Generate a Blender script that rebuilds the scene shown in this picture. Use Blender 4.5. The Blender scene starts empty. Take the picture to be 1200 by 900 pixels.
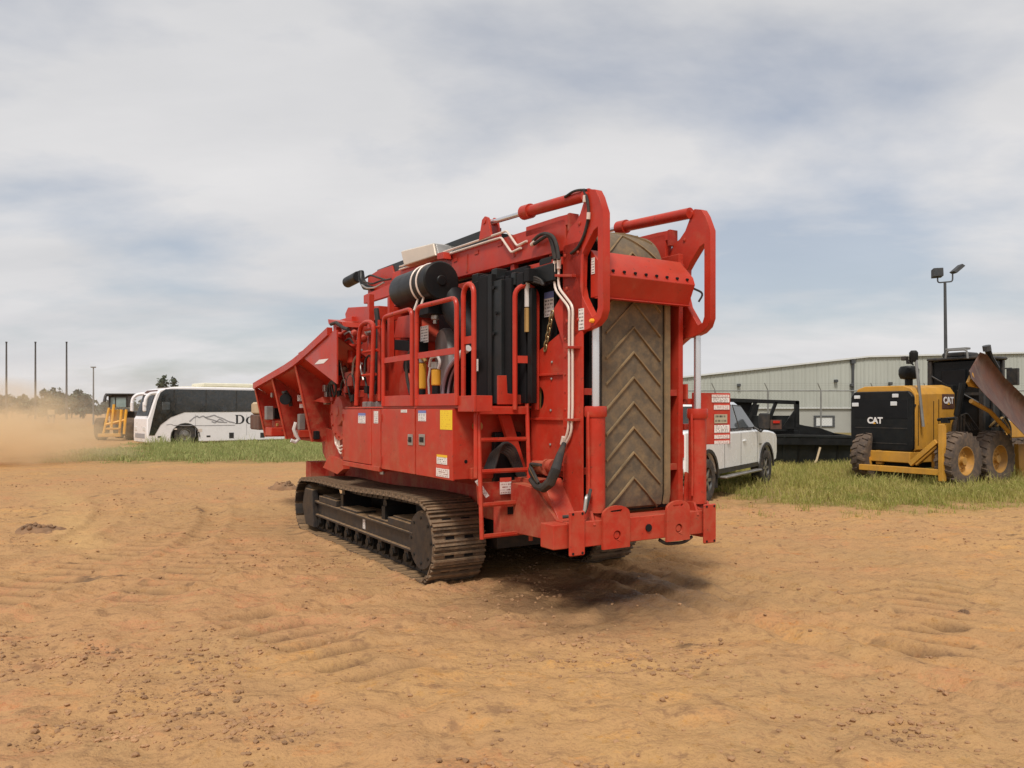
import bpy, bmesh, math, random
import numpy as np
from mathutils import Vector, Matrix
from mathutils.geometry import tessellate_polygon

random.seed(7)
NPR = np.random.default_rng(11)
R = math.radians
sc = bpy.context.scene
COL = sc.collection

# ------------------------------------------------------------------ camera, world, sun
CAM_H, F, HZ = 1.8, 900.0, 480.0        # eye height (m); focal length and horizon row in units of a 1200 px wide frame
cam = bpy.data.cameras.new('camera')
cam.sensor_width = 36.0
cam.lens = 36.0 * F / 1200.0
cam.shift_y = (HZ - 450.0) / 1200.0
cam.clip_start, cam.clip_end = 0.1, 9000.0
cam_o = bpy.data.objects.new('camera', cam)
COL.objects.link(cam_o)
cam_o.location = (0, 0, CAM_H)
cam_o.rotation_euler = (R(90), 0, 0)
sc.camera = cam_o

SUN_EL, SUN_AZ = R(55), R(-167)          # sun high, behind the camera to the left
world = bpy.data.worlds.new('World'); sc.world = world
world.use_nodes = True
nt = world.node_tree; nt.nodes.clear()
def wn(t, **k):
    n = nt.nodes.new(t)
    for a, v in k.items(): setattr(n, a, v)
    return n
w_out = wn('ShaderNodeOutputWorld')
w_sky = wn('ShaderNodeTexSky', sky_type='NISHITA', sun_disc=False, sun_elevation=SUN_EL, sun_rotation=SUN_AZ, dust_density=2.0)
w_bg1 = wn('ShaderNodeBackground'); w_bg1.inputs[1].default_value = 0.11
w_bg2 = wn('ShaderNodeBackground'); w_bg2.inputs[1].default_value = 1.0
w_mix = wn('ShaderNodeMixShader')
w_tc = wn('ShaderNodeTexCoord')
w_sep = wn('ShaderNodeSeparateXYZ')
w_add = wn('ShaderNodeMath', operation='ADD'); w_add.inputs[1].default_value = 0.22
w_mx = wn('ShaderNodeMath', operation='MAXIMUM'); w_mx.inputs[1].default_value = 0.02
w_dx = wn('ShaderNodeMath', operation='DIVIDE'); w_dy = wn('ShaderNodeMath', operation='DIVIDE')
w_cmb = wn('ShaderNodeCombineXYZ')
L_ = nt.links.new
L_(w_tc.outputs['Generated'], w_sep.inputs[0])
L_(w_sep.outputs['Z'], w_mx.inputs[0]); L_(w_mx.outputs[0], w_add.inputs[0])
L_(w_sep.outputs['X'], w_dx.inputs[0]); L_(w_add.outputs[0], w_dx.inputs[1])
L_(w_sep.outputs['Y'], w_dy.inputs[0]); L_(w_add.outputs[0], w_dy.inputs[1])
L_(w_dx.outputs[0], w_cmb.inputs[0]); L_(w_dy.outputs[0], w_cmb.inputs[1])
w_map = wn('ShaderNodeMapping'); w_map.inputs['Scale'].default_value = (0.9, 1.15, 1); w_map.inputs['Rotation'].default_value = (0, 0, R(14)); w_map.inputs['Location'].default_value = (2.3, 0.7, 0)
L_(w_cmb.outputs[0], w_map.inputs[0])
w_n1 = wn('ShaderNodeTexNoise'); w_n1.inputs['Scale'].default_value = 1.0; w_n1.inputs['Detail'].default_value = 7; w_n1.inputs['Roughness'].default_value = 0.53; w_n1.inputs['Distortion'].default_value = 0.15
L_(w_map.outputs[0], w_n1.inputs['Vector'])
w_r1 = wn('ShaderNodeValToRGB')            # cloud cover: 0 = a gap with blue sky, 1 = cloud
w_r1.color_ramp.elements[0].position = 0.36; w_r1.color_ramp.elements[0].color = (0.46, 0.46, 0.46, 1)
w_r1.color_ramp.elements[1].position = 0.53; w_r1.color_ramp.elements[1].color = (1, 1, 1, 1)
L_(w_n1.outputs['Fac'], w_r1.inputs[0])
w_n2 = wn('ShaderNodeTexNoise'); w_n2.inputs['Scale'].default_value = 0.9; w_n2.inputs['Detail'].default_value = 6; w_n2.inputs['Roughness'].default_value = 0.55
w_map2 = wn('ShaderNodeMapping'); w_map2.inputs['Scale'].default_value = (0.8, 1.5, 1); w_map2.inputs['Location'].default_value = (5.1, 3.3, 0)
L_(w_cmb.outputs[0], w_map2.inputs[0]); L_(w_map2.outputs[0], w_n2.inputs['Vector'])
w_r2 = wn('ShaderNodeValToRGB')            # cloud tone
w_r2.color_ramp.elements[0].position = 0.30; w_r2.color_ramp.elements[0].color = (0.62, 0.625, 0.645, 1)
w_r2.color_ramp.elements[1].position = 0.68; w_r2.color_ramp.elements[1].color = (0.78, 0.77, 0.775, 1)
L_(w_n2.outputs['Fac'], w_r2.inputs[0])
L_(w_r2.outputs[0], w_bg2.inputs[0]); L_(w_sky.outputs[0], w_bg1.inputs[0])
L_(w_r1.outputs[0], w_mix.inputs[0]); L_(w_bg1.outputs[0], w_mix.inputs[1]); L_(w_bg2.outputs[0], w_mix.inputs[2])
L_(w_mix.outputs[0], w_out.inputs[0])

sun = bpy.data.lights.new('sun', 'SUN'); sun.energy = 2.9; sun.angle = R(13); sun.color = (1.0, 0.95, 0.87)
sun_o = bpy.data.objects.new('sun', sun); COL.objects.link(sun_o)
sd = Vector((math.sin(SUN_AZ) * math.cos(SUN_EL), math.cos(SUN_AZ) * math.cos(SUN_EL), math.sin(SUN_EL)))
sun_o.rotation_euler = (-sd).to_track_quat('-Z', 'Y').to_euler()

sc.view_settings.view_transform = 'Standard'; sc.view_settings.look = 'None'
sc.view_settings.exposure = 0.0; sc.view_settings.gamma = 1.0; sc.view_settings.use_curve_mapping = False
sc.cycles.max_bounces = 6; sc.cycles.volume_bounces = 3; sc.cycles.volume_step_rate = 1.0; sc.cycles.volume_max_steps = 64

# ------------------------------------------------------------------ materials
def new_mat(name):
    m = bpy.data.materials.new(name); m.use_nodes = True
    return m, m.node_tree, m.node_tree.nodes['Principled BSDF']
def noise_node(t, scale, detail=4, rough=0.55, vec=None, stretch=None):
    n = t.nodes.new('ShaderNodeTexNoise'); n.inputs['Scale'].default_value = scale
    n.inputs['Detail'].default_value = detail; n.inputs['Roughness'].default_value = rough
    if vec is None:
        tc = t.nodes.new('ShaderNodeTexCoord'); vec = tc.outputs['Object']
    if stretch:
        mp = t.nodes.new('ShaderNodeMapping'); mp.inputs['Scale'].default_value = stretch
        t.links.new(vec, mp.inputs[0]); vec = mp.outputs[0]
    t.links.new(vec, n.inputs['Vector'])
    return n
def ramp(t, src, p0, p1, c0=(0, 0, 0), c1=(1, 1, 1)):
    r = t.nodes.new('ShaderNodeValToRGB')
    r.color_ramp.elements[0].position = p0; r.color_ramp.elements[1].position = p1
    r.color_ramp.elements[0].color = (*c0, 1); r.color_ramp.elements[1].color = (*c1, 1)
    t.links.new(src, r.inputs[0]); return r
def mixc(t, fac, a, b):
    m = t.nodes.new('ShaderNodeMix'); m.data_type = 'RGBA'
    if hasattr(fac, 'links'): t.links.new(fac, m.inputs[0])
    else: m.inputs[0].default_value = fac
    for v, i in ((a, 6), (b, 7)):
        if hasattr(v, 'links'): t.links.new(v, m.inputs[i])
        else: m.inputs[i].default_value = (*v, 1)
    return m.outputs[2]
def mat(name, col, rough=0.5, metal=0.0, var=0.12, streak=0.0, streakcol=(0.36, 0.062, 0.040), spots=0.0, mud=0.0, dust=0.0, dustcol=(0.42, 0.27, 0.15), scale=3.0, bump=0.0, bscale=60, up=0.0, coat=0.0, spec=0.5):
    """painted or bare surface: base colour with patchy variation, dust in blotches and on upward faces, fine bump"""
    m, t, b = new_mat(name)
    n = noise_node(t, scale, 5)
    dark = tuple(c * (1 - var) for c in col); lite = tuple(min(1, c * (1 + var)) for c in col)
    c = ramp(t, n.outputs['Fac'], 0.3, 0.7, dark, lite).outputs[0]
    if streak:
        ns = noise_node(t, 1.0, 6, 0.65, None, (5, 5, 0.7)); c = mixc(t, ramp(t, ns.outputs['Fac'], 0.46, 0.72, (0, 0, 0), (streak,) * 3).outputs[0], c, streakcol)
        nl = noise_node(t, 0.9, 4, 0.5); c = mixc(t, ramp(t, nl.outputs['Fac'], 0.48, 0.62, (0, 0, 0), (streak * .8,) * 3).outputs[0], c, tuple(x * .72 for x in col))
    if spots:
        nq = noise_node(t, 16, 5, 0.7); c = mixc(t, ramp(t, nq.outputs['Fac'], 0.63, 0.70, (0, 0, 0), (spots,) * 3).outputs[0], c, (0.10, 0.035, 0.022))
    if mud:                                   # splashes of dirt, thick low down and thinning out with height
        tcm = t.nodes.new('ShaderNodeTexCoord'); spm = t.nodes.new('ShaderNodeSeparateXYZ'); t.links.new(tcm.outputs['Object'], spm.inputs[0])
        mrm = t.nodes.new('ShaderNodeMapRange'); mrm.inputs[1].default_value = 0.5; mrm.inputs[2].default_value = 2.4; mrm.inputs[3].default_value = 0.16; mrm.inputs[4].default_value = 0.0; t.links.new(spm.outputs['Z'], mrm.inputs[0])
        nm = noise_node(t, 4.5, 8, 0.72); adm = t.nodes.new('ShaderNodeMath'); adm.operation = 'ADD'; t.links.new(nm.outputs['Fac'], adm.inputs[0]); t.links.new(mrm.outputs[0], adm.inputs[1])
        c = mixc(t, ramp(t, adm.outputs[0], 0.56, 0.78, (0, 0, 0), (mud,) * 3).outputs[0], c, (0.40, 0.19, 0.105))
    if dust or up:
        n2 = noise_node(t, scale * 2.7, 7, 0.65)
        r2 = ramp(t, n2.outputs['Fac'], 0.42, 0.75, (0, 0, 0), (dust,) * 3)
        fac = r2.outputs[0]
        if up:
            g = t.nodes.new('ShaderNodeNewGeometry'); s = t.nodes.new('ShaderNodeSeparateXYZ')
            t.links.new(g.outputs['Normal'], s.inputs[0])
            mr = t.nodes.new('ShaderNodeMapRange'); mr.inputs[1].default_value = 0.3; mr.inputs[2].default_value = 1.0; mr.inputs[4].default_value = up
            t.links.new(s.outputs['Z'], mr.inputs[0])
            mul = t.nodes.new('ShaderNodeMath'); mul.operation = 'MULTIPLY'
            r3 = ramp(t, n2.outputs['Fac'], 0.3, 0.6, (0.35,) * 3, (1,) * 3)
            t.links.new(mr.outputs[0], mul.inputs[0]); t.links.new(r3.outputs[0], mul.inputs[1])
            mx = t.nodes.new('ShaderNodeMath'); mx.operation = 'MAXIMUM'
            t.links.new(mul.outputs[0], mx.inputs[0]); t.links.new(fac, mx.inputs[1]); fac = mx.outputs[0]
        c = mixc(t, fac, c, dustcol)
    t.links.new(c, b.inputs['Base Color'])
    rr = ramp(t, n.outputs['Fac'], 0.3, 0.7, (max(0, rough - 0.08),) * 3, (min(1, rough + 0.1),) * 3)
    t.links.new(rr.outputs[0], b.inputs['Roughness'])
    b.inputs['Metallic'].default_value = metal
    b.inputs['Coat Weight'].default_value = coat; b.inputs['Coat Roughness'].default_value = 0.15
    b.inputs['Specular IOR Level'].default_value = spec
    if bump:
        nb = noise_node(t, bscale, 3)
        bp = t.nodes.new('ShaderNodeBump'); bp.inputs['Strength'].default_value = bump; bp.inputs['Distance'].default_value = 0.01
        t.links.new(nb.outputs['Fac'], bp.inputs['Height']); t.links.new(bp.outputs[0], b.inputs['Normal'])
    return m
def print_mat(name, paper, ink, rows, dens=0.5, seed=0.0, head=None):
    """flat print: rows of broken ink lines on paper, an optional coloured header band"""
    m, t, b = new_mat(name)
    tc = t.nodes.new('ShaderNodeTexCoord'); sp = t.nodes.new('ShaderNodeSeparateXYZ'); t.links.new(tc.outputs['UV'], sp.inputs[0])
    def mth(op, a, bb=None):
        n = t.nodes.new('ShaderNodeMath'); n.operation = op
        for i, v in enumerate((a, bb)):
            if v is None: continue
            if hasattr(v, 'links'): t.links.new(v, n.inputs[i])
            else: n.inputs[i].default_value = v
        return n.outputs[0]
    fr = mth('FRACT', mth('MULTIPLY', sp.outputs['Y'], rows))
    line = mth('MULTIPLY', mth('GREATER_THAN', fr, 0.3), mth('LESS_THAN', fr, 0.75))
    cell = mth('FLOOR', mth('MULTIPLY', sp.outputs['Y'], rows))
    cm = t.nodes.new('ShaderNodeCombineXYZ'); t.links.new(mth('MULTIPLY', sp.outputs['X'], 14.0), cm.inputs[0]); t.links.new(mth('ADD', mth('MULTIPLY', cell, 7.3), seed), cm.inputs[1])
    nz = t.nodes.new('ShaderNodeTexNoise'); nz.inputs['Scale'].default_value = 1.0; nz.inputs['Detail'].default_value = 2; t.links.new(cm.outputs[0], nz.inputs['Vector'])
    ins = mth('MULTIPLY', mth('GREATER_THAN', sp.outputs['X'], 0.08), mth('LESS_THAN', sp.outputs['X'], 0.92))
    k = mth('MULTIPLY', mth('MULTIPLY', line, ins), mth('LESS_THAN', nz.outputs['Fac'], dens))
    c = mixc(t, k, paper, ink)
    if head: c = mixc(t, mth('GREATER_THAN', sp.outputs['Y'], 0.74), c, head)
    t.links.new(c, b.inputs['Base Color']); b.inputs['Roughness'].default_value = 0.45
    return m

M = {}
M['red'] = mat('red_paint', (0.47, 0.033, 0.016), 0.38, var=0.14, dust=0.07, up=0.22, bump=0.04, bscale=25, spec=0.28, streak=0.34, spots=0.75, mud=0.30, dustcol=(0.48, 0.24, 0.15))
M['redlow'] = mat('dusty_red_paint', (0.38, 0.027, 0.016), 0.5, var=0.18, dust=0.28, up=0.40, bump=0.08, bscale=25, dustcol=(0.43, 0.20, 0.11), spec=0.25, streak=0.38, spots=0.75, mud=0.55)
M['black'] = mat('black_paint', (0.010, 0.011, 0.0115), 0.42, var=0.3, dust=0.015, up=0.05, spec=0.22)
M['charcoal'] = mat('charcoal_sheet', (0.016, 0.019, 0.020), 0.42, var=0.25, dust=0.02, up=0.08, spec=0.28)
M['rubber'] = mat('black_rubber', (0.022, 0.021, 0.021), 0.75, var=0.3, dust=0.12)
M['trackpad'] = mat('track_steel', (0.115, 0.082, 0.056), 0.65, metal=0.15, var=0.4, dust=0.85, up=0.75, dustcol=(0.36, 0.235, 0.135), scale=5, bump=0.25, bscale=40)
M['trackframe'] = mat('dusty_black_steel', (0.022, 0.019, 0.018), 0.5, var=0.3, dust=0.12, up=0.95, dustcol=(0.34, 0.21, 0.11), scale=4, spec=0.4)
M['belt'] = mat('conveyor_rubber', (0.128, 0.098, 0.066), 0.8, var=0.28, streak=0.5, streakcol=(0.095, 0.075, 0.052), dust=0.75, dustcol=(0.27, 0.18, 0.09), scale=4, bump=0.3, bscale=35, up=0.3)
M['cleat'] = mat('cleat_rubber', (0.20, 0.14, 0.075), 0.8, var=0.3, dust=0.7, dustcol=(0.32, 0.20, 0.09), scale=5)
M['chrome'] = mat('chrome_rod', (0.72, 0.73, 0.75), 0.22, metal=0.75, var=0.05)
M['tube'] = mat('zinc_tube', (0.74, 0.62, 0.54), 0.4, metal=0.15, var=0.08)
M['steel'] = mat('bare_steel', (0.42, 0.40, 0.37), 0.4, metal=0.7, var=0.2)
M['beige'] = mat('beige_sheet_metal', (0.66, 0.57, 0.47), 0.38, metal=0.1, var=0.12, scale=2)
M['filter'] = mat('yellow_filter', (0.72, 0.36, 0.03), 0.45, var=0.08)
M['brass'] = mat('brass', (0.45, 0.28, 0.10), 0.4, metal=0.6)
M['chain'] = mat('chain_steel', (0.30, 0.22, 0.11), 0.45, metal=0.6)
M['engine'] = mat('engine_grey', (0.20, 0.19, 0.185), 0.5, var=0.3, dust=0.2)
M['engblack'] = mat('engine_black', (0.008, 0.008, 0.009), 0.6, var=0.3, spec=0.25)
M['amber'] = mat('amber_lens', (0.85, 0.38, 0.03), 0.2)
M['hosewhite'] = mat('pale_hose', (0.62, 0.58, 0.55), 0.5)
M['lilac'] = mat('grey_lilac_hose', (0.33, 0.29, 0.34), 0.5)
M['lab_white'] = print_mat('white_label', (0.80, 0.76, 0.72), (0.12, 0.10, 0.10), 6, 0.52)
M['lab_blue'] = print_mat('white_label_blue_head', (0.78, 0.74, 0.72), (0.16, 0.13, 0.14), 7, 0.5, 3.0, (0.16, 0.20, 0.46))
M['lab_red'] = print_mat('white_label_red_head', (0.78, 0.70, 0.66), (0.30, 0.10, 0.08), 6, 0.5, 5.0, (0.62, 0.08, 0.05))
M['lab_yellow'] = print_mat('yellow_label', (0.86, 0.60, 0.02), (0.70, 0.40, 0.01), 9, 0.45)
M['lab_warn'] = print_mat('warning_label', (0.80, 0.76, 0.72), (0.10, 0.08, 0.08), 5, 0.5, 2.0, (0.86, 0.50, 0.02))
M['lab_photo'] = print_mat('pictogram_label', (0.42, 0.38, 0.27), (0.03, 0.03, 0.025), 2, 0.5, 8.0)
M['cat'] = mat('yellow_plant_paint', (0.58, 0.285, 0.032), 0.5, var=0.14, streak=0.35, streakcol=(0.26, 0.14, 0.05), spots=0.6, dust=0.28, up=0.25, dustcol=(0.40, 0.24, 0.10), scale=2.5)
M['white'] = mat('white_vehicle_paint', (0.88, 0.88, 0.87), 0.25, var=0.02, dust=0.04, coat=0.5, dustcol=(0.5, 0.40, 0.30))
M['buswhite'] = mat('white_coach_paint', (0.84, 0.80, 0.80), 0.3, var=0.03, dust=0.07, coat=0.3, dustcol=(0.5, 0.40, 0.32))
M['buscream'] = mat('cream_coach_roof', (0.74, 0.70, 0.56), 0.4, var=0.06)
M['glass'] = mat('dark_glass', (0.02, 0.024, 0.025), 0.08, var=0.2, spec=0.8, dust=0.08)
M['tint'] = mat('tinted_side_glass', (0.075, 0.085, 0.09), 0.06, var=0.2, spec=1.0)
M['cabglass'] = mat('dim_cab_glass', (0.010, 0.011, 0.012), 0.3, var=0.3, spec=0.18)
M['tyre'] = mat('tyre_rubber', (0.035, 0.032, 0.03), 0.8, var=0.3, dust=0.5, dustcol=(0.20, 0.135, 0.085), scale=3)
M['tyredusty'] = mat('dusty_tyre_rubber', (0.075, 0.055, 0.044), 0.85, var=0.3, dust=0.7, dustcol=(0.24, 0.155, 0.09), scale=3, up=0.4)
M['plastic'] = mat('black_plastic', (0.02, 0.02, 0.02), 0.5, var=0.2, dust=0.12)
M['rim'] = mat('alloy_rim', (0.35, 0.33, 0.31), 0.35, metal=0.7, var=0.2, dust=0.25)
M['rust'] = mat('rusty_steel', (0.095, 0.040, 0.028), 0.6, metal=0.1, var=0.35, streak=0.6, streakcol=(0.17, 0.13, 0.10), dust=0.5, dustcol=(0.20, 0.085, 0.045), scale=1.7, bump=0.2)
M['cladding'] = mat('cream_metal_cladding', (0.41, 0.425, 0.385), 0.5, var=0.06, dust=0.10, dustcol=(0.40, 0.40, 0.33), scale=0.25)
M['roofmetal'] = mat('pale_roof_metal', (0.60, 0.61, 0.60), 0.5, var=0.05, scale=0.3)
M['wallgrey'] = mat('grey_block_wall', (0.36, 0.36, 0.33), 0.85, var=0.08, dust=0.2, dustcol=(0.34, 0.33, 0.28), scale=0.6)
M['galv'] = mat('galvanised_post', (0.24, 0.24, 0.23), 0.5, metal=0.4, var=0.15)
M['polegrey'] = mat('dark_pole', (0.055, 0.058, 0.062), 0.6, var=0.2)
M['bark'] = mat('bark', (0.09, 0.065, 0.045), 0.9, var=0.3, scale=6)
M['leaf'] = mat('leaf_green', (0.085, 0.105, 0.05), 0.7, var=0.45, scale=0.9)
M['leafdark'] = mat('dark_pine_green', (0.048, 0.066, 0.038), 0.7, var=0.45, scale=0.9)
M['logo_white'] = mat('white_print', (0.80, 0.76, 0.74), 0.4, var=0.02)
M['ink'] = mat('black_print', (0.02, 0.02, 0.022), 0.4)
M['greyink'] = mat('grey_print', (0.33, 0.31, 0.32), 0.5)
M['lens'] = mat('lamp_lens', (0.7, 0.7, 0.7), 0.15)
M['lensred'] = mat('red_lens', (0.5, 0.03, 0.02), 0.2)
M['clod'] = mat('dirt_clod', (0.34, 0.19, 0.095), 0.95, var=0.4, scale=2, bump=0.4, bscale=30)
M['mound'] = mat('brown_dirt', (0.23, 0.13, 0.068), 0.95, var=0.35, scale=4, bump=0.6, bscale=20)
M['duskbrown'] = mat('tan_board', (0.50, 0.38, 0.24), 0.8)

# ------------------------------------------------------------------ mesh builder
class MB:
    def __init__(s): s.v = []; s.f = []; s.uv = None
    def add(s, vs, fs):
        o = len(s.v); s.v += [tuple(p) for p in vs]; s.f += [tuple(o + i for i in f) for f in fs]; return s
    def box(s, x0, x1, y0, y1, z0, z1):
        return s.add([(x0, y0, z0), (x1, y0, z0), (x1, y1, z0), (x0, y1, z0), (x0, y0, z1), (x1, y0, z1), (x1, y1, z1), (x0, y1, z1)],
                     [(0, 3, 2, 1), (4, 5, 6, 7), (0, 1, 5, 4), (1, 2, 6, 5), (2, 3, 7, 6), (3, 0, 4, 7)])
    def prism(s, pts, vec, holes=()):
        pts = [Vector(p) for p in pts]; vec = Vector(vec)
        loops = [pts] + [[Vector(p) for p in h] for h in holes]
        flat = [p for l in loops for p in l]; n = len(flat)
        if holes:
            fs = [tuple(t) for t in tessellate_polygon(loops)]
        else: fs = [tuple(range(n))]
        nrm = Vector((0, 0, 0))
        for i, p in enumerate(pts):
            q = pts[(i + 1) % len(pts)]; nrm += p.cross(q)
        flip = nrm.dot(vec) > 0
        def fnrm(f):
            return (flat[f[1]] - flat[f[0]]).cross(flat[f[2]] - flat[f[0]])
        out = []
        for f in fs:
            if holes:
                k = fnrm(f).dot(vec) > 0
                fa = tuple(reversed(f)) if k else f
            else: fa = tuple(reversed(f)) if flip else f
            out.append(fa); out.append(tuple(n + i for i in reversed(fa)))
        o = 0
        for li, l in enumerate(loops):
            m = len(l)
            ln = Vector((0, 0, 0))
            for i in range(m): ln += l[i].cross(l[(i + 1) % m])
            ccw = ln.dot(vec) > 0
            if li: ccw = not ccw
            for i in range(m):
                a, b = o + i, o + (i + 1) % m
                out.append((a, b, n + b, n + a) if ccw else (b, a, n + a, n + b))
            o += m
        return s.add(flat + [p + vec for p in flat], out)
    def cyl(s, p0, p1, r0, r1=None, n=16, caps=True):
        p0, p1 = Vector(p0), Vector(p1); r1 = r0 if r1 is None else r1
        d = (p1 - p0).normalized(); a = d.orthogonal().normalized(); b = d.cross(a)
        vs = []
        for p, r in ((p0, r0), (p1, r1)):
            for i in range(n):
                t = 2 * math.pi * i / n
                vs.append(p + (a * math.cos(t) + b * math.sin(t)) * r)
        fs = [(i, (i + 1) % n, n + (i + 1) % n, n + i) for i in range(n)]
        if caps: fs += [tuple(reversed(range(n))), tuple(range(n, 2 * n))]
        return s.add(vs, fs)
    def tube(s, pts, r, n=8, caps=True, closed=False):
        pts = [Vector(p) for p in pts]; k = len(pts); vs = []; a = None
        for i, p in enumerate(pts):
            if closed: d = pts[(i + 1) % k] - pts[i - 1]
            else: d = pts[min(i + 1, k - 1)] - pts[max(i - 1, 0)]
            d = d.normalized()
            if a is None: a = d.orthogonal().normalized()
            a = (a - d * a.dot(d)).normalized(); b = d.cross(a)
            rr = r[i] if isinstance(r, (list, tuple)) else r
            for j in range(n):
                t = 2 * math.pi * j / n; vs.append(p + (a * math.cos(t) + b * math.sin(t)) * rr)
        fs = []
        for i in range(k if closed else k - 1):
            i2 = (i + 1) % k
            for j in range(n): fs.append((i * n + j, i * n + (j + 1) % n, i2 * n + (j + 1) % n, i2 * n + j))
        if caps and not closed: fs += [tuple(reversed(range(n))), tuple(range((k - 1) * n, k * n))]
        return s.add(vs, fs)
    def lathe(s, prof, c, axis, n=24, ends=True):
        """prof: (radius, distance along axis) list"""
        c = Vector(c); d = Vector(axis).normalized(); a = d.orthogonal().normalized(); b = d.cross(a); vs = []
        for r, h in prof:
            for i in range(n):
                t = 2 * math.pi * i / n; vs.append(c + d * h + (a * math.cos(t) + b * math.sin(t)) * r)
        k = len(prof)
        fs = [(i * n + j, i * n + (j + 1) % n, (i + 1) * n + (j + 1) % n, (i + 1) * n + j) for i in range(k - 1) for j in range(n)]
        if ends: fs += [tuple(reversed(range(n))), tuple(range((k - 1) * n, k * n))]
        return s.add(vs, fs)
    def quad(s, a, b, c, d): return s.add([a, b, c, d], [(0, 1, 2, 3)])
    def build(s, name, m, parent=None, bevel=0.0, angle=35, seg=1):
        me = bpy.data.meshes.new(name); me.from_pydata(s.v, [], s.f); me.update()
        if m is not None: me.materials.append(m)
        for p in me.polygons: p.use_smooth = True
        me.set_sharp_from_angle(angle=R(angle))
        return link(name, me, parent, bevel, seg)
def link(name, me, parent=None, bevel=0.0, seg=1):
    o = bpy.data.objects.new(name, me); COL.objects.link(o)
    if parent is not None: o.parent = parent
    if bevel:
        b = o.modifiers.new('bevel', 'BEVEL'); b.width = bevel; b.segments = seg; b.limit_method = 'ANGLE'; b.angle_limit = R(40); b.harden_normals = True
    return o
def thing(name, label, cat, loc=(0, 0, 0), rz=0.0, group=None):
    o = bpy.data.objects.new(name, None); o.empty_display_size = 0.3; COL.objects.link(o)
    o.location = loc; o.rotation_euler = (0, 0, rz)
    return tag(o, label, cat, group)
def tag(o, label=None, cat=None, group=None, kind=None):
    if label: o['label'] = label
    if cat: o['category'] = cat
    if group: o['group'] = group
    if kind: o['kind'] = kind
    return o
def inst(src, parent, loc=None, rot=None, name=None):
    c = src.copy(); COL.objects.link(c)
    if name: c.name = name
    c.parent = parent
    if loc is not None: c.location = loc
    if rot is not None: c.rotation_euler = rot
    return c
def copy_tree(o, parent=None):
    c = o.copy(); COL.objects.link(c); c.parent = parent
    for ch in list(o.children): copy_tree(ch, c)
    return c
def arc_pts(path, rad, n=4):
    """round the inner corners of a polyline"""
    path = [Vector(p) for p in path]; out = [path[0]]
    for i in range(1, len(path) - 1):
        p = path[i]; a = (path[i - 1] - p); b = (path[i + 1] - p)
        r = min(rad, a.length * 0.49, b.length * 0.49)
        p0 = p + a.normalized() * r; p1 = p + b.normalized() * r
        for k in range(n + 1):
            t = k / n; out.append(p0 * (1 - t) ** 2 + p * 2 * t * (1 - t) + p1 * t * t)
    out.append(path[-1]); return out
def text_mesh(s, size, extr=0.004, bold=0.0):
    cu = bpy.data.curves.new('lettering', 'FONT'); cu.body = s; cu.size = size; cu.extrude = extr; cu.offset = bold
    cu.align_x = 'CENTER'; cu.align_y = 'CENTER'; cu.resolution_u = 4
    o = bpy.data.objects.new('lettering', cu)
    me = bpy.data.meshes.new_from_object(o)
    bpy.data.objects.remove(o); bpy.data.curves.remove(cu)
    return me
def text_part(s, size, m, parent, origin, xdir, ydir, name='lettering', bold=0.0):
    me = text_mesh(s, size, 0.004, bold); me.materials.clear(); me.materials.append(m)
    x = Vector(xdir).normalized(); y = Vector(ydir).normalized(); z = x.cross(y)
    mx = Matrix((x, y, z)).transposed().to_4x4(); mx.translation = Vector(origin)
    me.transform(mx); return link(name, me, parent)
def decal(name, m, parent, a, b, c, d, thick=0.003):
    """flat sticker a (lower left) b (lower right) c (upper right) d (upper left) seen from its front, with a real thickness"""
    a, b, c, d = (Vector(p) for p in (a, b, c, d)); n = (b - a).cross(d - a).normalized() * thick
    vs = [p for p in (a, b, c, d)] + [p + n for p in (a, b, c, d)]
    me = bpy.data.meshes.new(name); me.from_pydata([tuple(v) for v in vs], [], [(4, 5, 6, 7), (3, 2, 1, 0), (0, 1, 5, 4), (1, 2, 6, 5), (2, 3, 7, 6), (3, 0, 4, 7)])
    uvl = me.uv_layers.new(name='UVMap'); uvs = [(0, 0), (1, 0), (1, 1), (0, 1)]
    for p in me.polygons:
        for li in p.loop_indices: uvl.data[li].uv = uvs[me.loops[li].vertex_index % 4]
    me.materials.append(m); return link(name, me, parent)
def at(px, D, z=0.0): return Vector(((px - 600) / F * D, D, z))
def zat(py, D): return CAM_H + (HZ - py) / F * D

# ------------------------------------------------------------------ ground
LAT = NPR.random((256, 256))
def vnoise(x, y):
    xi = np.floor(x).astype(int); yi = np.floor(y).astype(int); fx = x - xi; fy = y - yi
    fx = fx * fx * (3 - 2 * fx); fy = fy * fy * (3 - 2 * fy)
    a = LAT[xi % 256, yi % 256]; b = LAT[(xi + 1) % 256, yi % 256]; c_ = LAT[xi % 256, (yi + 1) % 256]; d = LAT[(xi + 1) % 256, (yi + 1) % 256]
    return (a * (1 - fx) + b * fx) * (1 - fy) + (c_ * (1 - fx) + d * fx) * fy
def fbm(x, y, o=4):
    s_ = 0; a = 0.5
    for k in range(o): s_ = s_ + a * (vnoise(x * 2 ** k + 17.3 * k, y * 2 ** k + 9.1 * k) - 0.5); a *= 0.5
    return s_
def sstep(a, b, x):
    t = np.clip((x - a) / (b - a), 0, 1); return t * t * (3 - 2 * t)
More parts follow.
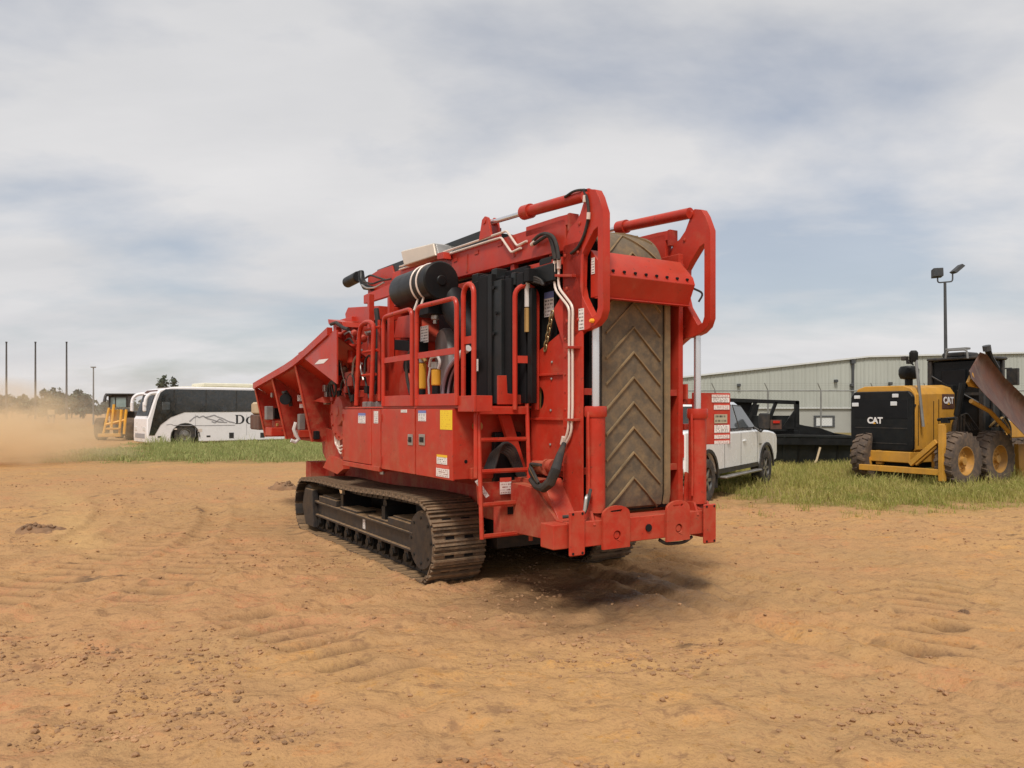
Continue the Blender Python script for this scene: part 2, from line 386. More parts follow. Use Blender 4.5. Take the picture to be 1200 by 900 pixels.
def grass_mask(x, y):
    n = fbm(x * 0.45, y * 0.45, 4) * 5.0 + fbm(x * 1.9, y * 1.9, 3) * 3.2
    edge_r = 14.3 + 0.9 * np.sin(x * 0.5) - 0.10 * (x - 8)
    r = sstep(edge_r - 1.3, edge_r + 2.2, y + n) * sstep(3.6, 5.2, x + n * 0.3) * (1 - sstep(70, 110, y))
    l = sstep(25.0, 28.0, y + n) * sstep(-20.5, -15.5, x + n) * (1 - sstep(3.0, 6.0, x)) * (1 - sstep(60, 80, y))
    return np.clip(np.maximum(r, l), 0, 1)
def to_local(x, y):
    dx, dy = x - G0[0], y - G0[1]
    return dx * GA[0] + dy * GA[1], dx * GB[0] + dy * GB[1]
GA, GB, G0 = (0.8508, 0.5255), (-0.5255, 0.8508), (-0.87, 7.83)
LANES = ((-4.75, 9.1, 0.10, 0.74, -2.6, 1.7), (-3.55, 9.2, 0.05, 0.74, -2.2, 1.0), (-4.3, 11.5, -0.15, 1.5, -1.0, 1.7), (-3.0, 11.6, -0.30, 0.8, -1.0, 1.4), (-1.6, 6.0, -0.8, 0.62, -1.6, 1.4), (3.6, 6.6, 0.5, 0.6, -1.8, 2.0))
def lane(x, y, x0, y0, ang, w, l0, l1):
    """where a passing track pressed the dirt flat (mask) and the grooves its grousers cut (0..1)"""
    dx, dy = x - x0, y - y0; a = dx * math.cos(ang) - dy * math.sin(ang); b = dx * math.sin(ang) + dy * math.cos(ang)
    m_ = (1 - sstep(w * 0.44, w * 0.52, np.abs(a))) * sstep(l0, l0 + 0.7, b) * (1 - sstep(l1 - 0.7, l1, b))
    m_ = m_ * sstep(-0.20, -0.02, fbm(x * 1.3 + 5, y * 1.3, 3) + 0.03)
    ph = b / 0.29 + 0.35 * fbm(x * 0.9, y * 0.9, 2) + 0.25 * a
    fr = ph - np.floor(ph); return m_, np.exp(-((fr - 0.5) / 0.19) ** 2)
def ground_h(x, y):
    near = 1 - sstep(16, 40, y)
    h = fbm(x * 0.22, y * 0.22, 3) * 0.16 * sstep(12.5, 20, np.hypot(x, y))
    h = h + near * (fbm(x * 1.1, y * 1.1, 3) * 0.085 + fbm(x * 3.2, y * 4.2, 4) * 0.11 + np.abs(fbm(x * 8 + 3, y * 9, 3)) * 0.075)
    u, v = to_local(x, y)
    # pads pressed into the dirt by tracks that passed: two lanes on the left, short ones behind the grinder
    for (x0, y0, ang, w, l0, l1) in LANES:
        m_, st = lane(x, y, x0, y0, ang, w, l0, l1)
        h = h * (1 - 0.75 * m_) + m_ * (0.012 - 0.065 * st)
    for u0 in (0.3, 2.5):
        m_ = (1 - sstep(0.28, 0.40, np.abs(u - u0))) * sstep(-3.4, -2.4, v) * (1 - sstep(-0.2, 0.3, v))
        h = h + m_ * (-0.02 + 0.02 * np.abs(np.sin(v * math.pi / 0.19)) ** 0.6)
    # a pair of wheel ruts in the right foreground
    for off in (0.0, 0.55, 1.5):
        a = (x - 1.9 - off) * 0.86 + (y - 6.6) * 0.50
        m_ = (1 - sstep(3.2, 4.4, np.abs((y - 6.2)))) * near
        h = h + m_ * (0.030 * np.exp(-((a - 0.16) / 0.07) ** 2) + 0.026 * np.exp(-((a + 0.16) / 0.07) ** 2) - 0.045 * np.exp(-(a / 0.12) ** 2))
    for (cx, cy, rad, w) in ((6.0, -1.0, 11.2, 0.16), (6.0, -1.0, 12.6, 0.16), (-18.0, 8.0, 12.2, 0.17), (-18.0, 8.0, 13.9, 0.17)):
        rr = np.hypot(x - cx, y - cy) - rad; k_ = sstep(-0.12, 0.10, fbm(x * 0.6 + cx, y * 0.6, 3)) * near
        h = h + k_ * (-0.035 * np.exp(-(rr / w) ** 4) + 0.028 * np.exp(-((np.abs(rr) - w * 1.5) / 0.07) ** 2) + 0.010 * np.exp(-(rr / w) ** 4) * np.sin(np.arctan2(y - cy, x - cx) * rad * 2 * math.pi / 0.16))
    # level pad where the machine stands
    pad = sstep(-0.9, -0.1, u) * (1 - sstep(2.9, 3.7, u)) * sstep(-0.3, 0.4, v) * (1 - sstep(4.6, 5.4, v))
    h = h * (1 - pad) - 0.004 * pad
    # soil pushed up along the track edges
    for u0, u1 in ((0.0, 0.6),):
        du = np.maximum(np.maximum(u0 - u, u - u1), 0); dv = np.maximum(np.maximum(0.0 - v, v - 4.55), 0); d = np.hypot(du, dv)
        h = h + (d > 0) * (0.026 + 0.11 * fbm(x * 5 + 2, y * 5, 3)) * np.exp(-((d - 0.05) / 0.09) ** 2)
    far = sstep(30, 60, y)
    return h * (1 - far)
def axis_lines(lo, hi, d, end, grow=1.09):
    a = list(np.arange(lo, hi, d)); s_ = d; x = a[-1]
    while x < end[1]: s_ *= grow; x += s_; a.append(x)
    s_ = d; x = a[0]; pre = []
    while x > end[0]: s_ *= grow; x -= s_; pre.append(x)
    return np.array(pre[::-1] + a)
gx = axis_lines(-9, 9, 0.042, (-4500, 4500)); gy = axis_lines(3.2, 13.0, 0.036, (-400, 7000), 1.05)
XX, YY = np.meshgrid(gx, gy); HH = ground_h(XX, YY)
def np_mesh(name, V, Fq, m, attrs=None, smooth=True):
    me = bpy.data.meshes.new(name); n = Fq.shape[1]
    me.vertices.add(len(V)); me.vertices.foreach_set('co', V.astype(np.float32).ravel())
    me.loops.add(Fq.size); me.loops.foreach_set('vertex_index', Fq.astype(np.int32).ravel())
    me.polygons.add(len(Fq)); me.polygons.foreach_set('loop_start', np.arange(0, Fq.size, n, dtype=np.int32))
    me.update(calc_edges=True)
    me.polygons.foreach_set('use_smooth', np.full(len(Fq), smooth))
    if attrs:
        for k, a in attrs.items():
            at_ = me.attributes.new(k, 'FLOAT', 'POINT'); at_.data.foreach_set('value', a.astype(np.float32).ravel())
    if m: me.materials.append(m)
    me.validate()
    return link(name, me)
ny, nx = XX.shape
idx = np.arange(nx * ny).reshape(ny, nx)
Fq = np.stack([idx[:-1, :-1], idx[:-1, 1:], idx[1:, 1:], idx[1:, :-1]], -1).reshape(-1, 4)
U, V_ = to_local(XX, YY)
gm = grass_mask(XX, YY)
wet_shade = np.exp(-(((U - 1.25) / 1.35) ** 2 + ((V_ + 1.35) / 0.95) ** 2) ** 1.5) * sstep(-0.30, 0.22, fbm(XX * 2.1, YY * 2.1, 4) + 0.12)  # damp soil, with the shade below the rear overhang darkened into it
grv = sum(m_ * st for m_, st in (lane(XX, YY, *q) for q in LANES)); wet_shade = np.maximum(wet_shade, 0.70 * np.clip(grv, 0, 1))  # shade inside the grouser grooves painted as dark stripes
spk = sstep(0.10, 0.20, fbm(XX * 7 + 9, YY * 9 + 31, 4)) * sstep(0.05, 0.16, fbm(XX * 1.7 + 9, YY * 2.2 + 31, 4)) * sstep(0.0, 0.12, fbm(XX * 0.5 + 3, YY * 0.5 + 8, 3)) * (1 - sstep(14, 22, YY))
wet_shade = np.maximum(wet_shade, 0.75 * spk)
tt = np.clip((YY - 9.2) / 9.0, 0, 1); xs = -5.06 - 5.85 * tt
pale = np.exp(-((XX - xs) / (0.30 + 0.3 * tt)) ** 2) * sstep(8.9, 10.2, YY) * (1 - sstep(15.5, 18.5, YY)) * sstep(-0.3, 0.1, fbm(XX * 1.3, YY * 1.3, 3) + 0.1)
f1 = fbm(XX * 0.30 + 4, YY * 0.42 + 2, 5); f2 = fbm(XX * 0.5 + 40, YY * 0.7 + 12, 5); f3 = fbm(XX * 2.4, YY * 3.0, 4)
clay = np.clip(sstep(-0.10, 0.16, f1 + 0.25 * f3 + 0.20 * sstep(2, -4, XX) * sstep(13, 9, YY) - 0.05) , 0, 1)
olive = sstep(0.02, 0.17, f2 + 0.45 * f3 - 0.02 + 0.10 * 1.5 * np.exp(-(((XX + 4.3) / 1.3) ** 2 + ((YY - 10.8) / 1.5) ** 2)))
def ground_mat():
    m, t, b = new_mat('bare_dirt')
    tc = t.nodes.new('ShaderNodeTexCoord'); ob = tc.outputs['Object']
    def att(n_): a = t.nodes.new('ShaderNodeAttribute'); a.attribute_name = n_; return a.outputs['Fac']
    n1 = noise_node(t, 0.42, 8, 0.62, ob, (1, 1.7, 1)); n2 = noise_node(t, 1.5, 9, 0.68, ob, (1, 1.5, 1)); n3 = noise_node(t, 7, 6, 0.65, ob); n4 = noise_node(t, 0.17, 5, 0.55, ob, (1, 1.6, 1))
    c = mixc(t, ramp(t, n1.outputs['Fac'], 0.42, 0.58).outputs[0], (0.37, 0.130, 0.060), (0.46, 0.222, 0.055))
    c = mixc(t, ramp(t, n4.outputs['Fac'], 0.47, 0.60).outputs[0], c, (0.51, 0.262, 0.075))
    mu = t.nodes.new('ShaderNodeMath'); mu.operation = 'MULTIPLY'; mu.inputs[1].default_value = 0.9; t.links.new(att('clay'), mu.inputs[0])
    c = mixc(t, mu.outputs[0], c, (0.37, 0.132, 0.074))
    mu = t.nodes.new('ShaderNodeMath'); mu.operation = 'MULTIPLY'; mu.inputs[1].default_value = 0.75; t.links.new(att('olive'), mu.inputs[0])
    c = mixc(t, mu.outputs[0], c, (0.20, 0.122, 0.054))
    c = mixc(t, ramp(t, n2.outputs['Fac'], 0.51, 0.62, (0, 0, 0), (0.85,) * 3).outputs[0], c, (0.19, 0.074, 0.040))
    c = mixc(t, ramp(t, n2.outputs['Fac'], 0.44, 0.30, (0, 0, 0), (0.55,) * 3).outputs[0], c, (0.290, 0.189, 0.091))
    n5 = noise_node(t, 26, 4, 0.7, ob)
    c = mixc(t, ramp(t, n5.outputs['Fac'], 0.53, 0.62, (0, 0, 0), (0.85,) * 3).outputs[0], c, (0.16, 0.070, 0.036))
    c = mixc(t, ramp(t, n5.outputs['Fac'], 0.40, 0.28, (0, 0, 0), (0.4,) * 3).outputs[0], c, (0.56, 0.32, 0.13))
    c = mixc(t, ramp(t, n3.outputs['Fac'], 0.56, 0.68, (0, 0, 0), (0.8,) * 3).outputs[0], c, (0.126, 0.057, 0.032))
    c = mixc(t, ramp(t, n3.outputs['Fac'], 0.40, 0.28, (0, 0, 0), (0.35,) * 3).outputs[0], c, (0.479, 0.296, 0.151))
    mu = t.nodes.new('ShaderNodeMath'); mu.operation = 'MULTIPLY'; mu.inputs[1].default_value = 0.75; t.links.new(att('pale'), mu.inputs[0])
    c = mixc(t, mu.outputs[0], c, (0.49, 0.305, 0.135))
    mu = t.nodes.new('ShaderNodeMath'); mu.operation = 'MULTIPLY'; mu.inputs[1].default_value = 0.82; t.links.new(att('wet_shade'), mu.inputs[0])
    c = mixc(t, mu.outputs[0], c, (0.054, 0.033, 0.023))  # one dark tone for damp soil, dark specks and painted shade
    gn = noise_node(t, 2.2, 6, 0.6, ob); gc = mixc(t, ramp(t, gn.outputs['Fac'], 0.4, 0.6).outputs[0], (0.126, 0.120, 0.035), (0.214, 0.164, 0.069))
    gf = t.nodes.new('ShaderNodeMath'); gf.operation = 'MULTIPLY'; gf.inputs[1].default_value = 0.85; t.links.new(att('grass'), gf.inputs[0])
    c = mixc(t, gf.outputs[0], c, gc)
    t.links.new(c, b.inputs['Base Color'])
    rr = t.nodes.new('ShaderNodeMapRange'); rr.inputs[3].default_value = 0.95; rr.inputs[4].default_value = 0.42; t.links.new(att('wet_shade'), rr.inputs[0]); t.links.new(rr.outputs[0], b.inputs['Roughness'])
    b.inputs['Specular IOR Level'].default_value = 0.10
    nb = noise_node(t, 20, 5, 0.65, ob); nb2 = noise_node(t, 4.2, 5, 0.6, ob, (1, 1.4, 1))
    ad = t.nodes.new('ShaderNodeMath'); ad.operation = 'MULTIPLY_ADD'; ad.inputs[1].default_value = 0.45; t.links.new(nb.outputs['Fac'], ad.inputs[0]); t.links.new(nb2.outputs['Fac'], ad.inputs[2])
    bp_ = t.nodes.new('ShaderNodeBump'); bp_.inputs['Strength'].default_value = 0.8; bp_.inputs['Distance'].default_value = 0.05
    t.links.new(ad.outputs[0], bp_.inputs['Height']); t.links.new(bp_.outputs[0], b.inputs['Normal'])
    return m
ground = np_mesh('ground', np.stack([XX, YY, HH], -1).reshape(-1, 3), Fq, ground_mat(), {'grass': gm, 'wet_shade': wet_shade, 'pale': pale, 'clay': clay, 'olive': olive})
ground['kind'] = 'structure'
def gz(x, y): return float(ground_h(np.array([float(x)]), np.array([float(y)]))[0])

# clods and crumbs of dirt lying about
ico_v = np.array(bmesh_v := [(0, 0, 1), (.894, 0, .447), (.276, .851, .447), (-.724, .526, .447), (-.724, -.526, .447), (.276, -.851, .447), (.724, .526, -.447), (-.276, .851, -.447), (-.894, 0, -.447), (-.276, -.851, -.447), (.724, -.526, -.447), (0, 0, -1)])
ico_f = np.array([(0, 1, 2), (0, 2, 3), (0, 3, 4), (0, 4, 5), (0, 5, 1), (1, 6, 2), (2, 7, 3), (3, 8, 4), (4, 9, 5), (5, 10, 1), (2, 6, 7), (3, 7, 8), (4, 8, 9), (5, 9, 10), (1, 10, 6), (6, 11, 7), (7, 11, 8), (8, 11, 9), (9, 11, 10), (10, 11, 6)])
def scatter_clods(name, n, gen, m):
    V = []; Fs = []
    X, Y, S = gen(n); Z = ground_h(X, Y)
    for k in range(len(X)):
        r_ = S[k] * (0.7 + 0.6 * NPR.random((12, 1))); v = ico_v * r_ * np.array([1, 1, 0.62]); a = NPR.random() * 6.28
        v = np.stack([v[:, 0] * math.cos(a) - v[:, 1] * math.sin(a), v[:, 0] * math.sin(a) + v[:, 1] * math.cos(a), v[:, 2]], -1) + [X[k], Y[k], Z[k] + S[k] * 0.15]
        V.append(v); Fs.append(ico_f + 12 * k)
    o = np_mesh(name, np.concatenate(V), np.concatenate(Fs), m, None, False); o['kind'] = 'stuff'; o['label'] = 'small loose clods of dirt scattered over the bare ground'; return o
def gen_clods(n):
    y = 3.6 + 17 * NPR.random(n) ** 1.5; x = (NPR.random(n) * 2 - 1) * y * 0.74
    dens = sstep(0.02, 0.20, fbm(x * 0.9 + 3, y * 0.9, 4)) + 0.06
    keep = NPR.random(n) < dens
    x, y = x[keep], y[keep]; return x, y, 0.0035 + 0.020 * NPR.random(len(x)) ** 3
scatter_clods('dirt_clods', 42000, gen_clods, M['clod'])
# heaps of dug soil
def heap(px, py, wid, hgt, label, m='mound'):
    D = CAM_H * F / (py - HZ); p = at(px, D); n = 34; V = []; Fs = []
    A, B = np.meshgrid(np.linspace(-1, 1, n), np.linspace(-1, 1, n), indexing='ij'); rr = np.hypot(A, B)
    X, Y = p.x + A * wid / 2, p.y + B * wid * 0.42
    edge = np.clip(1 - rr * (1 + 0.9 * fbm(X * 7, Y * 7, 3)), 0, 1)
    Z = ground_h(X, Y) - 0.03 + hgt * (edge ** 0.75) * (1 + 1.3 * fbm(X * 9, Y * 9, 4)) + 0.03 * sstep(0, 0.15, edge)
    V = np.stack([X, Y, Z], -1).reshape(-1, 3); Fs = [(i * n + j, (i + 1) * n + j, (i + 1) * n + j + 1, i * n + j + 1) for i in range(n - 1) for j in range(n - 1)]
    mb = MB(); mb.add(V.tolist(), Fs)
    for k in range(46):
        a_ = NPR.random() * 6.28; q = NPR.random() ** .6 * 0.62; r_ = wid * (0.012 + 0.045 * NPR.random() ** 2)
        i, j = int((q * math.cos(a_) + 1) / 2 * (n - 1)), int((q * math.sin(a_) + 1) / 2 * (n - 1)); c0 = V[i * n + j]
        mb.add((c0 + ico_v * r_ * (0.7 + .6 * NPR.random((12, 1))) + [0, 0, r_ * .3]).tolist(), [tuple(f) for f in ico_f])
    return tag(mb.build('dirt_mound', M[m], None, 0, 60), label, 'dirt mound')
heap(334, 573, 0.75, 0.17, 'small dark mound of dug dirt on the ground in front of the left track')
heap(46, 622, 0.75, 0.09, 'low dark heap of dirt beside the pale dust streak at the left')
heap(1128, 716, 0.14, 0.05, 'small dark lump of dirt at the lower right edge')

# ------------------------------------------------------------------ grass
def grass_mat(name, c0, c1, c2):
    m, t, b = new_mat(name); tc = t.nodes.new('ShaderNodeTexCoord')
    n = noise_node(t, 1.3, 5, 0.6, tc.outputs['Object']); n2 = noise_node(t, 14, 2, 0.5, tc.outputs['Object'])
    a = t.nodes.new('ShaderNodeAttribute'); a.attribute_name = 'tip'
    c = mixc(t, ramp(t, n.outputs['Fac'], 0.38, 0.62).outputs[0], c0, c1)
    c = mixc(t, ramp(t, n2.outputs['Fac'], 0.48, 0.70, (0, 0, 0), (0.8,) * 3).outputs[0], c, c2)
    t.links.new(c, b.inputs['Base Color']); b.inputs['Roughness'].default_value = 0.7
    b.inputs['Specular IOR Level'].default_value = 0.2
    tr = t.nodes.new('ShaderNodeBsdfTranslucent'); t.links.new(c, tr.inputs[0]); mx = t.nodes.new('ShaderNodeMixShader'); mx.inputs[0].default_value = 0.35
    out = t.nodes['Material Output']; t.links.new(b.outputs[0], mx.inputs[1]); t.links.new(tr.outputs[0], mx.inputs[2]); t.links.new(mx.outputs[0], out.inputs[0])
    return m
GM = grass_mat('meadow_grass', (0.29, 0.31, 0.07), (0.45, 0.39, 0.12), (0.60, 0.47, 0.22))
def blades(name, X, Y, H, W, m, label):
    n = len(X); Z = ground_h(X, Y) - 0.01
    a = NPR.random(n) * 6.283; lean = 0.15 + 0.55 * NPR.random(n); la = NPR.random(n) * 6.283
    wx, wy = np.cos(a) * W, np.sin(a) * W; lx, ly = np.cos(la) * lean * H, np.sin(la) * lean * H
    v = np.zeros((n, 5, 3))
    v[:, 0] = np.stack([X - wx, Y - wy, Z], -1); v[:, 1] = np.stack([X + wx, Y + wy, Z], -1)
    v[:, 2] = np.stack([X + wx * .7 + lx * .35, Y + wy * .7 + ly * .35, Z + H * .6], -1); v[:, 3] = np.stack([X - wx * .7 + lx * .35, Y - wy * .7 + ly * .35, Z + H * .6], -1)
    v[:, 4] = np.stack([X + lx, Y + ly, Z + H * (1 - lean * .35)], -1)
    o = 5 * np.arange(n)[:, None]
    f = np.concatenate([o + np.array([[0, 1, 2]]), o + np.array([[0, 2, 3]]), o + np.array([[3, 2, 4]])])
    ob = np_mesh(name, v.reshape(-1, 3), f, m, None, False); ob['kind'] = 'stuff'; ob['label'] = label; return ob
def grass_field(n, x0, x1, y0, y1, hmin, hmax, w, pw=1.0, thr=0.30):
    y = y0 + (y1 - y0) * NPR.random(n) ** pw; x = x0 + (x1 - x0) * NPR.random(n)
    g_ = grass_mask(x, y); keep = (g_ * (0.45 + 1.0 * sstep(0.30, 0.62, vnoise(x * 0.7 + 5, y * 0.7) * .5 + vnoise(x * 2.3, y * 2.3 + 7) * .5)) > thr + 0.62 * NPR.random(n)) & (np.abs(x / y) < 0.8)
    u, v = to_local(x, y); x, y, g_ = x[keep], y[keep], g_[keep]
    cl = vnoise(x * 1.1, y * 1.1) * .6 + vnoise(x * 3.1 + 8, y * 3.1) * .6; H = (hmin + (hmax - hmin) * NPR.random(len(x)) ** 1.5) * (0.20 + 1.15 * cl) * (0.35 + 0.65 * sstep(0.3, 1.0, g_))
    return x, y, H, w * (0.6 + 0.8 * NPR.random(len(x)))
xa = grass_field(150000, 3.5, 21, 12.8, 27, 0.12, 0.36, 0.0075, 1.3)
blades('grass', *xa, GM, 'green and straw coloured grass growing round the pickup and the grader')
xb = grass_field(90000, -22, 4, 23, 48, 0.10, 0.32, 0.016, 1.1)
GM2 = grass_mat('verge_grass', (0.27, 0.32, 0.10), (0.38, 0.40, 0.15), (0.52, 0.45, 0.22))
blades('verge_grass', *xb, GM2, 'strip of green grass in front of the white coach')
def gen_weeds(spots, m_, h0, h1):
    xs_, ys_, hs_ = [], [], []
    for (x, y, r_) in spots:
        xs_.append(x + NPR.normal(0, r_, m_)); ys_.append(y + NPR.normal(0, r_, m_)); hs_.append((h0 + (h1 - h0) * NPR.random(m_)) * (0.7 + .5 * NPR.random()))
    x = np.concatenate(xs_); return x, np.concatenate(ys_), np.concatenate(hs_), 0.008 * np.ones(len(x))
blades('tall_weeds', *gen_weeds([(5.5 + 12 * NPR.random(), 15.6 + 7 * NPR.random(), 0.12) for k in range(60)] + [(9.3 + .35 * k, 17.0 - .05 * k, 0.14) for k in range(9)], 26, 0.25, 0.55), GM, 'taller weeds standing in the grass round the grader')
blades('verge_weeds', *gen_weeds([(-17.2 + 2.2 * NPR.random(), 34 + 3 * NPR.random(), 0.22) for k in range(16)] + [(-16 + 14 * NPR.random(), 28 + 8 * NPR.random(), 0.2) for k in range(26)], 34, 0.3, 0.8), GM2, 'taller weeds growing in front of the coach')
def gen_tufts(n):
    cx = NPR.random(46); xs_, ys_ = [], []
    for k in range(46):
        y = 12.6 + 3.0 * NPR.random(); x = 3.0 + 11 * NPR.random(); m_ = 26
        xs_.append(x + NPR.normal(0, 0.10, m_)); ys_.append(y + NPR.normal(0, 0.10, m_))
    x = np.concatenate(xs_); y = np.concatenate(ys_); return x, y, 0.05 + 0.13 * NPR.random(len(x)), 0.006 * np.ones(len(x))
blades('grass_tufts', *gen_tufts(0), GM, 'short sparse tufts of grass at the edge of the dirt')

# ------------------------------------------------------------------ trees far left
def leaf_cloud(c, rx, ry, rz_, n, size, seed):
    rng = np.random.default_rng(seed); K = 26
    cc = rng.normal(0, 0.5, (K, 3)); cc /= np.maximum(1, np.linalg.norm(cc, axis=1, keepdims=True)); cr = 0.20 + 0.22 * rng.random(K)
    k = rng.integers(0, K, n); d = rng.normal(0, 1, (n, 3)); d /= np.linalg.norm(d, axis=1, keepdims=True)
    p = cc[k] + d * cr[k][:, None] * (rng.random((n, 1)) ** 0.4)
    p = p * [rx, ry, rz_] + c
    a = rng.normal(0, 1, (n, 3)); a /= np.linalg.norm(a, axis=1, keepdims=True); b = rng.normal(0, 1, (n, 3)); b -= a * np.sum(a * b, 1, keepdims=True); b /= np.linalg.norm(b, axis=1, keepdims=True)
    s_ = size * (0.6 + 0.8 * rng.random((n, 1)))
    v = np.stack([p - a * s_, p + b * s_ * .6, p + a * s_, p - b * s_ * .6], 1)
    return v.reshape(-1, 3), np.arange(4 * n).reshape(n, 4)
def tree(px, D, ytop, wid_px, label, group, m='leaf', seed=0, n=900, size=0.32):
    p = at(px, D); H = zat(ytop, D); w = wid_px * D / F / 2
    t = thing('tree', label, 'tree', p, 0, group)
    tb = MB(); tb.tube([(0, 0, -0.1), (0.05, 0, H * .3), (0.0, 0.1, H * .55), (0.1, 0, H * .85)], [0.05 * H * .5, 0.04 * H * .5, 0.025 * H * .5, 0.008 * H], 7)
    for k in range(5):
        a = k * 1.3 + seed; tb.tube([(0, 0, H * (.30 + .08 * k)), (w * .5 * math.cos(a), w * .5 * math.sin(a), H * (.45 + .08 * k)), (w * .8 * math.cos(a), w * .8 * math.sin(a), H * (.52 + .09 * k))], [0.02 * H * .5, 0.012 * H * .5, 0.004 * H], 5)
    tb.build('trunk', M['bark'], t)
    v, f = leaf_cloud(np.array([0, 0, H * .60]), w, w, H * .42, n, size, 100 + seed)
    o = np_mesh('crown', v, f, M[m], None, False); o.parent = t
    return t
tl_ = [(-12, 463, 34, 'leafdark'), (14, 464, 30, 'leaf'), (33, 462, 26, 'leaf'), (56, 460, 30, 'leaf'), (64, 458, 22, 'leafdark'), (84, 463, 26, 'leaf'), (97, 459, 26, 'leafdark'), (124, 471, 26, 'leafdark'), (147, 475, 26, 'leafdark'), (172, 474, 30, 'leafdark')]
for i, (px_, yt, w_, m_) in enumerate(tl_):
    names = ['leftmost tree of the far tree line, cut by the picture edge', 'tree of the far line standing right of the leftmost bare pole', 'tree of the far line just left of the middle bare pole', 'bushy tree of the far line right of the middle bare pole', 'tallest dusty tree of the far line left of the rightmost bare pole', 'tree of the far line right beside the rightmost bare pole', 'dark tree of the far line just left of the street lamp', 'low dark tree of the far line right of the street lamp', 'low dark tree of the far line behind the small yellow machine', 'low dark tree of the far line behind the front of the coach']
    tree(px_, 150 + 6 * (i % 3), yt, w_, names[i], 'trees of the far tree line', m_, i, 900, 0.34)
tree(196, 92, 444, 22, 'dark tree whose top shows above the roof of the coach', None, 'leafdark', 40, 1200, 0.22)
# distant woods as one mass along the horizon
vv, ff, o_ = [], [], 0
for k in range(84):
    D = 300 + 50 * random.random(); X = -330 + 8.2 * k
    v, f = leaf_cloud(np.array([X, D, 2.6]), 7.5, 5, 3.2 + 1.5 * random.random(), 260, 0.9, 500 + k); vv.append(v); ff.append(f + o_); o_ += len(v)
wd = np_mesh('distant_woods', np.concatenate(vv), np.concatenate(ff), M['leafdark'], None, False); wd['kind'] = 'stuff'; wd['label'] = 'low dark woods along the far horizon'

# ------------------------------------------------------------------ tall poles, lamps
for px_, yt, lb in ((7.5, 402, 'leftmost of the three tall bare poles above the far trees'), (41.5, 402, 'middle one of the three tall bare poles above the far trees'), (78, 402, 'rightmost of the three tall bare poles above the far trees')):
    D = 140; p = at(px_, D); mb = MB(); mb.tube([(0, 0, -0.2), (0, 0, zat(yt, D))], [0.20, 0.13], 10)
    t = thing('bare_pole', lb, 'pole', p, 0, 'tall bare poles'); mb.build('pole', M['polegrey'], t)
    mb = MB(); mb.cyl((0, 0, zat(yt, D)), (0, 0, zat(yt, D) + 0.25), 0.17, n=10); mb.build('pole_cap', M['polegrey'], t)
D = 90; t = thing('street_lamp', 'grey street lamp on a slim pole beside the far trees', 'street lamp', at(109.5, D))
mb = MB(); mb.tube([(0, 0, -0.1), (0, 0, zat(431, D))], [0.11, 0.07], 8); mb.build('pole', M['galv'], t)
mb = MB(); mb.box(-0.28, 0.25, -0.15, 0.15, zat(431, D), zat(429.6, D)); mb.build('lamp_head', M['galv'], t, 0.03)
D = 105; t = thing('sign_board', 'small beige sign board in front of the far trees', 'sign', at(60, D))
mb = MB(); mb.box(-0.48, 0.48, -0.03, 0.0, zat(486, D), zat(480, D)); mb.build('board', M['duskbrown'], t)
for s_ in (-1, 1):
    mb = MB(); mb.box(s_ * 0.35 - .04, s_ * 0.35 + .04, 0.002, 0.07, 0, zat(480, D)); mb.build('post', M['galv'], t)
# flood light pole behind the grader
D = 42; t = thing('flood_light_pole', 'dark pole with two flood lights standing behind the yellow grader', 'light pole', at(1109.5, D))
zt_ = zat(331, D); k_ = D / F
mb = MB(); mb.tube([(0, 0, -0.1), (-0.10, 0, zt_)], [0.11, 0.07], 10); mb.build('pole', M['polegrey'], t)
mb = MB(); mb.tube(arc_pts([(-0.50, 0, zat(324, D)), (-0.50, 0, zt_ - 0.02), (-0.10, 0, zt_ + 0.02), (0.32, 0, zt_ + 0.05), (0.32, 0, zat(320, D))], 0.15), 0.04, 8); mb.build('bracket_arm', M['polegrey'], t)
mb = MB(); mb.prism([(-0.80, -0.15, zat(324.5, D)), (-0.24, -0.15, zat(323.5, D)), (-0.26, -0.15, zat(314, D)), (-0.80, -0.15, zat(314.5, D))], (0, 0.28, -0.08)); fl_ = mb.build('flood_light', M['polegrey'], t, 0.02)
mb = MB(); mb.prism([(-0.76, -0.157, zat(323, D)), (-0.29, -0.157, zat(322.2, D)), (-0.30, -0.157, zat(316, D)), (-0.76, -0.157, zat(316.3, D))], (0, 0.006, 0)); mb.build('flood_glass', M['glass'], fl_)
mb = MB(); mb.prism([(0.26, -0.2, zat(318.5, D)), (0.44, -0.2, zat(320.8, D)), (0.92, -0.2, zat(312.0, D)), (0.74, -0.2, zat(309.6, D))], (0, 0.45, 0)); mb.build('flood_light', M['polegrey'], t, 0.02)

# ------------------------------------------------------------------ warehouse
WD = 60.0
wh = thing('warehouse', 'long pale warehouse clad in cream ribbed metal above a grey block wall', 'warehouse', (0, WD, 0))
def wroof(px): return zat(443 + (419 - 443) * (px - 800) / 217 if px < 1017 else 419 + (414.5 - 419) * (px - 1017) / 183, WD)
ZS = zat(477.5, WD)
x = 10.0; pw = 0.92
def pxof(xw): return 600 + F * xw / WD
while x < 47:
    x2 = min(x + pw, 47); mb = MB()
    za, zb = wroof(pxof(x)), wroof(pxof(x2 - .012))
    mb.prism([(x, 0, ZS), (x2 - 0.012, 0, ZS), (x2 - 0.012, 0, zb), (x, 0, za)], (0, 0.08, 0))
    for k in range(3):
        xa_ = x + 0.04 + k * 0.30; f0 = (xa_ - x) / pw
        zt2 = za + (zb - za) * f0 - 0.02
        mb.prism([(xa_, 0, ZS), (xa_ + 0.03, -0.035, ZS), (xa_ + 0.07, -0.035, ZS), (xa_ + 0.10, 0, ZS)], (0, 0, zt2 - ZS))
    mb.build('cladding_panel', M['cladding'], wh); x += pw
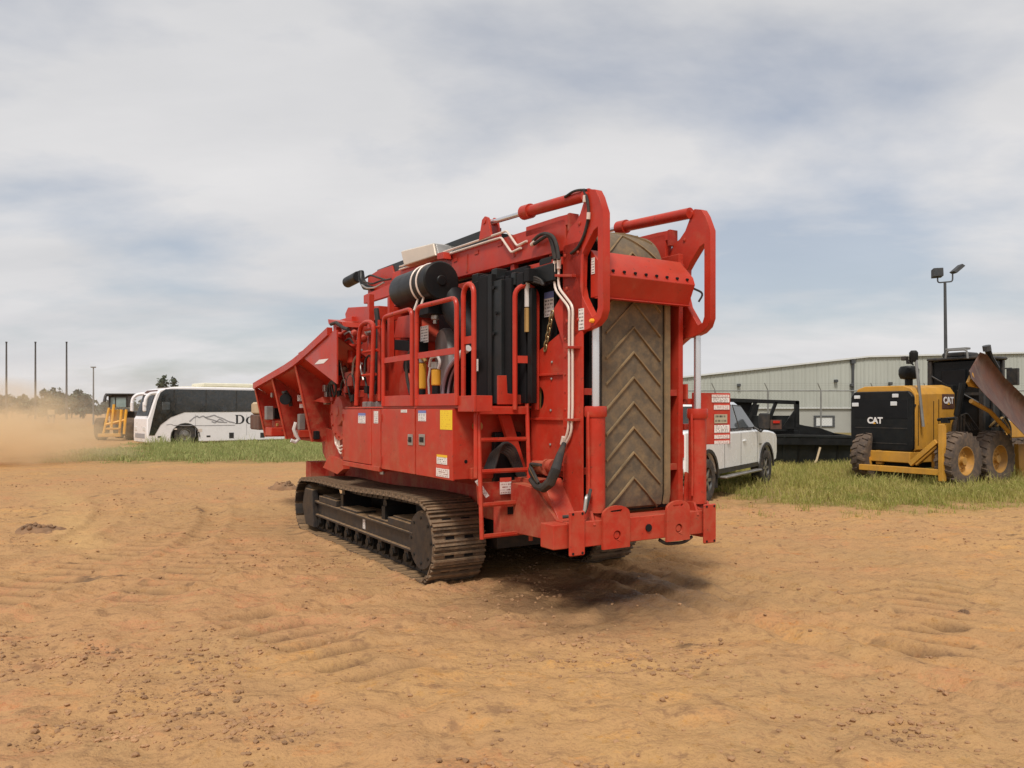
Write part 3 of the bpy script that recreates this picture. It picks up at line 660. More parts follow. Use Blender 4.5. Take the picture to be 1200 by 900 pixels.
mb = MB(); mb.box(10, 47, 0.10, 0.40, -0.1, ZS - 0.02); lw = mb.build('block_wall', M['wallgrey'], wh)
mb = MB(); mb.box(10, 47, -0.06, 0.10, ZS - 0.09, ZS - 0.004); mb.build('seam_trim', M['roofmetal'], wh)
mb = MB(); pr = [(10, wroof(pxof(10))), (27.8, wroof(1017)), (47, wroof(pxof(47)))]
mb.prism([(a, -0.20, b + 0.01) for a, b in pr] + [(a, -0.20, b + 0.13) for a, b in reversed(pr)], (0, 40, 0)); mb.build('roof', M['roofmetal'], wh)
mb = MB(); mb.prism([(10.1, 0.3, 0), (46.9, 0.3, 0)] + [(a - (0.1 if a > 40 else -0.1 if a < 11 else 0), 0.3, b - 0.02) for a, b in reversed(pr)], (0, 39, 0)); mb.build('wall', M['wallgrey'], wh)
def wwin(px0, px1, y0, y1):
    xa_, xb_ = (px0 - 600) / F * WD, (px1 - 600) / F * WD; z0, z1 = zat(y1, WD), zat(y0, WD)
    mb = MB(); mb.prism([(xa_, 0.02, z0), (xb_, 0.02, z0), (xb_, 0.02, z1), (xa_, 0.02, z1)], (0, 0.075, 0), [[(xa_ + .18, 0.02, z0 + .10), (xb_ - .18, 0.02, z0 + .10), (xb_ - .18, 0.02, z1 - .14), (xa_ + .18, 0.02, z1 - .14)]]); w = mb.build('window', M['polegrey'], wh)
    mb = MB(); mb.box(xa_ + .18, xb_ - .18, 0.06, 0.09, z0 + .10, z1 - .14); mb.build('pane', M['roofmetal'], w)
wwin(954, 978.5, 487, 500.5); wwin(1062, 1086, 487, 500.5)
for px_ in (998.5, 1146):
    xa_ = (px_ - 600) / F * WD; mb = MB(); mb.cyl((xa_, -0.16, 0), (xa_, -0.16, wroof(px_) - 0.05), 0.10, n=8); mb.box(xa_ - .16, xa_ + .16, -0.3, -0.02, wroof(px_) - 0.35, wroof(px_) - 0.05); mb.build('downpipe', M['polegrey'], wh)
for px_, py_ in ((865, 452), (978.5, 447), (997, 452), (1042, 450)):
    xa_ = (px_ - 600) / F * WD; z_ = zat(py_, WD); mb = MB(); mb.box(xa_ - .12, xa_ + .12, -0.35, -0.05, z_ - .08, z_ + .14); mb.build('wall_lamp', M['polegrey'], wh, 0.03)

# ------------------------------------------------------------------ chain link fence
FD = 40.0
fe = thing('chain_link_fence', 'chain link fence with angled barbed wire arms in front of the warehouse', 'fence', (0, FD, 0))
ZT = zat(457.5, FD); fp = [855, 900, 962, 1024, 1086, 1148, 1210, 1272]
fp = [776, 838] + fp[1:]
for px_ in fp:
    xa_ = (px_ - 600) / F * FD; mb = MB(); mb.cyl((xa_, 0, 0), (xa_, 0, ZT), 0.045, n=8); po = mb.build('fence_post', M['galv'], fe)
    mb = MB(); mb.cyl((xa_, 0, ZT), (xa_ - 0.22, -0.12, ZT + 0.38), 0.022, n=6); mb.build('barb_arm', M['galv'], po)
xa_, xb_ = (fp[0] - 600) / F * FD, (fp[-1] - 600) / F * FD
mb = MB(); mb.cyl((xa_, 0, ZT - 0.02), (xb_, 0, ZT - 0.02), 0.032, n=6); mb.build('top_rail', M['galv'], fe)
mb = MB()
for k in range(3): mb.cyl((xa_ - .07 * (k + 1), -.04 * (k + 1), ZT + 0.12 * (k + 1)), (xb_ - .07 * (k + 1), -.04 * (k + 1), ZT + 0.12 * (k + 1)), 0.004, n=3)
mb.build('barbed_wire', M['galv'], fe)
mb = MB(); st_ = 0.16; n_ = int((xb_ - xa_) / st_); h_ = ZT - 0.08
for k in range(-int(h_ / st_), n_):
    for s_ in (0, 1):
        a0 = xa_ + k * st_; a1 = a0 + h_
        lo, hi = max(a0, xa_), min(a1, xb_)
        if hi - lo < 0.1: continue
        z0, z1 = 0.04 + (lo - a0), 0.04 + (hi - a0)
        if s_: z0, z1 = 0.04 + h_ - (lo - a0), 0.04 + h_ - (hi - a0)
        mb.cyl((lo, 0.01 * s_, z0), (hi, 0.01 * s_, z1), 0.0022, n=3, caps=False)
wm = mb.build('wire_mesh', M['galv'], fe); wm['kind'] = 'stuff'

# ------------------------------------------------------------------ the red tracked grinder (local frame: x to its right, y forward, z up; origin at the rear left corner of the left track)
GA, GB, G0 = (0.8508, 0.5255), (-0.5255, 0.8508), (-0.87, 7.83)
def L(px, py, ax, val):
    """local point of the grinder on the plane ax=val seen along a sight line of the survey photograph"""
    dx = (px - 600) / F; dz = (HZ - py) / F
    def f(t): return ((dx * t - G0[0]) * GA[0] + (t - G0[1]) * GA[1], (dx * t - G0[0]) * GB[0] + (t - G0[1]) * GB[1], CAM_H + dz * t)
    i = 'xyz'.index(ax); a = f(0)[i]; b = f(1)[i]
    return Vector(f((val - a) / (b - a)))
def LP(pts, ax, val): return [L(px, py, ax, val) for px, py in pts]
def rect(name, m, parent, x0, y0, x1, y1, ax, val):
    q = LP([(x0, y1), (x1, y1), (x1, y0), (x0, y0)], ax, val)
    if ax == 'x':                                   # true rectangle on the face
        ya, yb = q[0].y, q[1].y; za = (q[0].z + q[1].z) / 2; zb = (q[2].z + q[3].z) / 2
        q = [(val, ya, za), (val, yb, za), (val, yb, zb), (val, ya, zb)]
    else:
        xa, xb = q[0].x, q[1].x; za = (q[0].z + q[1].z) / 2; zb = (q[2].z + q[3].z) / 2
        q = [(xa, val, za), (xb, val, za), (xb, val, zb), (xa, val, zb)]
    return decal(name, m, parent, *q)

g = thing('wood_grinder', 'big red tracked wood grinder with a brown chevron belt upright at its rear', 'machine',
          (G0[0], G0[1], 0), math.atan2(GA[1], GA[0]))
RB = 0.006
# --- tracks
def track_path(n):
    pts = []
    for k in range(15):
        a = R(-90) - R(180) * k / 14; pts.append((0.27 + 0.40 * math.cos(a), 0.420 + 0.40 * math.sin(a)))
    for k in range(1, 12):
        t = k / 12; pts.append((0.27 + 4.06 * t, 0.820 - 0.085 * t + 0.012 * math.sin(t * math.pi * 3)))
    for k in range(15):
        a = R(90) - R(180) * k / 14; pts.append((4.33 + 0.355 * math.cos(a), 0.375 + 0.355 * math.sin(a)))
    P = [Vector((0, a, b)) for a, b in pts]; P.append(P[0])
    seg = [(P[i + 1] - P[i]).length for i in range(len(P) - 1)]; tot = sum(seg); out = []
    for k in range(n):
        d = tot * k / n
        for i, s_ in enumerate(seg):
            if d <= s_: out.append((P[i].lerp(P[i + 1], d / s_), (P[i + 1] - P[i]).normalized())); break
            d -= s_
    return out, tot
NS = 58
path, tot = track_path(NS); pitch = tot / NS
sm = MB()
sm.box(0, 0.6, -pitch * 0.40, pitch * 0.44, 0, 0.020); sm.box(0.006, 0.594, -pitch * 0.62, -pitch * 0.38, 0.026, 0.034)
for o_ in (-0.40, -0.02, 0.30): sm.box(0.004, 0.596, pitch * o_, pitch * o_ + 0.020, 0.018, 0.052)
sm.box(0.0, 0.6, pitch * 0.40, pitch * 0.50, 0.010, 0.030); NB = len(sm.f)
for xh in (0.14, 0.36): sm.box(xh, xh + 0.10, pitch * -0.24, pitch * -0.06, 0.0165, 0.0225)
def make_track(x0, mirror):
    c = MB()
    for lx in (0.19, 0.36):                                           # two strands of link plates
        for (p, t) in path:
            nrm = Vector((0, t.z, -t.y)) * -1
            q0, q1 = p - t * pitch * 0.52, p + t * pitch * 0.52
            if nrm.dot(p - Vector((0, 2.2, 0.43))) < 0: nrm = -nrm
            a, b = q0 - nrm * 0.075, q1 - nrm * 0.075; d, e = q0 - nrm * 0.002, q1 - nrm * 0.002
            c.prism([a, b, e, d], (0.035, 0, 0))
            c.cyl(p - nrm * 0.045 - t * pitch * .5 + Vector((-.01, 0, 0)), p - nrm * 0.045 - t * pitch * .5 + Vector((0.055, 0, 0)), 0.028, n=8)
            c.v[-16 - 8:] = [(vx + lx, vy, vz) for vx, vy, vz in c.v[-16 - 8:]]
    tr = c.build('track', M['trackframe'], g)
    tr.location.x = x0
    first = None
    for (p, t) in path:
        nrm = Vector((0, -t.z, t.y))
        if nrm.dot(p - Vector((0, 2.2, 0.43))) < 0: nrm = -nrm
        yv = Vector((1, 0, 0)).cross(nrm) * -1
        if first is None and not MT: first = sm.build('track_shoe', M['trackpad'], tr); MT.append(first); first.data.materials.append(M['engblack']); first.data.materials.append(M['trackframe']); first.data.polygons.foreach_set('material_index', [2] + [0] * (NB - 1) + [1] * (len(sm.f) - NB))
        elif True: first = inst(MT[0], tr)
        first.location = p; first.rotation_euler = (math.atan2(-nrm.y, nrm.z), 0, 0)
    return tr
MT = []
tl = make_track(0.0, False); trr = make_track(2.07, True)
def track_frame(x0, s):
    """frame between the two runs; s=+1: outer side at low x"""
    X = lambda a: x0 + (a if s > 0 else 0.6 - a)
    def bx(mb, a, b, *r): mb.box(min(X(a), X(b)), max(X(a), X(b)), *r)
    f = MB()
    bx(f, 0.10, 0.50, 0.55, 3.95, 0.27, 0.45)
    bx(f, 0.055, 0.52, 0.48, 3.98, 0.445, 0.475)
    bx(f, 0.06, 0.12, 0.50, 3.95, 0.255, 0.285)
    bx(f, 0.12, 0.48, 0.0, 0.56, 0.20, 0.47)
    bx(f, 0.14, 0.46, 3.94, 4.4, 0.28, 0.48)
    o = f.build('track_frame', M['trackframe'], g, 0.008)
    for (y0, y1, h) in ((0.34, 1.20, 0.56), (3.0, 3.75, 0.56)):
        c = MB(); bx(c, 0.07, 0.46, y0, y1, 0.475, h); bx(c, 0.11, 0.42, y0 + .06, y1 - .06, h, h + 0.022); c.build('cover_plate', M['trackframe'], o, 0.008)
    for yy in (1.55, 2.55):
        c = MB(); bx(c, 0.08, 0.34, yy - 0.32, yy + 0.32, 0.475, 0.505); c.build('cover_plate', M['trackframe'], o, 0.008)
    for yy in (1.40, 2.85):
        c = MB(); bx(c, 0.1, 0.5, yy - 0.05, yy + 0.05, 0.47, 0.66); c.cyl((X(0.12), yy, 0.685), (X(0.46), yy, 0.685), 0.055, n=14); c.build('carrier_roller', M['black'], o)
    for k in range(9):
        yy = 0.72 + 0.385 * k
        c = MB(); c.cyl((X(0.13), yy, 0.165), (X(0.47), yy, 0.165), 0.095, n=18); c.cyl((X(0.075), yy, 0.165), (X(0.13), yy, 0.165), 0.05, n=12)
        c.build('track_roller', M['black'], o)
        c = MB(); bx(c, 0.09, 0.14, yy - 0.055, yy + 0.055, 0.16, 0.28); c.build('roller_bracket', M['trackframe'], o, 0.004)
    c = MB(); c.lathe([(0.05, 0), (0.30, 0.0), (0.315, 0.02), (0.315, 0.42), (0.30, 0.44), (0.05, 0.44)], (X(0.06), 0.27, 0.42), (s, 0, 0), 28)
    sp_ = c.build('drive_sprocket', M['trackframe'], g)
    b = MB()
    for k in range(8):
        a = 2 * math.pi * k / 8; b.cyl((X(0.052), 0.27 + 0.24 * math.cos(a), 0.42 + 0.24 * math.sin(a)), (X(0.065), 0.27 + 0.24 * math.cos(a), 0.42 + 0.24 * math.sin(a)), 0.018, n=6)
    b.build('bolt_ring', M['black'], sp_)
    c = MB(); c.lathe([(0.06, 0), (0.30, 0.02), (0.32, 0.06), (0.32, 0.38), (0.30, 0.42), (0.06, 0.44)], (X(0.08), 4.33, 0.375), (s, 0, 0), 28); c.build('front_idler', M['trackframe'], g)
    c = MB(); c.prism([(X(0.03), 3.86, 0.09), (X(0.03), 4.26, 0.09), (X(0.03), 4.43, 0.37), (X(0.03), 4.29, 0.63), (X(0.03), 3.93, 0.63)], (s * 0.09, 0, 0)); c.build('idler_guard', M['trackframe'], g, 0.01)
    return o
tf = track_frame(0.0, 1); track_frame(2.07, -1)
decal('label', M['lab_white'], tf, (0.098, 2.06, 0.31), (0.098, 1.98, 0.31), (0.098, 1.98, 0.43), (0.098, 2.06, 0.43))

# --- chassis
c = MB(); c.box(0.62, 2.18, -1.28, 4.9, 0.66, 1.14); c.build('chassis', M['redlow'], g, RB)
c = MB(); c.box(0.72, 2.08, -0.2, 4.6, 0.34, 0.66); c.build('underbody', M['trackframe'], g, RB)
c = MB(); c.prism([(0.58, 2.9, 1.14), (0.58, -0.62, 1.14), (0.66, -0.62, 0.84), (0.66, 2.9, 0.84)], (0.04, 0, 0)); c.build('side_plate', M['redlow'], g, RB)
c = MB(); c.box(0.62, 2.30, 4.60, 5.05, 0.70, 0.95); c.box(0.45, 0.615, 4.2, 4.62, 0.72, 0.93); c.build('front_crossmember', M['redlow'], g, RB)
c = MB(); c.box(0.22, 0.615, 4.63, 4.88, 0.74, 0.99); c.build('front_foot', M['redlow'], g, RB)
# --- rear body of the machine behind the ladder
c = MB(); c.box(0.84, 1.93, -1.30, -0.80, 1.16, 1.86); c.build('rear_housing', M['redlow'], g, RB)
c = MB(); c.prism(LP([(561, 566), (612, 562), (612, 624), (583, 622), (583, 592), (563, 592)], 'y', -0.72), (0, 0.06, 0)); c.build('lower_plate', M['redlow'], g, RB)
c = MB(); c.box(0.16, 0.60, -0.66, -0.61, 1.13, 1.24); c.build('ladder_frame', M['red'], g, RB)

# --- cabinet with doors on the left side
CX = 0.0
cab = MB(); cab.box(CX + 0.012, 0.56, -0.575, 2.50, 1.15, 1.80); cab = cab.build('cabinet', M['red'], g, RB)
def door(y0, y1, z0, z1, name='cabinet_door'):
    c = MB(); c.box(CX - 0.012, CX + 0.010, min(y0, y1), max(y0, y1), z0, z1); return c.build(name, M['red'], g, 0.005)
d_front = door(2.51, 1.50, 1.145, 1.805); d_mid = door(1.48, 1.21, 1.13, 1.805, 'cabinet_panel'); d_left = door(1.185, 0.265, 1.12, 1.81); d_right = door(0.235, -0.60, 1.12, 1.81)
c = MB(); c.box(CX - 0.02, 0.5, 1.23, 2.52, 1.08, 1.138); c.build('cabinet_sill', M['red'], g, RB)
c = MB(); c.box(0.0, 0.56, -0.60, -0.578, 1.13, 1.81); rp = c.build('cabinet_end_plate', M['red'], g, 0.005)
for (x0, x1, p) in ((478.3, 484, d_left), (491.3, 498.3, d_right)):
    q = LP([(x0, 521.5), (x1, 521.5), (x1, 509), (x0, 509)], 'x', CX - 0.012)
    c = MB(); c.box(CX - 0.020, CX - 0.012, q[1].y, q[0].y, q[0].z, q[2].z); la = c.build('door_latch', M['steel'], p, 0.004)
    c = MB(); c.box(CX - 0.024, CX - 0.0205, q[1].y + 0.025, q[0].y - 0.025, q[0].z + 0.03, q[2].z - 0.03); c.box(CX - 0.034, CX - 0.0245, q[1].y + 0.032, q[0].y - 0.032, q[0].z + 0.05, q[2].z - 0.06); c.build('latch_handle', M['black'], g, 0.003)
DX = CX - 0.0125
rect('label', M['lab_blue'], d_front, 420, 484, 428.3, 496, 'x', DX)
rect('label', M['lab_white'], d_mid, 438.3, 481.7, 443.2, 496, 'x', DX)
rect('label', M['lab_white'], d_left, 470, 480, 477, 483.5, 'x', DX)
rect('label', M['lab_blue'], d_right, 490.3, 481, 499.3, 493.5, 'x', DX)
tag(rect('label', M['lab_yellow'], d_right, 516, 480.5, 530, 503.5, 'x', DX), 'large plain yellow label in the top corner of the door')
tag(rect('label', M['lab_warn'], d_right, 512, 533, 524, 544, 'x', DX), 'warning label with an orange header')
rect('label', M['lab_red'], d_right, 511.3, 545.5, 526.5, 559, 'x', DX)
c = MB(); c.cyl((0.24, -0.60, 1.64), (0.24, -0.66, 1.64), 0.045, n=14); c.cyl((0.24, -0.66, 1.64), (0.24, -0.67, 1.64), 0.03, n=12); c.build('end_fitting', M['brass'], g)
c = MB(); c.cyl((0.13, -0.603, 1.30), (0.13, -0.598, 1.30), 0.018, n=12); c.build('keyhole', M['black'], g)
c = MB(); c.cyl((0.03, 1.26, 1.05), (0.03, 1.26, 1.12), 0.03, n=8); c.build('drain_plug', M['steel'], g)

# --- deck, toe boards and handrails
c = MB(); c.box(0.02, 0.72, -0.85, 2.5, 1.815, 1.835); c.build('deck', M['red'], g)
for (y0, y1) in ((1.19, 0.34), (0.25, -0.66)):
    c = MB(); c.box(-0.004, 0.012, y1, y0, 1.838, 1.955); c.build('toe_board', M['red'], g, 0.003)
def gate(y0, y1, ztop0, ztop1, zmid):
    t = MB(); t.tube(arc_pts([(0, y0, 1.84), (0, y0, ztop0), (0, y1, ztop1), (0, y1, 1.84)], 0.10, 5), 0.024, 10)
    o = t.build('handrail', M['red'], g)
    c = MB(); c.box(-0.006, 0.006, y1 + 0.02, y0 - 0.02, zmid - 0.032, zmid + 0.032); c.build('mid_rail', M['red'], o, 0.003)
gate(1.15, 0.36, 2.86, 2.87, 2.36); gate(0.24, -0.66, 2.87, 2.86, 2.36)
def loop(p0, p1, ztop, zbot, zmid):
    p0 = Vector(p0); p1 = Vector(p1); up = Vector((0, 0, 1)); mid = (p0 + p1) / 2; h = (p1 - p0) / 2; r = h.length
    pts = [p0 + up * zbot]
    for k in range(11):
        a = math.pi * k / 10; pts.append(mid - h * math.cos(a) + up * (ztop - r + r * math.sin(a)))
    pts.append(p1 + up * zbot)
    t = MB(); t.tube(pts, 0.024, 10); o = t.build('grab_loop', M['red'], g)
    c = MB(); d = h.normalized(); n_ = Vector((-d.y, d.x, 0)) * 0.006
    a, b = p0 + d * .02, p1 - d * .02
    c.prism([a - n_ + up * (zmid - .035), b - n_ + up * (zmid - .035), b - n_ + up * (zmid + .035), a - n_ + up * (zmid + .035)], n_ * 2); c.build('mid_rail', M['red'], o)
loop((0.05, -0.70, 0), (0.05, -0.905, 0), 2.97, 1.80, 2.45)
loop((0.50, -0.90, 0), (0.72, -0.95, 0), 2.99, 1.80, 2.28)
c = MB(); c.box(0.01, 0.035, -0.99, -0.66, 1.78, 1.93); c.box(0.035, 0.2, -0.99, -0.97, 1.78, 1.93); c.build('rail_bracket', M['red'], g, 0.004)
c = MB(); c.prism(LP([(584, 440), (594, 440), (595, 461), (620, 464), (621, 474), (584, 474)], 'y', -0.80), (0, 0.03, 0)); c.build('ladder_gusset', M['red'], g, 0.004)

# --- ladder
lad = MB(); YL = -0.84
xl, xr = 0.12, 0.66
for x_, zt in ((xl, 1.80), (xr, 1.93)):
    zb = 0.54 if x_ == xr else 0.60
    lad.tube(arc_pts([(x_, YL - 0.09, zb), (x_, YL - 0.02, zt), (x_, YL + 0.10, zt)], 0.06, 4), 0.021, 8)
lad = lad.build('ladder', M['red'], g)
for i, z_ in enumerate((0.66, 0.95, 1.26, 1.555)):
    c = MB(); y_ = YL - 0.09 + 0.07 * (z_ - 0.5) / 1.3; c.tube([(xl, y_, z_ - 0.04), (xr, y_, z_ - 0.04)], 0.019, 8); c.box(xl, xr, y_ - 0.018, y_ + 0.018, z_ - 0.04, z_ - 0.018); c.build('rung', M['red'], lad)
c = MB(); c.box(xl - 0.01, xr, YL - 0.04, YL + 0.02, 1.755, 1.825); c.box(xl - 0.01, xr, YL + 0.02, -0.62, 1.80, 1.825); c.build('top_step', M['red'], lad, 0.004)
c = MB(); c.tube(arc_pts([(xl - 0.03, YL - 0.03, 1.17), (xl - 0.03, YL - 0.03, 1.80), (xl + 0.10, YL - 0.03, 1.83)], 0.07, 5), 0.022, 8); c.build('ladder_stay', M['red'], lad)
# stuff seen between the rungs
c = MB(); c.box(0.40, 0.70, -0.70, -0.62, 0.86, 1.58); c.build('oil_tank', M['engblack'], g, 0.01)
for k in range(5):
    c = MB(); o_ = 0.018 * k
    c.tube(arc_pts([(0.26 + o_, -0.74 - .01 * k, 1.22), (0.34 + o_, -0.76 - .01 * k, 1.42 + o_), (0.50 + o_, -0.76, 1.38 + o_), (0.66 + o_, -0.74, 1.10)], 0.1, 4), 0.018, 8); c.build('hydraulic_hose', M['rubber'], g)
c = MB(); c.prism([(0.42, -0.76, 1.75), (0.54, -0.76, 1.75), (0.72, -0.76, 1.22), (0.60, -0.76, 1.22)], (0, 0.05, 0)); c.build('diagonal_brace', M['red'], g, 0.004)
decal('label', M['lab_red'], g, (0.43, -0.735, 0.98), (0.56, -0.735, 0.98), (0.56, -0.735, 1.14), (0.43, -0.735, 1.14))
decal('label', M['lab_white'], g, (0.14, -0.76, 1.12), (0.25, -0.78, 0.96), (0.285, -0.78, 0.98), (0.175, -0.76, 1.14))
c = MB(); c.box(0.36, 0.80, -0.86, -0.73, 0.60, 0.92); c.build('step_box', M['redlow'], g, RB)
c = MB(); c.box(0.62, 2.10, -0.60, 1.28, 1.145, 1.81); c.build('lower_engine_bay', M['redlow'], g, RB)
c = MB(); c.box(0.44, 0.62, -0.868, -0.862, 0.80, 0.87); c.build('slot_plate', M['engblack'], g)

# --- rear arms, cross bar, lugs and end plates
YB = -1.85                                     # rear face of the bar
bar = MB(); bar.box(0.46, 2.02, YB, YB + 0.22, 0.62, 0.84); bar = bar.build('rear_bar', M['red'], g, 0.008)
c = MB(); c.box(0.30, 0.455, YB + 0.02, YB + 0.22, 0.62, 0.83); c.build('bar_end', M['red'], g, 0.008)
c = MB(); c.prism([(0.50, YB + 0.23, 0.64), (0.50, YB + 0.23, 0.80), (0.50, -1.25, 1.08), (0.50, -0.82, 1.10), (0.50, -0.82, 0.62)], (0.22, 0, 0)); c.build('rear_arm', M['redlow'], g, RB)
c = MB(); c.prism([(0.53, -1.60, 0.80), (0.53, -1.34, 1.14), (0.53, -1.22, 1.14), (0.53, -1.48, 0.80)], (0.20, 0, 0.03)); c.build('arm_rib', M['red'], g, RB)
c = MB(); c.prism([(2.06, YB + 0.05, 0.60), (2.06, YB + 0.05, 0.80), (2.06, -1.25, 1.16), (2.06, -0.82, 1.14), (2.06, -0.82, 0.60)], (0.1, 0, 0)); c.build('rear_arm', M['redlow'], g, RB)
def end_plate(x0, z0, z1, w):
    c = MB(); c.box(x0, x0 + w, YB - 0.035, YB - 0.006, z0, z1); o = c.build('end_plate', M['red'], g, 0.012, 2)
    for (bx_, bz) in ((0.2, 0.06), (0.8, 0.06), (0.2, 0.94), (0.8, 0.94)):
        h = MB(); h.cyl((x0 + w * bx_, YB - 0.038, z0 + (z1 - z0) * bz), (x0 + w * bx_, YB - 0.034, z0 + (z1 - z0) * bz), 0.012, n=8); h.build('bolt_hole', M['engblack'], o)
end_plate(0.43, 0.56, 0.94, 0.165)
c = MB(); c.box(2.022, 2.12, YB + 0.02, YB + 0.20, 0.58, 0.80); c.build('bar_end', M['red'], g, 0.008)
end_plate(2.00, 0.525, 0.90, 0.165)
def lug(x0, w, hole_x):
    pts = [(x0, YB - 0.03, 0.585), (x0 + w, YB - 0.03, 0.585), (x0 + w, YB - 0.03, 0.86)]
    for k in range(9):
        a = math.pi * k / 8; pts.append((x0 + w / 2 + w / 2 * math.cos(a) * 1.0, YB - 0.03, 0.885 + 0.075 * math.sin(a)))
    pts.append((x0, YB - 0.03, 0.86))
    slot = [(x0 + w * 0.30, YB - 0.03, 0.905), (x0 + w * 0.68, YB - 0.03, 0.905), (x0 + w * 0.72, YB - 0.03, 0.925), (x0 + w * 0.26, YB - 0.03, 0.918)]
    hole = [(x0 + w * 0.52 + 0.042 * math.cos(t), YB - 0.03, 0.70 + 0.042 * math.sin(t)) for t in [2 * math.pi * i / 14 for i in range(14)]]
    c = MB(); c.prism(pts, (0, 0.027, 0), [slot, hole]); c.build('tow_lug', M['red'], g, 0.003)
    c = MB(); c.cyl((x0 + w * 0.52, YB - 0.003, 0.70), (x0 + w * 0.52, YB - 0.02, 0.70), 0.030, n=14); c.build('lug_pin', M['red'], g)
lug(0.79, 0.30, 0); lug(1.53, 0.29, 0)
c = MB(); c.cyl((1.33, YB - 0.002, 0.73), (1.33, YB - 0.012, 0.73), 0.035, n=16); c.build('bar_hole', M['engblack'], g)
c = MB(); c.tube(arc_pts([(1.5, YB + 0.04, 0.60), (1.58, YB + 0.03, 0.555), (1.8, YB + 0.03, 0.55), (1.92, YB + 0.05, 0.59)], 0.05), 0.016, 8); c.build('hose', M['rubber'], g)

# --- lift cylinders
def lift_cylinder(x0, zt=1.83, zb=0.90):
    y0 = -1.76
    c = MB(); c.cyl((x0, y0, zb), (x0, y0, zt - 0.09), 0.085, n=24); b = c.build('lift_cylinder', M['red'], g)
    c = MB(); c.lathe([(0.05, 0), (0.094, 0.004), (0.10, 0.02), (0.10, 0.085), (0.094, 0.10), (0.035, 0.10)], (x0, y0, zt - 0.1), (0, 0, 1), 24); c.build('cylinder_head', M['red'], b)
    c = MB(); c.cyl((x0, y0, zt), (x0, y0, 2.62), 0.034, n=18); c.build('cylinder_rod', M['chrome'], b)
    c = MB(); c.cyl((x0 - 0.05, y0, zb - 0.07), (x0 + 0.05, y0, zb - 0.07), 0.065, n=16); c.box(x0 - 0.03, x0 + 0.03, y0 - 0.03, y0 + 0.03, zb - 0.07, zb + 0.01); c.build('cylinder_eye', M['red'], b)
    for s_ in (-1, 1):
        c = MB(); c.prism([(x0 + s_ * 0.085 - 0.014, y0 - 0.10, 0.80), (x0 + s_ * 0.085 - 0.014, y0 + 0.10, 0.80), (x0 + s_ * 0.085 - 0.014, y0 + 0.05, 0.92), (x0 + s_ * 0.085 - 0.014, y0 - 0.05, 0.92)], (0.028, 0, 0)); c.build('clevis', M['red'], b, 0.004)
    c = MB(); c.tube(arc_pts([(x0 - 0.095, y0 - 0.02, zt - 0.05), (x0 - 0.105, y0 - 0.03, zt - 0.12), (x0 - 0.095, y0 - 0.03, 1.2), (x0 - 0.10, y0 - 0.03, 0.98)], 0.04), 0.012, 8); c.build('feed_tube', M['red'], b)
lift_cylinder(0.80); lift_cylinder(2.035, 1.81)
for k in range(2):
    c = MB(); c.tube(arc_pts([(0.66 + .03 * k, -1.83, 1.06 + .05 * k), (0.62 + .03 * k, -1.86, 1.05), (0.60, -1.86, 0.90), (0.50 - .05 * k, -1.75, 0.88)], 0.05), 0.015, 8); c.build('feed_hose', M['rubber'] if k else M['steel'], g)

# --- conveyor column: side frames, belt, brackets, cover
c = MB(); c.box(0.737, 0.868, -1.46, -1.42, 0.9, 3.0); c.build('gap_shade_plate', M['engblack'], g)  # added black sheet standing in for shade deep in the gap
c = MB(); c.box(1.802, 1.868, -1.46, -1.42, 0.9, 3.0); c.build('gap_shade_plate', M['engblack'], g)  # the same added shade sheet in the right-hand gap
for (x0, x1) in ((0.715, 0.735), (1.87, 1.93)):
    c = MB(); c.box(x0, x1, -1.68, -1.38, 0.86, 3.30); c.build('conveyor_side_frame', M['red'], g, RB)
for z_ in (1.22, 1.93):
    c = MB(); c.box(0.737, 0.90, -1.645, -1.60, z_, z_ + 0.06); c.build('cross_tie', M['redlow'], g, 0.003); c = MB(); c.box(1.77, 1.868, -1.66, -1.60, z_, z_ + 0.06); c.build('cross_tie', M['redlow'], g, 0.003)
c = MB(); c.box(0.87, 1.80, -1.58, -1.42, 0.86, 3.0); c.build('conveyor_pan', M['engblack'], g)
XC, HW = 1.325, 0.365
bp = [(-1.50, 0.83), (-1.63, 0.90)] + [(-1.65, 1.0 + 0.2 * k) for k in range(11)] + [(-1.65, 3.10)]
for k in range(13): a = math.pi - math.pi * 0.56 * k / 12; bp.append((-1.27 + 0.38 * math.cos(a), 3.12 + 0.38 * math.sin(a)))
for k in range(1, 8): bp.append((-1.2 + 0.6 * k, 3.51 + 0.015 * k))
def strip(mb, x0, x1, path, th):
    n = len(path); vs = []
    for (y_, z_) in path: vs += [(x0, y_, z_), (x1, y_, z_)]
    nr = []
    for i in range(n):
        a = path[max(0, i - 1)]; b = path[min(n - 1, i + 1)]; ty, tz = b[0] - a[0], b[1] - a[1]; l = math.hypot(ty, tz); nr.append((tz / l, -ty / l))
    for i, (y_, z_) in enumerate(path): vs += [(x0, y_ + nr[i][0] * th, z_ + nr[i][1] * th), (x1, y_ + nr[i][0] * th, z_ + nr[i][1] * th)]
    m_ = 2 * n; fs = []
    for i in range(n - 1):
        a, b, c_, d = 2 * i, 2 * i + 1, 2 * i + 3, 2 * i + 2
        fs += [(a, b, c_, d), (m_ + a, m_ + d, m_ + c_, m_ + b), (a, d, m_ + d, m_ + a), (b, m_ + b, m_ + c_, c_)]
    fs += [(0, m_, m_ + 1, 1), (2 * n - 2, 2 * n - 1, m_ + 2 * n - 1, m_ + 2 * n - 2)]
    mb.add(vs, fs)
c = MB(); strip(c, XC - HW, XC + HW, bp, 0.018); belt = c.build('conveyor_belt', M['belt'], g)
c = MB(); strip(c, XC + HW + 0.014, XC + HW + 0.080, [(y_ - 0.02, z_) for y_, z_ in bp[1:14]], 0.02); c.build('belt_skirt', M['cleat'], g)
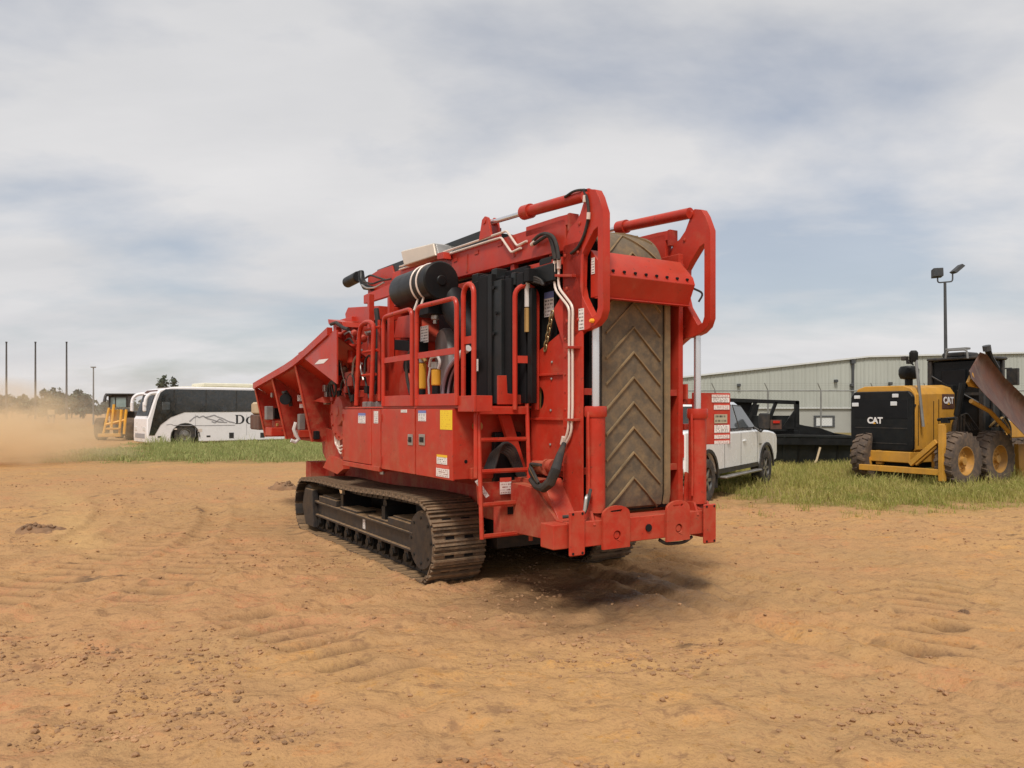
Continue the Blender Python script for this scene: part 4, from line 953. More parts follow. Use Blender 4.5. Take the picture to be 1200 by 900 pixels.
c = MB(); strip(c, XC - HW - 0.035, XC - HW - 0.010, bp[2:14], 0.02); c.build('belt_skirt', M['rubber'], g)
# chevron cleats follow the belt
bl = [0.0]
for i in range(1, len(bp)): bl.append(bl[-1] + math.hypot(bp[i][0] - bp[i - 1][0], bp[i][1] - bp[i - 1][1]))
def on_belt(s_, off):
    s_ = max(0, min(bl[-1] - 1e-4, s_))
    for i in range(len(bl) - 1):
        if s_ <= bl[i + 1]:
            t = (s_ - bl[i]) / (bl[i + 1] - bl[i]); a, b = bp[i], bp[i + 1]; l = bl[i + 1] - bl[i]
            return (a[0] + (b[0] - a[0]) * t - (b[1] - a[1]) / l * off, a[1] + (b[1] - a[1]) * t + (b[0] - a[0]) / l * off)
def cleat_mesh(mb, s0, arm, w, h=0.018, drop=0.30):
    N = 6
    for sgn in (-1, 1):
        rows = []
        for k in range(N + 1):
            x_ = XC + sgn * arm * k / N; sc_ = s0 - drop * k / N
            y0, z0 = on_belt(sc_ - w, -0.004); y1, z1 = on_belt(sc_ - w * 0.6, h); y2, z2 = on_belt(sc_ + w * 0.6, h); y3, z3 = on_belt(sc_ + w, -0.004)
            rows.append([(x_, y0, z0), (x_, y1, z1), (x_, y2, z2), (x_, y3, z3)])
        vs = [p for r_ in rows for p in r_]; fs = []
        for k in range(N):
            for j in range(3):
                q = (4 * k + j, 4 * k + j + 1, 4 * k + j + 5, 4 * k + j + 4); fs.append(q if sgn < 0 else tuple(reversed(q)))
        fs += [(0, 1, 2, 3) if sgn > 0 else (3, 2, 1, 0), (4 * N, 4 * N + 1, 4 * N + 2, 4 * N + 3) if sgn < 0 else (4 * N + 3, 4 * N + 2, 4 * N + 1, 4 * N)]
        mb.add(vs, fs)
s_ = 0.42
while s_ < bl[-1] - 3.2:
    c = MB(); cleat_mesh(c, s_, 0.325, 0.014); c.build('cleat', M['cleat'], belt); s_ += 0.232
c = MB(); c.cyl((XC - 0.37, -1.27, 3.12), (XC + 0.37, -1.27, 3.12), 0.36, n=28); c.build('head_pulley', M['engblack'], g)
# hinge brackets
b_out = [(686, 226), (690, 221.5), (698, 222), (702, 230), (707.5, 248), (707.5, 362), (704.5, 373), (698, 381), (689, 386), (681, 388), (676, 393), (668, 402), (660, 404), (650, 372), (649, 362), (656, 350), (660, 346), (660, 292), (667, 268), (674, 261), (680, 250), (684, 237)]
b_in = [(700.5, 266), (696, 270), (686, 290), (681.5, 300), (680.5, 335), (683, 348), (694, 371), (698.5, 368), (700.5, 360)]
BO = LP(b_out, 'x', 0.718); BI = LP(b_in, 'x', 0.718)
for x0 in (0.715, 1.985):
    c = MB(); c.prism([(x0, p.y, p.z) for p in BO], (0.075, 0, 0), [[(x0, p.y, p.z) for p in BI]]); hb = c.build('hinge_bracket', M['red'], g, 0.005)
    c = MB(); c.cyl((x0 - 0.02, -1.72, 3.68), (x0 + 0.10, -1.72, 3.68), 0.04, n=14); c.build('hinge_pin', M['red'], hb)
p_ = L(695, 376, 'x', 0.712); c = MB(); c.lathe([(0.02, 0), (0.02, 0.02), (0.012, 0.035)], p_, (-1, 0, 0), 10); c.build('marker_lamp', M['amber'], g)
rect('label', M['lab_white'], g, 678.3, 361.5, 684.5, 386.5, 'x', 0.714)
# folded sheet cover across the belt
cs = [(-1.685, 3.22), (-1.86, 3.04), (-1.885, 2.97), (-1.80, 2.79), (-1.685, 2.79)]
x0, x1 = 0.80, 1.885
c = MB(); c.prism([(x0, y_, z_) for y_, z_ in cs], (x1 - x0, 0, 0)); cov = c.build('belt_cover', M['red'], g, 0.006)
c = MB()
for k in range(8):
    xx = x0 + 0.10 + k * (x1 - x0 - 0.2) / 7
    c.cyl((xx, -1.870, 3.015), (xx, -1.888, 3.010), 0.013, n=8)
c.build('cover_bolts', M['engblack'], cov)
c = MB(); c.box(x0, x1, -1.822, -1.75, 2.778, 2.788); c.build('cover_lip', M['red'], cov)
rect('label', M['lab_white'], g, 693.2, 302, 697, 321, 'x', 0.797)
c = MB(); c.tube(arc_pts([(1.885, -1.84, 2.95), (1.98, -1.90, 2.90), (1.95, -1.86, 2.82)], 0.05), 0.01, 6); c.build('cover_cable', M['rubber'], g)
# red side panel between engine bay and conveyor
sp0 = [(661, 386), (629, 418), (627, 445), (630, 552), (661, 552)]
pts = LP(sp0, 'x', 0.745); hole = [L(631.5 + 5.8 * math.cos(t), 466.5 + 13 * math.sin(t), 'x', 0.745) for t in [2 * math.pi * i / 20 for i in range(20)]]
pts[1].y = pts[2].y = -0.80; pts[3].y = -0.80
c = MB(); c.prism(pts, (0.04, 0, 0), [hole]); sp = c.build('side_panel', M['red'], g, 0.004)
for z_ in (2.12, 1.70, 1.28):
    c = MB(); c.box(0.722, 0.745, -1.38, -0.82, z_, z_ + 0.022); c.build('panel_rib', M['red'], sp, 0.003)
for (px_, py_) in ((647, 424.5), (646.5, 444), (645.5, 481), (645, 521)):
    p_ = L(px_, py_, 'x', 0.742); c = MB(); c.lathe([(0.014, 0), (0.014, 0.006), (0.006, 0.012)], p_, (-1, 0, 0), 8); c.build('panel_bolt', M['steel'], sp)
hc = sum(hole, Vector()) / 20
c = MB(); c.cyl(hc + Vector((0.05, 0, 0)), hc + Vector((0.08, 0, 0)), 0.2, n=16); c.build('hole_backing', M['engblack'], g)
c = MB(); c.tube([hc + Vector((0.03, 0.03, -0.1)), hc + Vector((0.03, 0.02, 0.1))], 0.016, 6); c.build('valve', M['brass'], g)
# chain hanging by the panel
ch0, ch1 = L(647, 368, 'x', 0.735), L(639, 408, 'x', 0.735)
for k in range(9):
    p_ = ch0.lerp(ch1, k / 8); d = (ch1 - ch0).normalized(); side = Vector((1, 0, 0)) if k % 2 else d.cross(Vector((1, 0, 0))).normalized()
    ring = [p_ + d * 0.034 * math.cos(t) * 1.0 + side * 0.02 * math.sin(t) for t in [2 * math.pi * i / 12 for i in range(12)]]
    c = MB(); c.tube(ring, 0.0075, 6, closed=True); c.build('chain_link', M['chain'], g)
# zinc hydraulic tubes on the column, ending in a black sleeve
tA = [(650.5, 304), (650, 339), (667.5, 361), (667, 380), (667, 480), (666, 505), (660, 521)]
tB = [(655, 304), (654.5, 337), (671.5, 359), (671, 380), (671, 480), (669.5, 508), (661.5, 523)]
for t_ in (tA, tB):
    q = LP(t_, 'x', 0.69); c = MB(); c.tube(arc_pts(q, 0.06, 3), 0.0125, 8); c.build('hydraulic_tube', M['tube'], g)
for yy in (323, 407, 492):
    q = LP([(647, yy), (672, yy)] if yy == 323 else [(664, yy), (677, yy)], 'x', 0.685)
    c = MB(); c.prism([(0.668, q[0].y, q[0].z - .012), (0.668, q[1].y, q[1].z - .012), (0.668, q[1].y, q[1].z + .012), (0.668, q[0].y, q[0].z + .012)], (0.05, 0, 0)); c.build('tube_clamp', M['redlow'], g, 0.003)
c = MB(); c.tube([L(661, 520, 'x', 0.66), L(656, 534, 'x', 0.56), L(651, 551, 'x', 0.45), L(645, 565, 'x', 0.43), L(637, 572, 'x', 0.43), L(629, 570, 'x', 0.44), L(622, 562, 'x', 0.46)], [0.022, 0.035, 0.046, 0.048, 0.042, 0.032, 0.025], 10); c.build('hose_sleeve', M['rubber'], g)
c = MB(); c.tube(LP([(661, 512), (659, 521)], 'x', 0.685), 0.024, 8); c.build('tube_collar', M['tube'], g)
for k in range(4):
    c = MB(); c.tube(arc_pts(LP([(634 - k, 572 - 2 * k), (626, 564 - 3 * k), (620, 552 - 3 * k), (622 + 4 * k, 545)], 'x', 0.47 - 0.02 * k), 0.05), 0.014, 8); c.build('hydraulic_hose', M['rubber'] if k != 2 else M['chain'], g)
q = L(632, 548, 'x', 0.50); c = MB(); c.cyl(q + Vector((0, 0.08, 0)), q + Vector((0, -0.12, 0.01)), 0.06, n=16); c.cyl(q + Vector((0, -0.12, 0.01)), q + Vector((0, -0.14, 0.01)), 0.075, n=16); c.build('conveyor_motor', M['redlow'], g)
q = L(645, 546, 'x', 0.52); c = MB(); c.cyl(q + Vector((0, 0.06, 0)), q + Vector((0, -0.06, 0)), 0.06, n=16); c.build('valve_block', M['redlow'], g)
# black hoses at the top of the column
for k, t_ in enumerate(([(625, 282), (632, 275), (641, 273), (646, 282), (650.5, 306)], [(626, 286), (636, 279), (643, 275), (648, 282), (651, 304)], [(641, 274), (648, 276), (653, 288), (655, 304)])):
    c = MB(); c.tube(arc_pts(LP(t_, 'x', 0.68 - 0.015 * k), 0.1), 0.017, 8); c.build('hydraulic_hose', M['rubber'], g)
for t_ in ([(650.5, 306), (650.5, 319)], [(655, 303), (655, 315)], [(623, 287), (627, 283)]):
    c = MB(); c.tube(LP(t_, 'x', 0.682), 0.02, 8); c.build('hose_fitting', M['tube'], g)
c = MB(); c.tube(arc_pts(LP([(684, 222), (688, 232), (690, 245), (689, 258), (684, 278), (676, 292), (669, 297)], 'x', 0.70), 0.1), 0.013, 8); c.build('hydraulic_hose', M['rubber'], g)
c = MB(); c.tube(arc_pts(LP([(662, 231), (672, 224), (680, 222.5), (687, 223)], 'x', 0.70), 0.05), 0.012, 8); c.build('hydraulic_hose', M['rubber'], g)
for t_ in ([(685.5, 229), (685, 237)], [(690, 249), (689.5, 257)]):
    c = MB(); c.tube(LP(t_, 'x', 0.695), 0.018, 8); c.build('hose_fitting', M['tube'], g)
# --- long folded conveyor on top
def beam(x0, w, ztop0, ztop1, h, y0, y1, name, m, bev=RB):
    c = MB(); c.prism([(x0, y0, ztop0), (x0, y1, ztop1), (x0, y1, ztop1 - h), (x0, y0, ztop0 - h)], (w, 0, 0)); return c.build(name, m, g, bev)
for x0 in (0.72, 1.94):
    bm_ = beam(x0, 0.09, 3.545, 3.66, 0.29, -1.42, 2.6, 'conveyor_beam', M['red'])
    beam(x0 - 0.015, 0.11, 3.20, 3.26, 0.07, -1.38, 2.6, 'lower_rail', M['red'])
    for k in range(6):
        yy = -1.2 + k * 0.7; c = MB(); c.box(x0 + 0.02, x0 + 0.07, yy, yy + 0.07, 3.195 + (yy + 1.4) * .0125, 3.265 + (yy + 1.4) * .0125); c.build('rail_strut', M['redlow'], g)
    for k in range(4):
        yy = -0.55 + k * 1.0; c = MB(); c.box(x0 - 0.008, x0, yy, yy + 0.03, 3.34, 3.54); c.build('beam_seam', M['redlow'], bm_)
    c = MB(); c.prism([(x0, -0.75, 3.50), (x0, -1.45, 3.48), (x0, -1.45, 3.575), (x0, -1.30, 3.585), (x0, -0.75, 3.60)], (0.05, 0, 0)); c.build('beam_gusset', M['red'], g, 0.004)
    c = MB(); c.box(x0 - 0.005, x0 + 0.10, -1.49, -1.452, 3.42, 3.58); c.build('beam_end_plate', M['redlow'], g, 0.004)
    # fold cylinder
    p0, p1, pm = Vector((x0 + 0.04, 0.02, 3.805)), Vector((x0 + 0.04, -1.72, 3.695)), Vector((x0 + 0.04, -0.68, 3.765))
    c = MB(); c.cyl(p0, pm, 0.026, n=14); rod = c.build('fold_cylinder_rod', M['chrome'], g)
    c = MB(); c.cyl(pm, p1, 0.054, n=20); fc = c.build('fold_cylinder', M['red'], g)
    d = (p1 - pm).normalized(); c = MB(); c.cyl(pm - d * 0.03, pm + d * 0.10, 0.072, n=20); c.build('cylinder_head', M['red'], fc)
    c = MB(); c.prism([(x0 - 0.035, 0.14, 3.63), (x0 - 0.035, -0.12, 3.63), (x0 - 0.035, -0.05, 3.84), (x0 - 0.035, 0.01, 3.865), (x0 - 0.035, 0.07, 3.84)], (0.03, 0, 0)); c.prism([(x0 + 0.075, 0.14, 3.63), (x0 + 0.075, -0.12, 3.63), (x0 + 0.075, -0.05, 3.84), (x0 + 0.075, 0.01, 3.865), (x0 + 0.075, 0.07, 3.84)], (0.03, 0, 0))
    c.cyl((x0 - 0.045, 0.01, 3.81), (x0 + 0.115, 0.01, 3.81), 0.03, n=12); c.build('cylinder_clevis', M['red'], g, 0.004)
c = MB(); c.prism([(0.82, 0.1, 3.62), (0.82, 0.1, 3.79), (0.82, 3.4, 3.83), (0.82, 3.4, 3.68)], (0.13, 0, 0)); c.build('belt_edge_guard', M['charcoal'], g, 0.004)
c = MB(); c.box(0.96, 1.93, 0.2, 3.3, 3.58, 3.76); c.build('folded_belt', M['engblack'], g)
for k, (z0, zj, xo) in enumerate(((3.635, 3.70, 0.70), (3.585, 3.66, 0.695))):
    zz = LP([(605, 276), (585, 283)], 'x', 0.69)
    pts = [(xo, 2.3, zj - 0.01), (xo, 0.02 - 0.1 * k, z0), (xo, -0.42 + .1 * k, z0 - 0.01), (xo, -0.62 + .1 * k, z0 - 0.20), (xo, -0.80 + .1 * k, z0 - 0.185)]
    c = MB(); c.tube(arc_pts(pts, 0.03, 3), 0.0125, 8); c.build('hydraulic_tube', M['tube'], g)
# front end of the folded conveyor: red head, black motor and bracket
c = MB(); c.prism(LP([(431, 324), (444, 316), (459, 311), (463, 325), (455, 345), (431, 348)], 'x', 0.80), (0.14, 0, 0)); c.build('conveyor_tail', M['red'], g, RB)
c = MB(); c.prism(LP([(426, 346), (461, 331), (461, 345), (426, 356)], 'x', 0.70), (0.06, 0, 0)); c.build('tail_crossbeam', M['red'], g, RB)
q = L(407, 331, 'x', 0.80); c = MB(); c.cyl(q, q + Vector((0.0, -0.50, 0.02)), 0.085, n=20); c.build('tail_motor', M['black'], g, 0.01)
c = MB(); c.tube(LP([(423, 318), (424, 328), (428, 336), (436, 338)], 'x', 0.76), [0.045, 0.05, 0.05, 0.035], 10); c.build('motor_bracket', M['black'], g)
for k, t_ in enumerate(([(424, 334), (430, 338), (440, 337), (450, 331)], [(428, 326), (434, 322), (442, 325), (452, 328)], [(426, 330), (436, 333), (446, 329), (458, 327)])):
    c = MB(); c.tube(arc_pts(LP(t_, 'x', 0.70), 0.1), 0.014, 8); c.build('hydraulic_hose', M['rubber'] if k else M['steel'], g)
# posts that carry the front end
for (px_, yt, yb, xx) in ((434.5, 345, 470, 0.30), (458, 348, 420, 0.55)):
    a, b = L(px_, yt, 'x', xx), L(px_, yb, 'x', xx); c = MB(); c.box(xx - 0.035, xx + 0.035, a.y - 0.035, a.y + 0.035, b.z, a.z); c.build('support_post', M['red'], g, 0.004)
# red trough above the feed roller
c = MB(); c.prism([(0.45, 2.42, 2.99), (0.45, 3.65, 3.02), (0.45, 3.72, 3.20), (0.45, 3.60, 3.28), (0.45, 2.42, 3.17)], (1.2, 0, 0)); c.build('feed_roller_hood', M['red'], g, RB)
c = MB(); c.box(0.40, 2.3, 3.75, 4.1, 2.98, 3.08); c.box(0.40, 0.46, 3.3, 4.1, 2.90, 3.12); c.build('hood_arm', M['red'], g, RB)

# --- air cleaner with its bands, beige box and duct
c = MB(); ax0, az = 0.38, 3.21
c.lathe([(0.05, 0.0), (0.200, 0.0), (0.216, 0.015), (0.216, 0.06), (0.209, 0.065), (0.209, 0.98), (0.19, 1.01), (0.05, 1.01)], (ax0, 0.42, az), (0, 1, 0), 36); ac = c.build('air_cleaner', M['black'], g)
c = MB(); c.lathe([(0.02, 0), (0.05, 0), (0.06, 0.01), (0.06, 0.012)], (ax0, 0.408, az), (0, 1, 0), 16); c.build('cap_knob', M['black'], ac)
for yy in (0.62, 0.77):
    ring = [(ax0 + 0.213 * math.cos(t), yy, az + 0.213 * math.sin(t)) for t in [R(20) + R(215) * i / 26 for i in range(27)]] + [(ax0 - 0.17, yy, az - 0.30)]
    c = MB()
    for i in range(len(ring) - 1):
        pass
    c.tube(ring, 0.013, 6); c.build('band_clamp', M['tube'], ac)
c = MB(); c.box(ax0 - 0.10, ax0 + 0.1, 0.55, 0.95, 2.86, 2.99); c.build('cleaner_cradle', M['engblack'], g)
bb = LP([(469, 294), (507, 284.5), (510, 300), (473, 312)], 'x', 0.60)
c = MB(); c.prism(bb, (0.38, 0, 0)); c.build('beige_box', M['beige'], g, 0.02, 2)
c = MB(); c.prism(LP([(507.5, 285), (511, 286), (514, 299), (510.5, 300)], 'x', 0.62), (0.3, 0, 0)); c.build('box_lid', M['steel'], g, 0.005)
c = MB(); c.prism(LP([(512, 297), (519, 295), (520, 303), (512, 304)], 'x', 0.60), (0.1, 0, 0)); c.build('box_bracket', M['red'], g, 0.004)
# duct elbow sweeping down from the cleaner
c = MB(); c.tube([(0.55, 0.55, 3.08), (0.56, 0.40, 2.85), (0.60, 0.12, 2.62), (0.66, -0.10, 2.40), (0.70, -0.20, 2.1)], [0.15, 0.15, 0.14, 0.13, 0.13], 16); c.build('intake_duct', M['engblack'], g)
p_ = L(510, 375, 'x', 0.40); c = MB(); c.lathe([(0.03, 0), (0.045, 0.01), (0.045, 0.05), (0.03, 0.06)], p_, (0, 0, 1), 12); c.cyl(p_ - Vector((0, 0, 0.04)), p_, 0.022, n=10); c.build('dust_valve', M['steel'], g)

# --- engine bay
c = MB(); c.box(0.92, 1.92, -0.09, 1.6, 1.84, 3.34); c.build('engine_block', M['engblack'], g, 0.02)
c = MB(); c.lathe([(0.10, 0), (0.44, 0.0), (0.46, 0.04), (0.46, 0.10), (0.10, 0.14)], (0.66, 1.02, 2.30), (1, -0.25, 0), 30); c.build('flywheel_shroud', M['engine'], g)
q = LP([(493, 391), (500, 391), (500, 375), (493, 371)], 'x', 0.56); decal('label', M['lab_white'], g, (0.56, q[0].y, 2.60), (0.56, q[1].y - .05, 2.60), (0.56, q[1].y - .05, 2.80), (0.56, q[0].y, 2.80))
def canister(px_, y0, y1, r, m, xx=0.34):
    a, b = L(px_, y1, 'x', xx), L(px_, y0, 'x', xx)
    c = MB(); c.lathe([(r * 0.7, 0), (r, 0.02), (r, (b.z - a.z) - 0.02), (r * 0.7, b.z - a.z)], a, (0, 0, 1), 18); o = c.build('filter_canister', m, g)
    c = MB(); c.cyl(b, b + Vector((0, 0, 0.07)), r * 1.1, n=14); c.build('filter_head', M['steel'], o)
    c = MB(); c.cyl(a - Vector((0, 0, 0.14)), a + Vector((0, 0, 0.01)), r * 0.85, n=14); c.build('filter_bowl', M['engblack'], o)
canister(494.5, 425, 457, 0.050, M['filter']); canister(511, 432, 453, 0.052, M['filter'], 0.30)
c = MB(); c.tube(arc_pts(LP([(503, 430), (505, 419), (513, 417), (516, 424), (514, 432)], 'x', 0.26), 0.05), 0.016, 8); c.build('filter_pipe', M['hosewhite'], g)
c = MB(); c.tube(arc_pts(LP([(489, 425), (489, 421), (497, 420), (499, 424)], 'x', 0.32), 0.03), 0.02, 8); c.build('filter_pipe', M['brass'], g)
for k in range(4):
    c = MB(); c.tube(arc_pts(LP([(518 + 3 * k, 470), (519 + 3 * k, 452), (524 + 3 * k, 433), (534 + 2 * k, 420 - k)], 'x', 0.38 + 0.03 * k), 0.25, 5), 0.024, 8); c.build('coolant_hose', M['lilac'] if k % 2 == 0 else M['engblack'], g)
c = MB(); c.tube(arc_pts(LP([(486, 404), (477, 418), (476, 440), (481, 462)], 'x', 0.36), 0.3, 5), 0.02, 8); c.build('coolant_hose', M['rubber'], g)
c = MB(); c.tube(LP([(503, 462), (502, 445), (505, 425)], 'x', 0.33), 0.012, 6); c.build('hydraulic_hose', M['hosewhite'], g)
c = MB(); c.box(0.62, 1.0, -0.06, 0.06, 1.84, 2.9); c.build('pump_bracket', M['filter'], g, 0.01)
c = MB(); c.tube(LP([(536, 418), (549, 408)], 'x', 0.42), 0.035, 10); c.build('coolant_pipe', M['hosewhite'], g)
# radiator enclosure: black sheet panels and posts
c = MB(); c.box(0.66, 2.14, -0.86, -0.10, 1.87, 3.20); rad = c.build('radiator_enclosure', M['engblack'], g, 0.01)
for (px0, px1, xx, m_, yt) in ((555, 559.5, 0.52, 'black', 331), (560, 570.5, 0.51, 'engblack', 326), (571, 576, 0.49, 'black', 322), (577, 587.5, 0.51, 'charcoal', 330), (588, 599, 0.54, 'engblack', 328), (602, 606, 0.60, 'black', 333), (609, 616, 0.63, 'engblack', 330), (618, 623, 0.62, 'black', 338)):
    a, b = L(px0, yt, 'x', xx), L(px1, 476, 'x', xx)
    c = MB(); c.box(xx, xx + 0.06, b.y, a.y, 1.86, a.z); c.build('radiator_panel', M[m_], rad, 0.005)
for (px_, py_) in ((582, 367), (579, 337), (579, 391)):
    p_ = L(px_, py_, 'x', 0.50); c = MB(); c.cyl(p_, p_ - Vector((0.012, 0, 0)), 0.02, n=10); c.build('panel_grommet', M['engblack'], rad)
rect('label', M['lab_white'], g, 556, 421, 560.5, 435, 'x', 0.476)
rect('label', M['lab_blue'], g, 638, 342, 649, 371, 'x', 0.797)
c = MB(); c.prism(LP([(628, 337), (652, 334), (652, 405), (628, 417)], 'x', 0.80), (0.03, 0, 0)); c.build('radiator_side_sheet', M['black'], g, 0.004)
q = LP([(620, 326), (650, 318)], 'x', 0.66); c = MB(); c.box(0.66, 0.95, q[1].y, q[0].y, 2.98, 3.16); c.box(0.70, 0.9, q[1].y + .1, q[0].y - .1, 3.16, 3.24); c.build('top_motor', M['black'], g, 0.02)
p_ = L(618, 328, 'x', 0.62); c = MB(); c.cyl(p_ - Vector((0, 0, 0.26)), p_ + Vector((0, 0, 0.06)), 0.028, n=12); c.build('sight_tube', M['hosewhite'], g)
c = MB(); c.cyl(p_ - Vector((0, 0, 0.50)), p_ - Vector((0, 0, 0.27)), 0.03, n=12); c.build('sight_glass', M['brass'], g)
for k in range(3):
    c = MB(); c.tube(arc_pts(LP([(618 + 3 * k, 331), (626, 324 + 3 * k), (634, 328 + 2 * k), (637, 334)], 'x', 0.63), 0.05), 0.013, 6); c.build('hydraulic_hose', M['rubber'], g)
c = MB(); c.box(0.9, 2.0, -1.36, -0.9, 1.87, 3.15); c.build('rear_bulkhead', M['engblack'], g)

# --- mill housing and feed works (between cabinet and hopper)
c = MB(); c.box(0.60, 2.2, 1.30, 2.45, 1.84, 2.62); c.prism([(0.60, 1.30, 2.62), (0.60, 2.40, 2.62), (0.60, 2.40, 2.96), (0.60, 1.9, 2.96)], (1.1, 0, 0)); c.build('mill_housing', M['red'], g, RB)
c = MB(); c.prism(LP([(462, 398), (484, 400), (484, 412), (462, 410)], 'x', 0.42), (0.2, 0, 0)); c.build('housing_ledge', M['engblack'], g, 0.004)
c = MB(); c.prism(LP([(466, 372), (484, 368), (484, 396), (461, 396)], 'x', 0.50), (0.12, 0, 0)); c.build('housing_rib', M['red'], g, 0.006)
p_ = L(474, 452, 'x', 0.46); c = MB(); c.lathe([(0.05, 0), (0.17, 0), (0.18, 0.02), (0.18, 0.12), (0.05, 0.14)], p_, (1, 0, 0), 22); c.build('bearing_housing', M['redlow'], g)
p_ = L(476, 428, 'x', 0.46); c = MB(); c.lathe([(0.03, 0), (0.09, 0), (0.10, 0.02), (0.10, 0.14)], p_, (1, 0, 0), 18); c.build('sheave', M['engblack'], g)
c = MB(); c.box(0.30, 2.46, 2.45, 4.2, 1.14, 2.05); c.build('feed_housing', M['red'], g, RB)
c = MB(); c.box(0.46, 2.3, 2.50, 3.3, 2.05, 2.95); c.build('feed_roller_frame', M['redlow'], g, RB)
# big round rotor drum end with flange
dc = L(398, 484, 'x', 0.10); c = MB(); c.lathe([(0.06, 0), (0.07, 0.01), (0.19, 0.02), (0.21, 0.05), (0.21, 0.34)], (0.05, dc.y - .02, 1.78), (1, 0, 0), 30); c.build('rotor_drum', M['redlow'], g)
c = MB(); c.lathe([(0.24, 0), (0.36, 0.0), (0.36, 0.04), (0.24, 0.04)], (0.14, dc.y + 0.14, 1.74), (1, 0, 0), 32); fl = c.build('drum_flange', M['red'], g)
for k in range(12):
    a = 2 * math.pi * k / 12; c = MB(); c.cyl((0.125, dc.y + 0.14 + 0.31 * math.cos(a), 1.74 + 0.31 * math.sin(a)), (0.14, dc.y + 0.14 + 0.31 * math.cos(a), 1.74 + 0.31 * math.sin(a)), 0.02, n=6); c.build('flange_bolt', M['redlow'], fl)
c = MB(); c.prism(LP([(376, 500), (402, 508), (402, 545), (386, 548), (378, 530)], 'x', 0.24), (0.2, 0, 0)); c.build('drum_support', M['redlow'], g, RB)
c = MB(); c.prism(LP([(385, 534), (401, 538), (402, 550), (395, 556), (378, 548)], 'x', 0.18), (0.1, 0, 0)); c.build('support_foot', M['red'], g, RB)
for k in range(3):
    c = MB(); c.tube(arc_pts(LP([(393 + 3 * k, 505), (393 + 2 * k, 520 + 3 * k), (397 + k, 524 + 4 * k), (402, 522 + 4 * k)], 'x', 0.16), 0.05), 0.014, 6); c.build('hydraulic_tube', M['tube'], g)
for k in range(3):
    c = MB(); c.tube(arc_pts(LP([(384 + 4 * k, 465), (384 + 2 * k, 452 - k), (390 + k, 445 + 2 * k), (394, 452), (393, 463)], 'x', 0.08), 0.08, 5), 0.015, 8); c.build('hydraulic_hose', M['rubber'], g)
for (px_, py_, m_) in ((379, 455, 'lab_white'), (381, 463, 'steel'), (380, 470, 'brass')):
    p_ = L(px_, py_, 'x', 0.12); c = MB(); c.box(p_.x, p_.x + 0.08, p_.y - 0.05, p_.y + 0.05, p_.z - 0.05, p_.z + 0.05); c.build('hydraulic_fitting', M['steel'], g, 0.01)
p_ = L(372, 470, 'x', 0.0); c = MB(); c.prism(LP([(367, 470), (378, 465), (381, 472)], 'x', 0.05), (0.12, 0, 0)); c.build('pointer_plate', M['red'], g)
# posts, cylinder and boxes of the feed works
def post(px0, px1, y0, y1, xx, m='red', name='feed_post'):
    a, b = L(px0, y0, 'x', xx), L(px1, y1, 'x', xx); zb = min(a.z, b.z)
    c = MB(); c.box(xx, xx + 0.08, b.y, a.y, zb, max(a.z, b.z)); return c.build(name, M[m], g, 0.005)
post(390.5, 394, 384, 470, 0.16); post(394.6, 398, 392, 470, 0.22, 'redlow'); post(402, 406, 384, 475, 0.30); post(408, 414, 378, 462, 0.34, 'redlow')
a, b = L(397.5, 407, 'x', 0.12), L(397.5, 440, 'x', 0.12); c = MB(); c.cyl(a, b, 0.022, n=10); c.build('feed_cylinder_rod', M['engblack'], g)
a, b = L(412, 406, 'x', 0.14), L(412, 425, 'x', 0.14); c = MB(); c.cyl(a, b, 0.055, n=16); c.cyl(a, a + Vector((0, 0, 0.03)), 0.065, n=16); c.build('feed_cylinder', M['red'], g)
a = L(409, 441, 'x', 0.14); c = MB(); c.box(0.14, 0.3, a.y - 0.13, a.y + 0.07, a.z - 0.06, a.z + 0.06); jb = c.build('junction_box', M['engine'], g, 0.01)
a = L(409, 450, 'x', 0.14); c = MB(); c.box(0.12, 0.34, a.y - 0.16, a.y + 0.12, a.z - 0.03, a.z + 0.16); c.build('box_bracket', M['redlow'], g, 0.005)
c = MB(); c.prism(LP([(384, 374), (401, 377), (402, 383), (385, 380)], 'x', 0.18), (0.4, 0, 0)); c.build('top_hinge', M['red'], g, RB)
c = MB(); c.tube(LP([(388, 380), (394, 378), (402, 384), (408, 386)], 'x', 0.14), 0.025, 8); c.build('hydraulic_hose', M['rubber'], g)
c = MB(); c.tube(LP([(386, 389), (400, 391), (407, 386)], 'x', 0.14), 0.018, 8); c.build('linkage', M['red'], g)
for k, (px_, py_) in enumerate(((404, 418), (406, 428), (417, 392), (428, 390), (427, 398), (414, 395), (405, 434))):
    p_ = L(px_, py_, 'x', 0.20); c = MB(); c.lathe([(0.02, 0), (0.045, 0.01), (0.045, 0.08), (0.02, 0.10)], p_, (1, 0, 0.3) if k % 2 else (0, 1, 0.4), 10); c.build('hydraulic_fitting', M['steel' if k % 3 == 0 else 'redlow'], g)
for k in range(5):
    y0 = 392 + 8 * k; c = MB(); c.tube(arc_pts(LP([(404, y0), (410, y0 - 4), (416, y0 + 6), (424, y0 + 2)], 'x', 0.24), 0.06), 0.014, 6); c.build('hydraulic_hose', M['rubber'] if k % 2 else M['engine'], g)
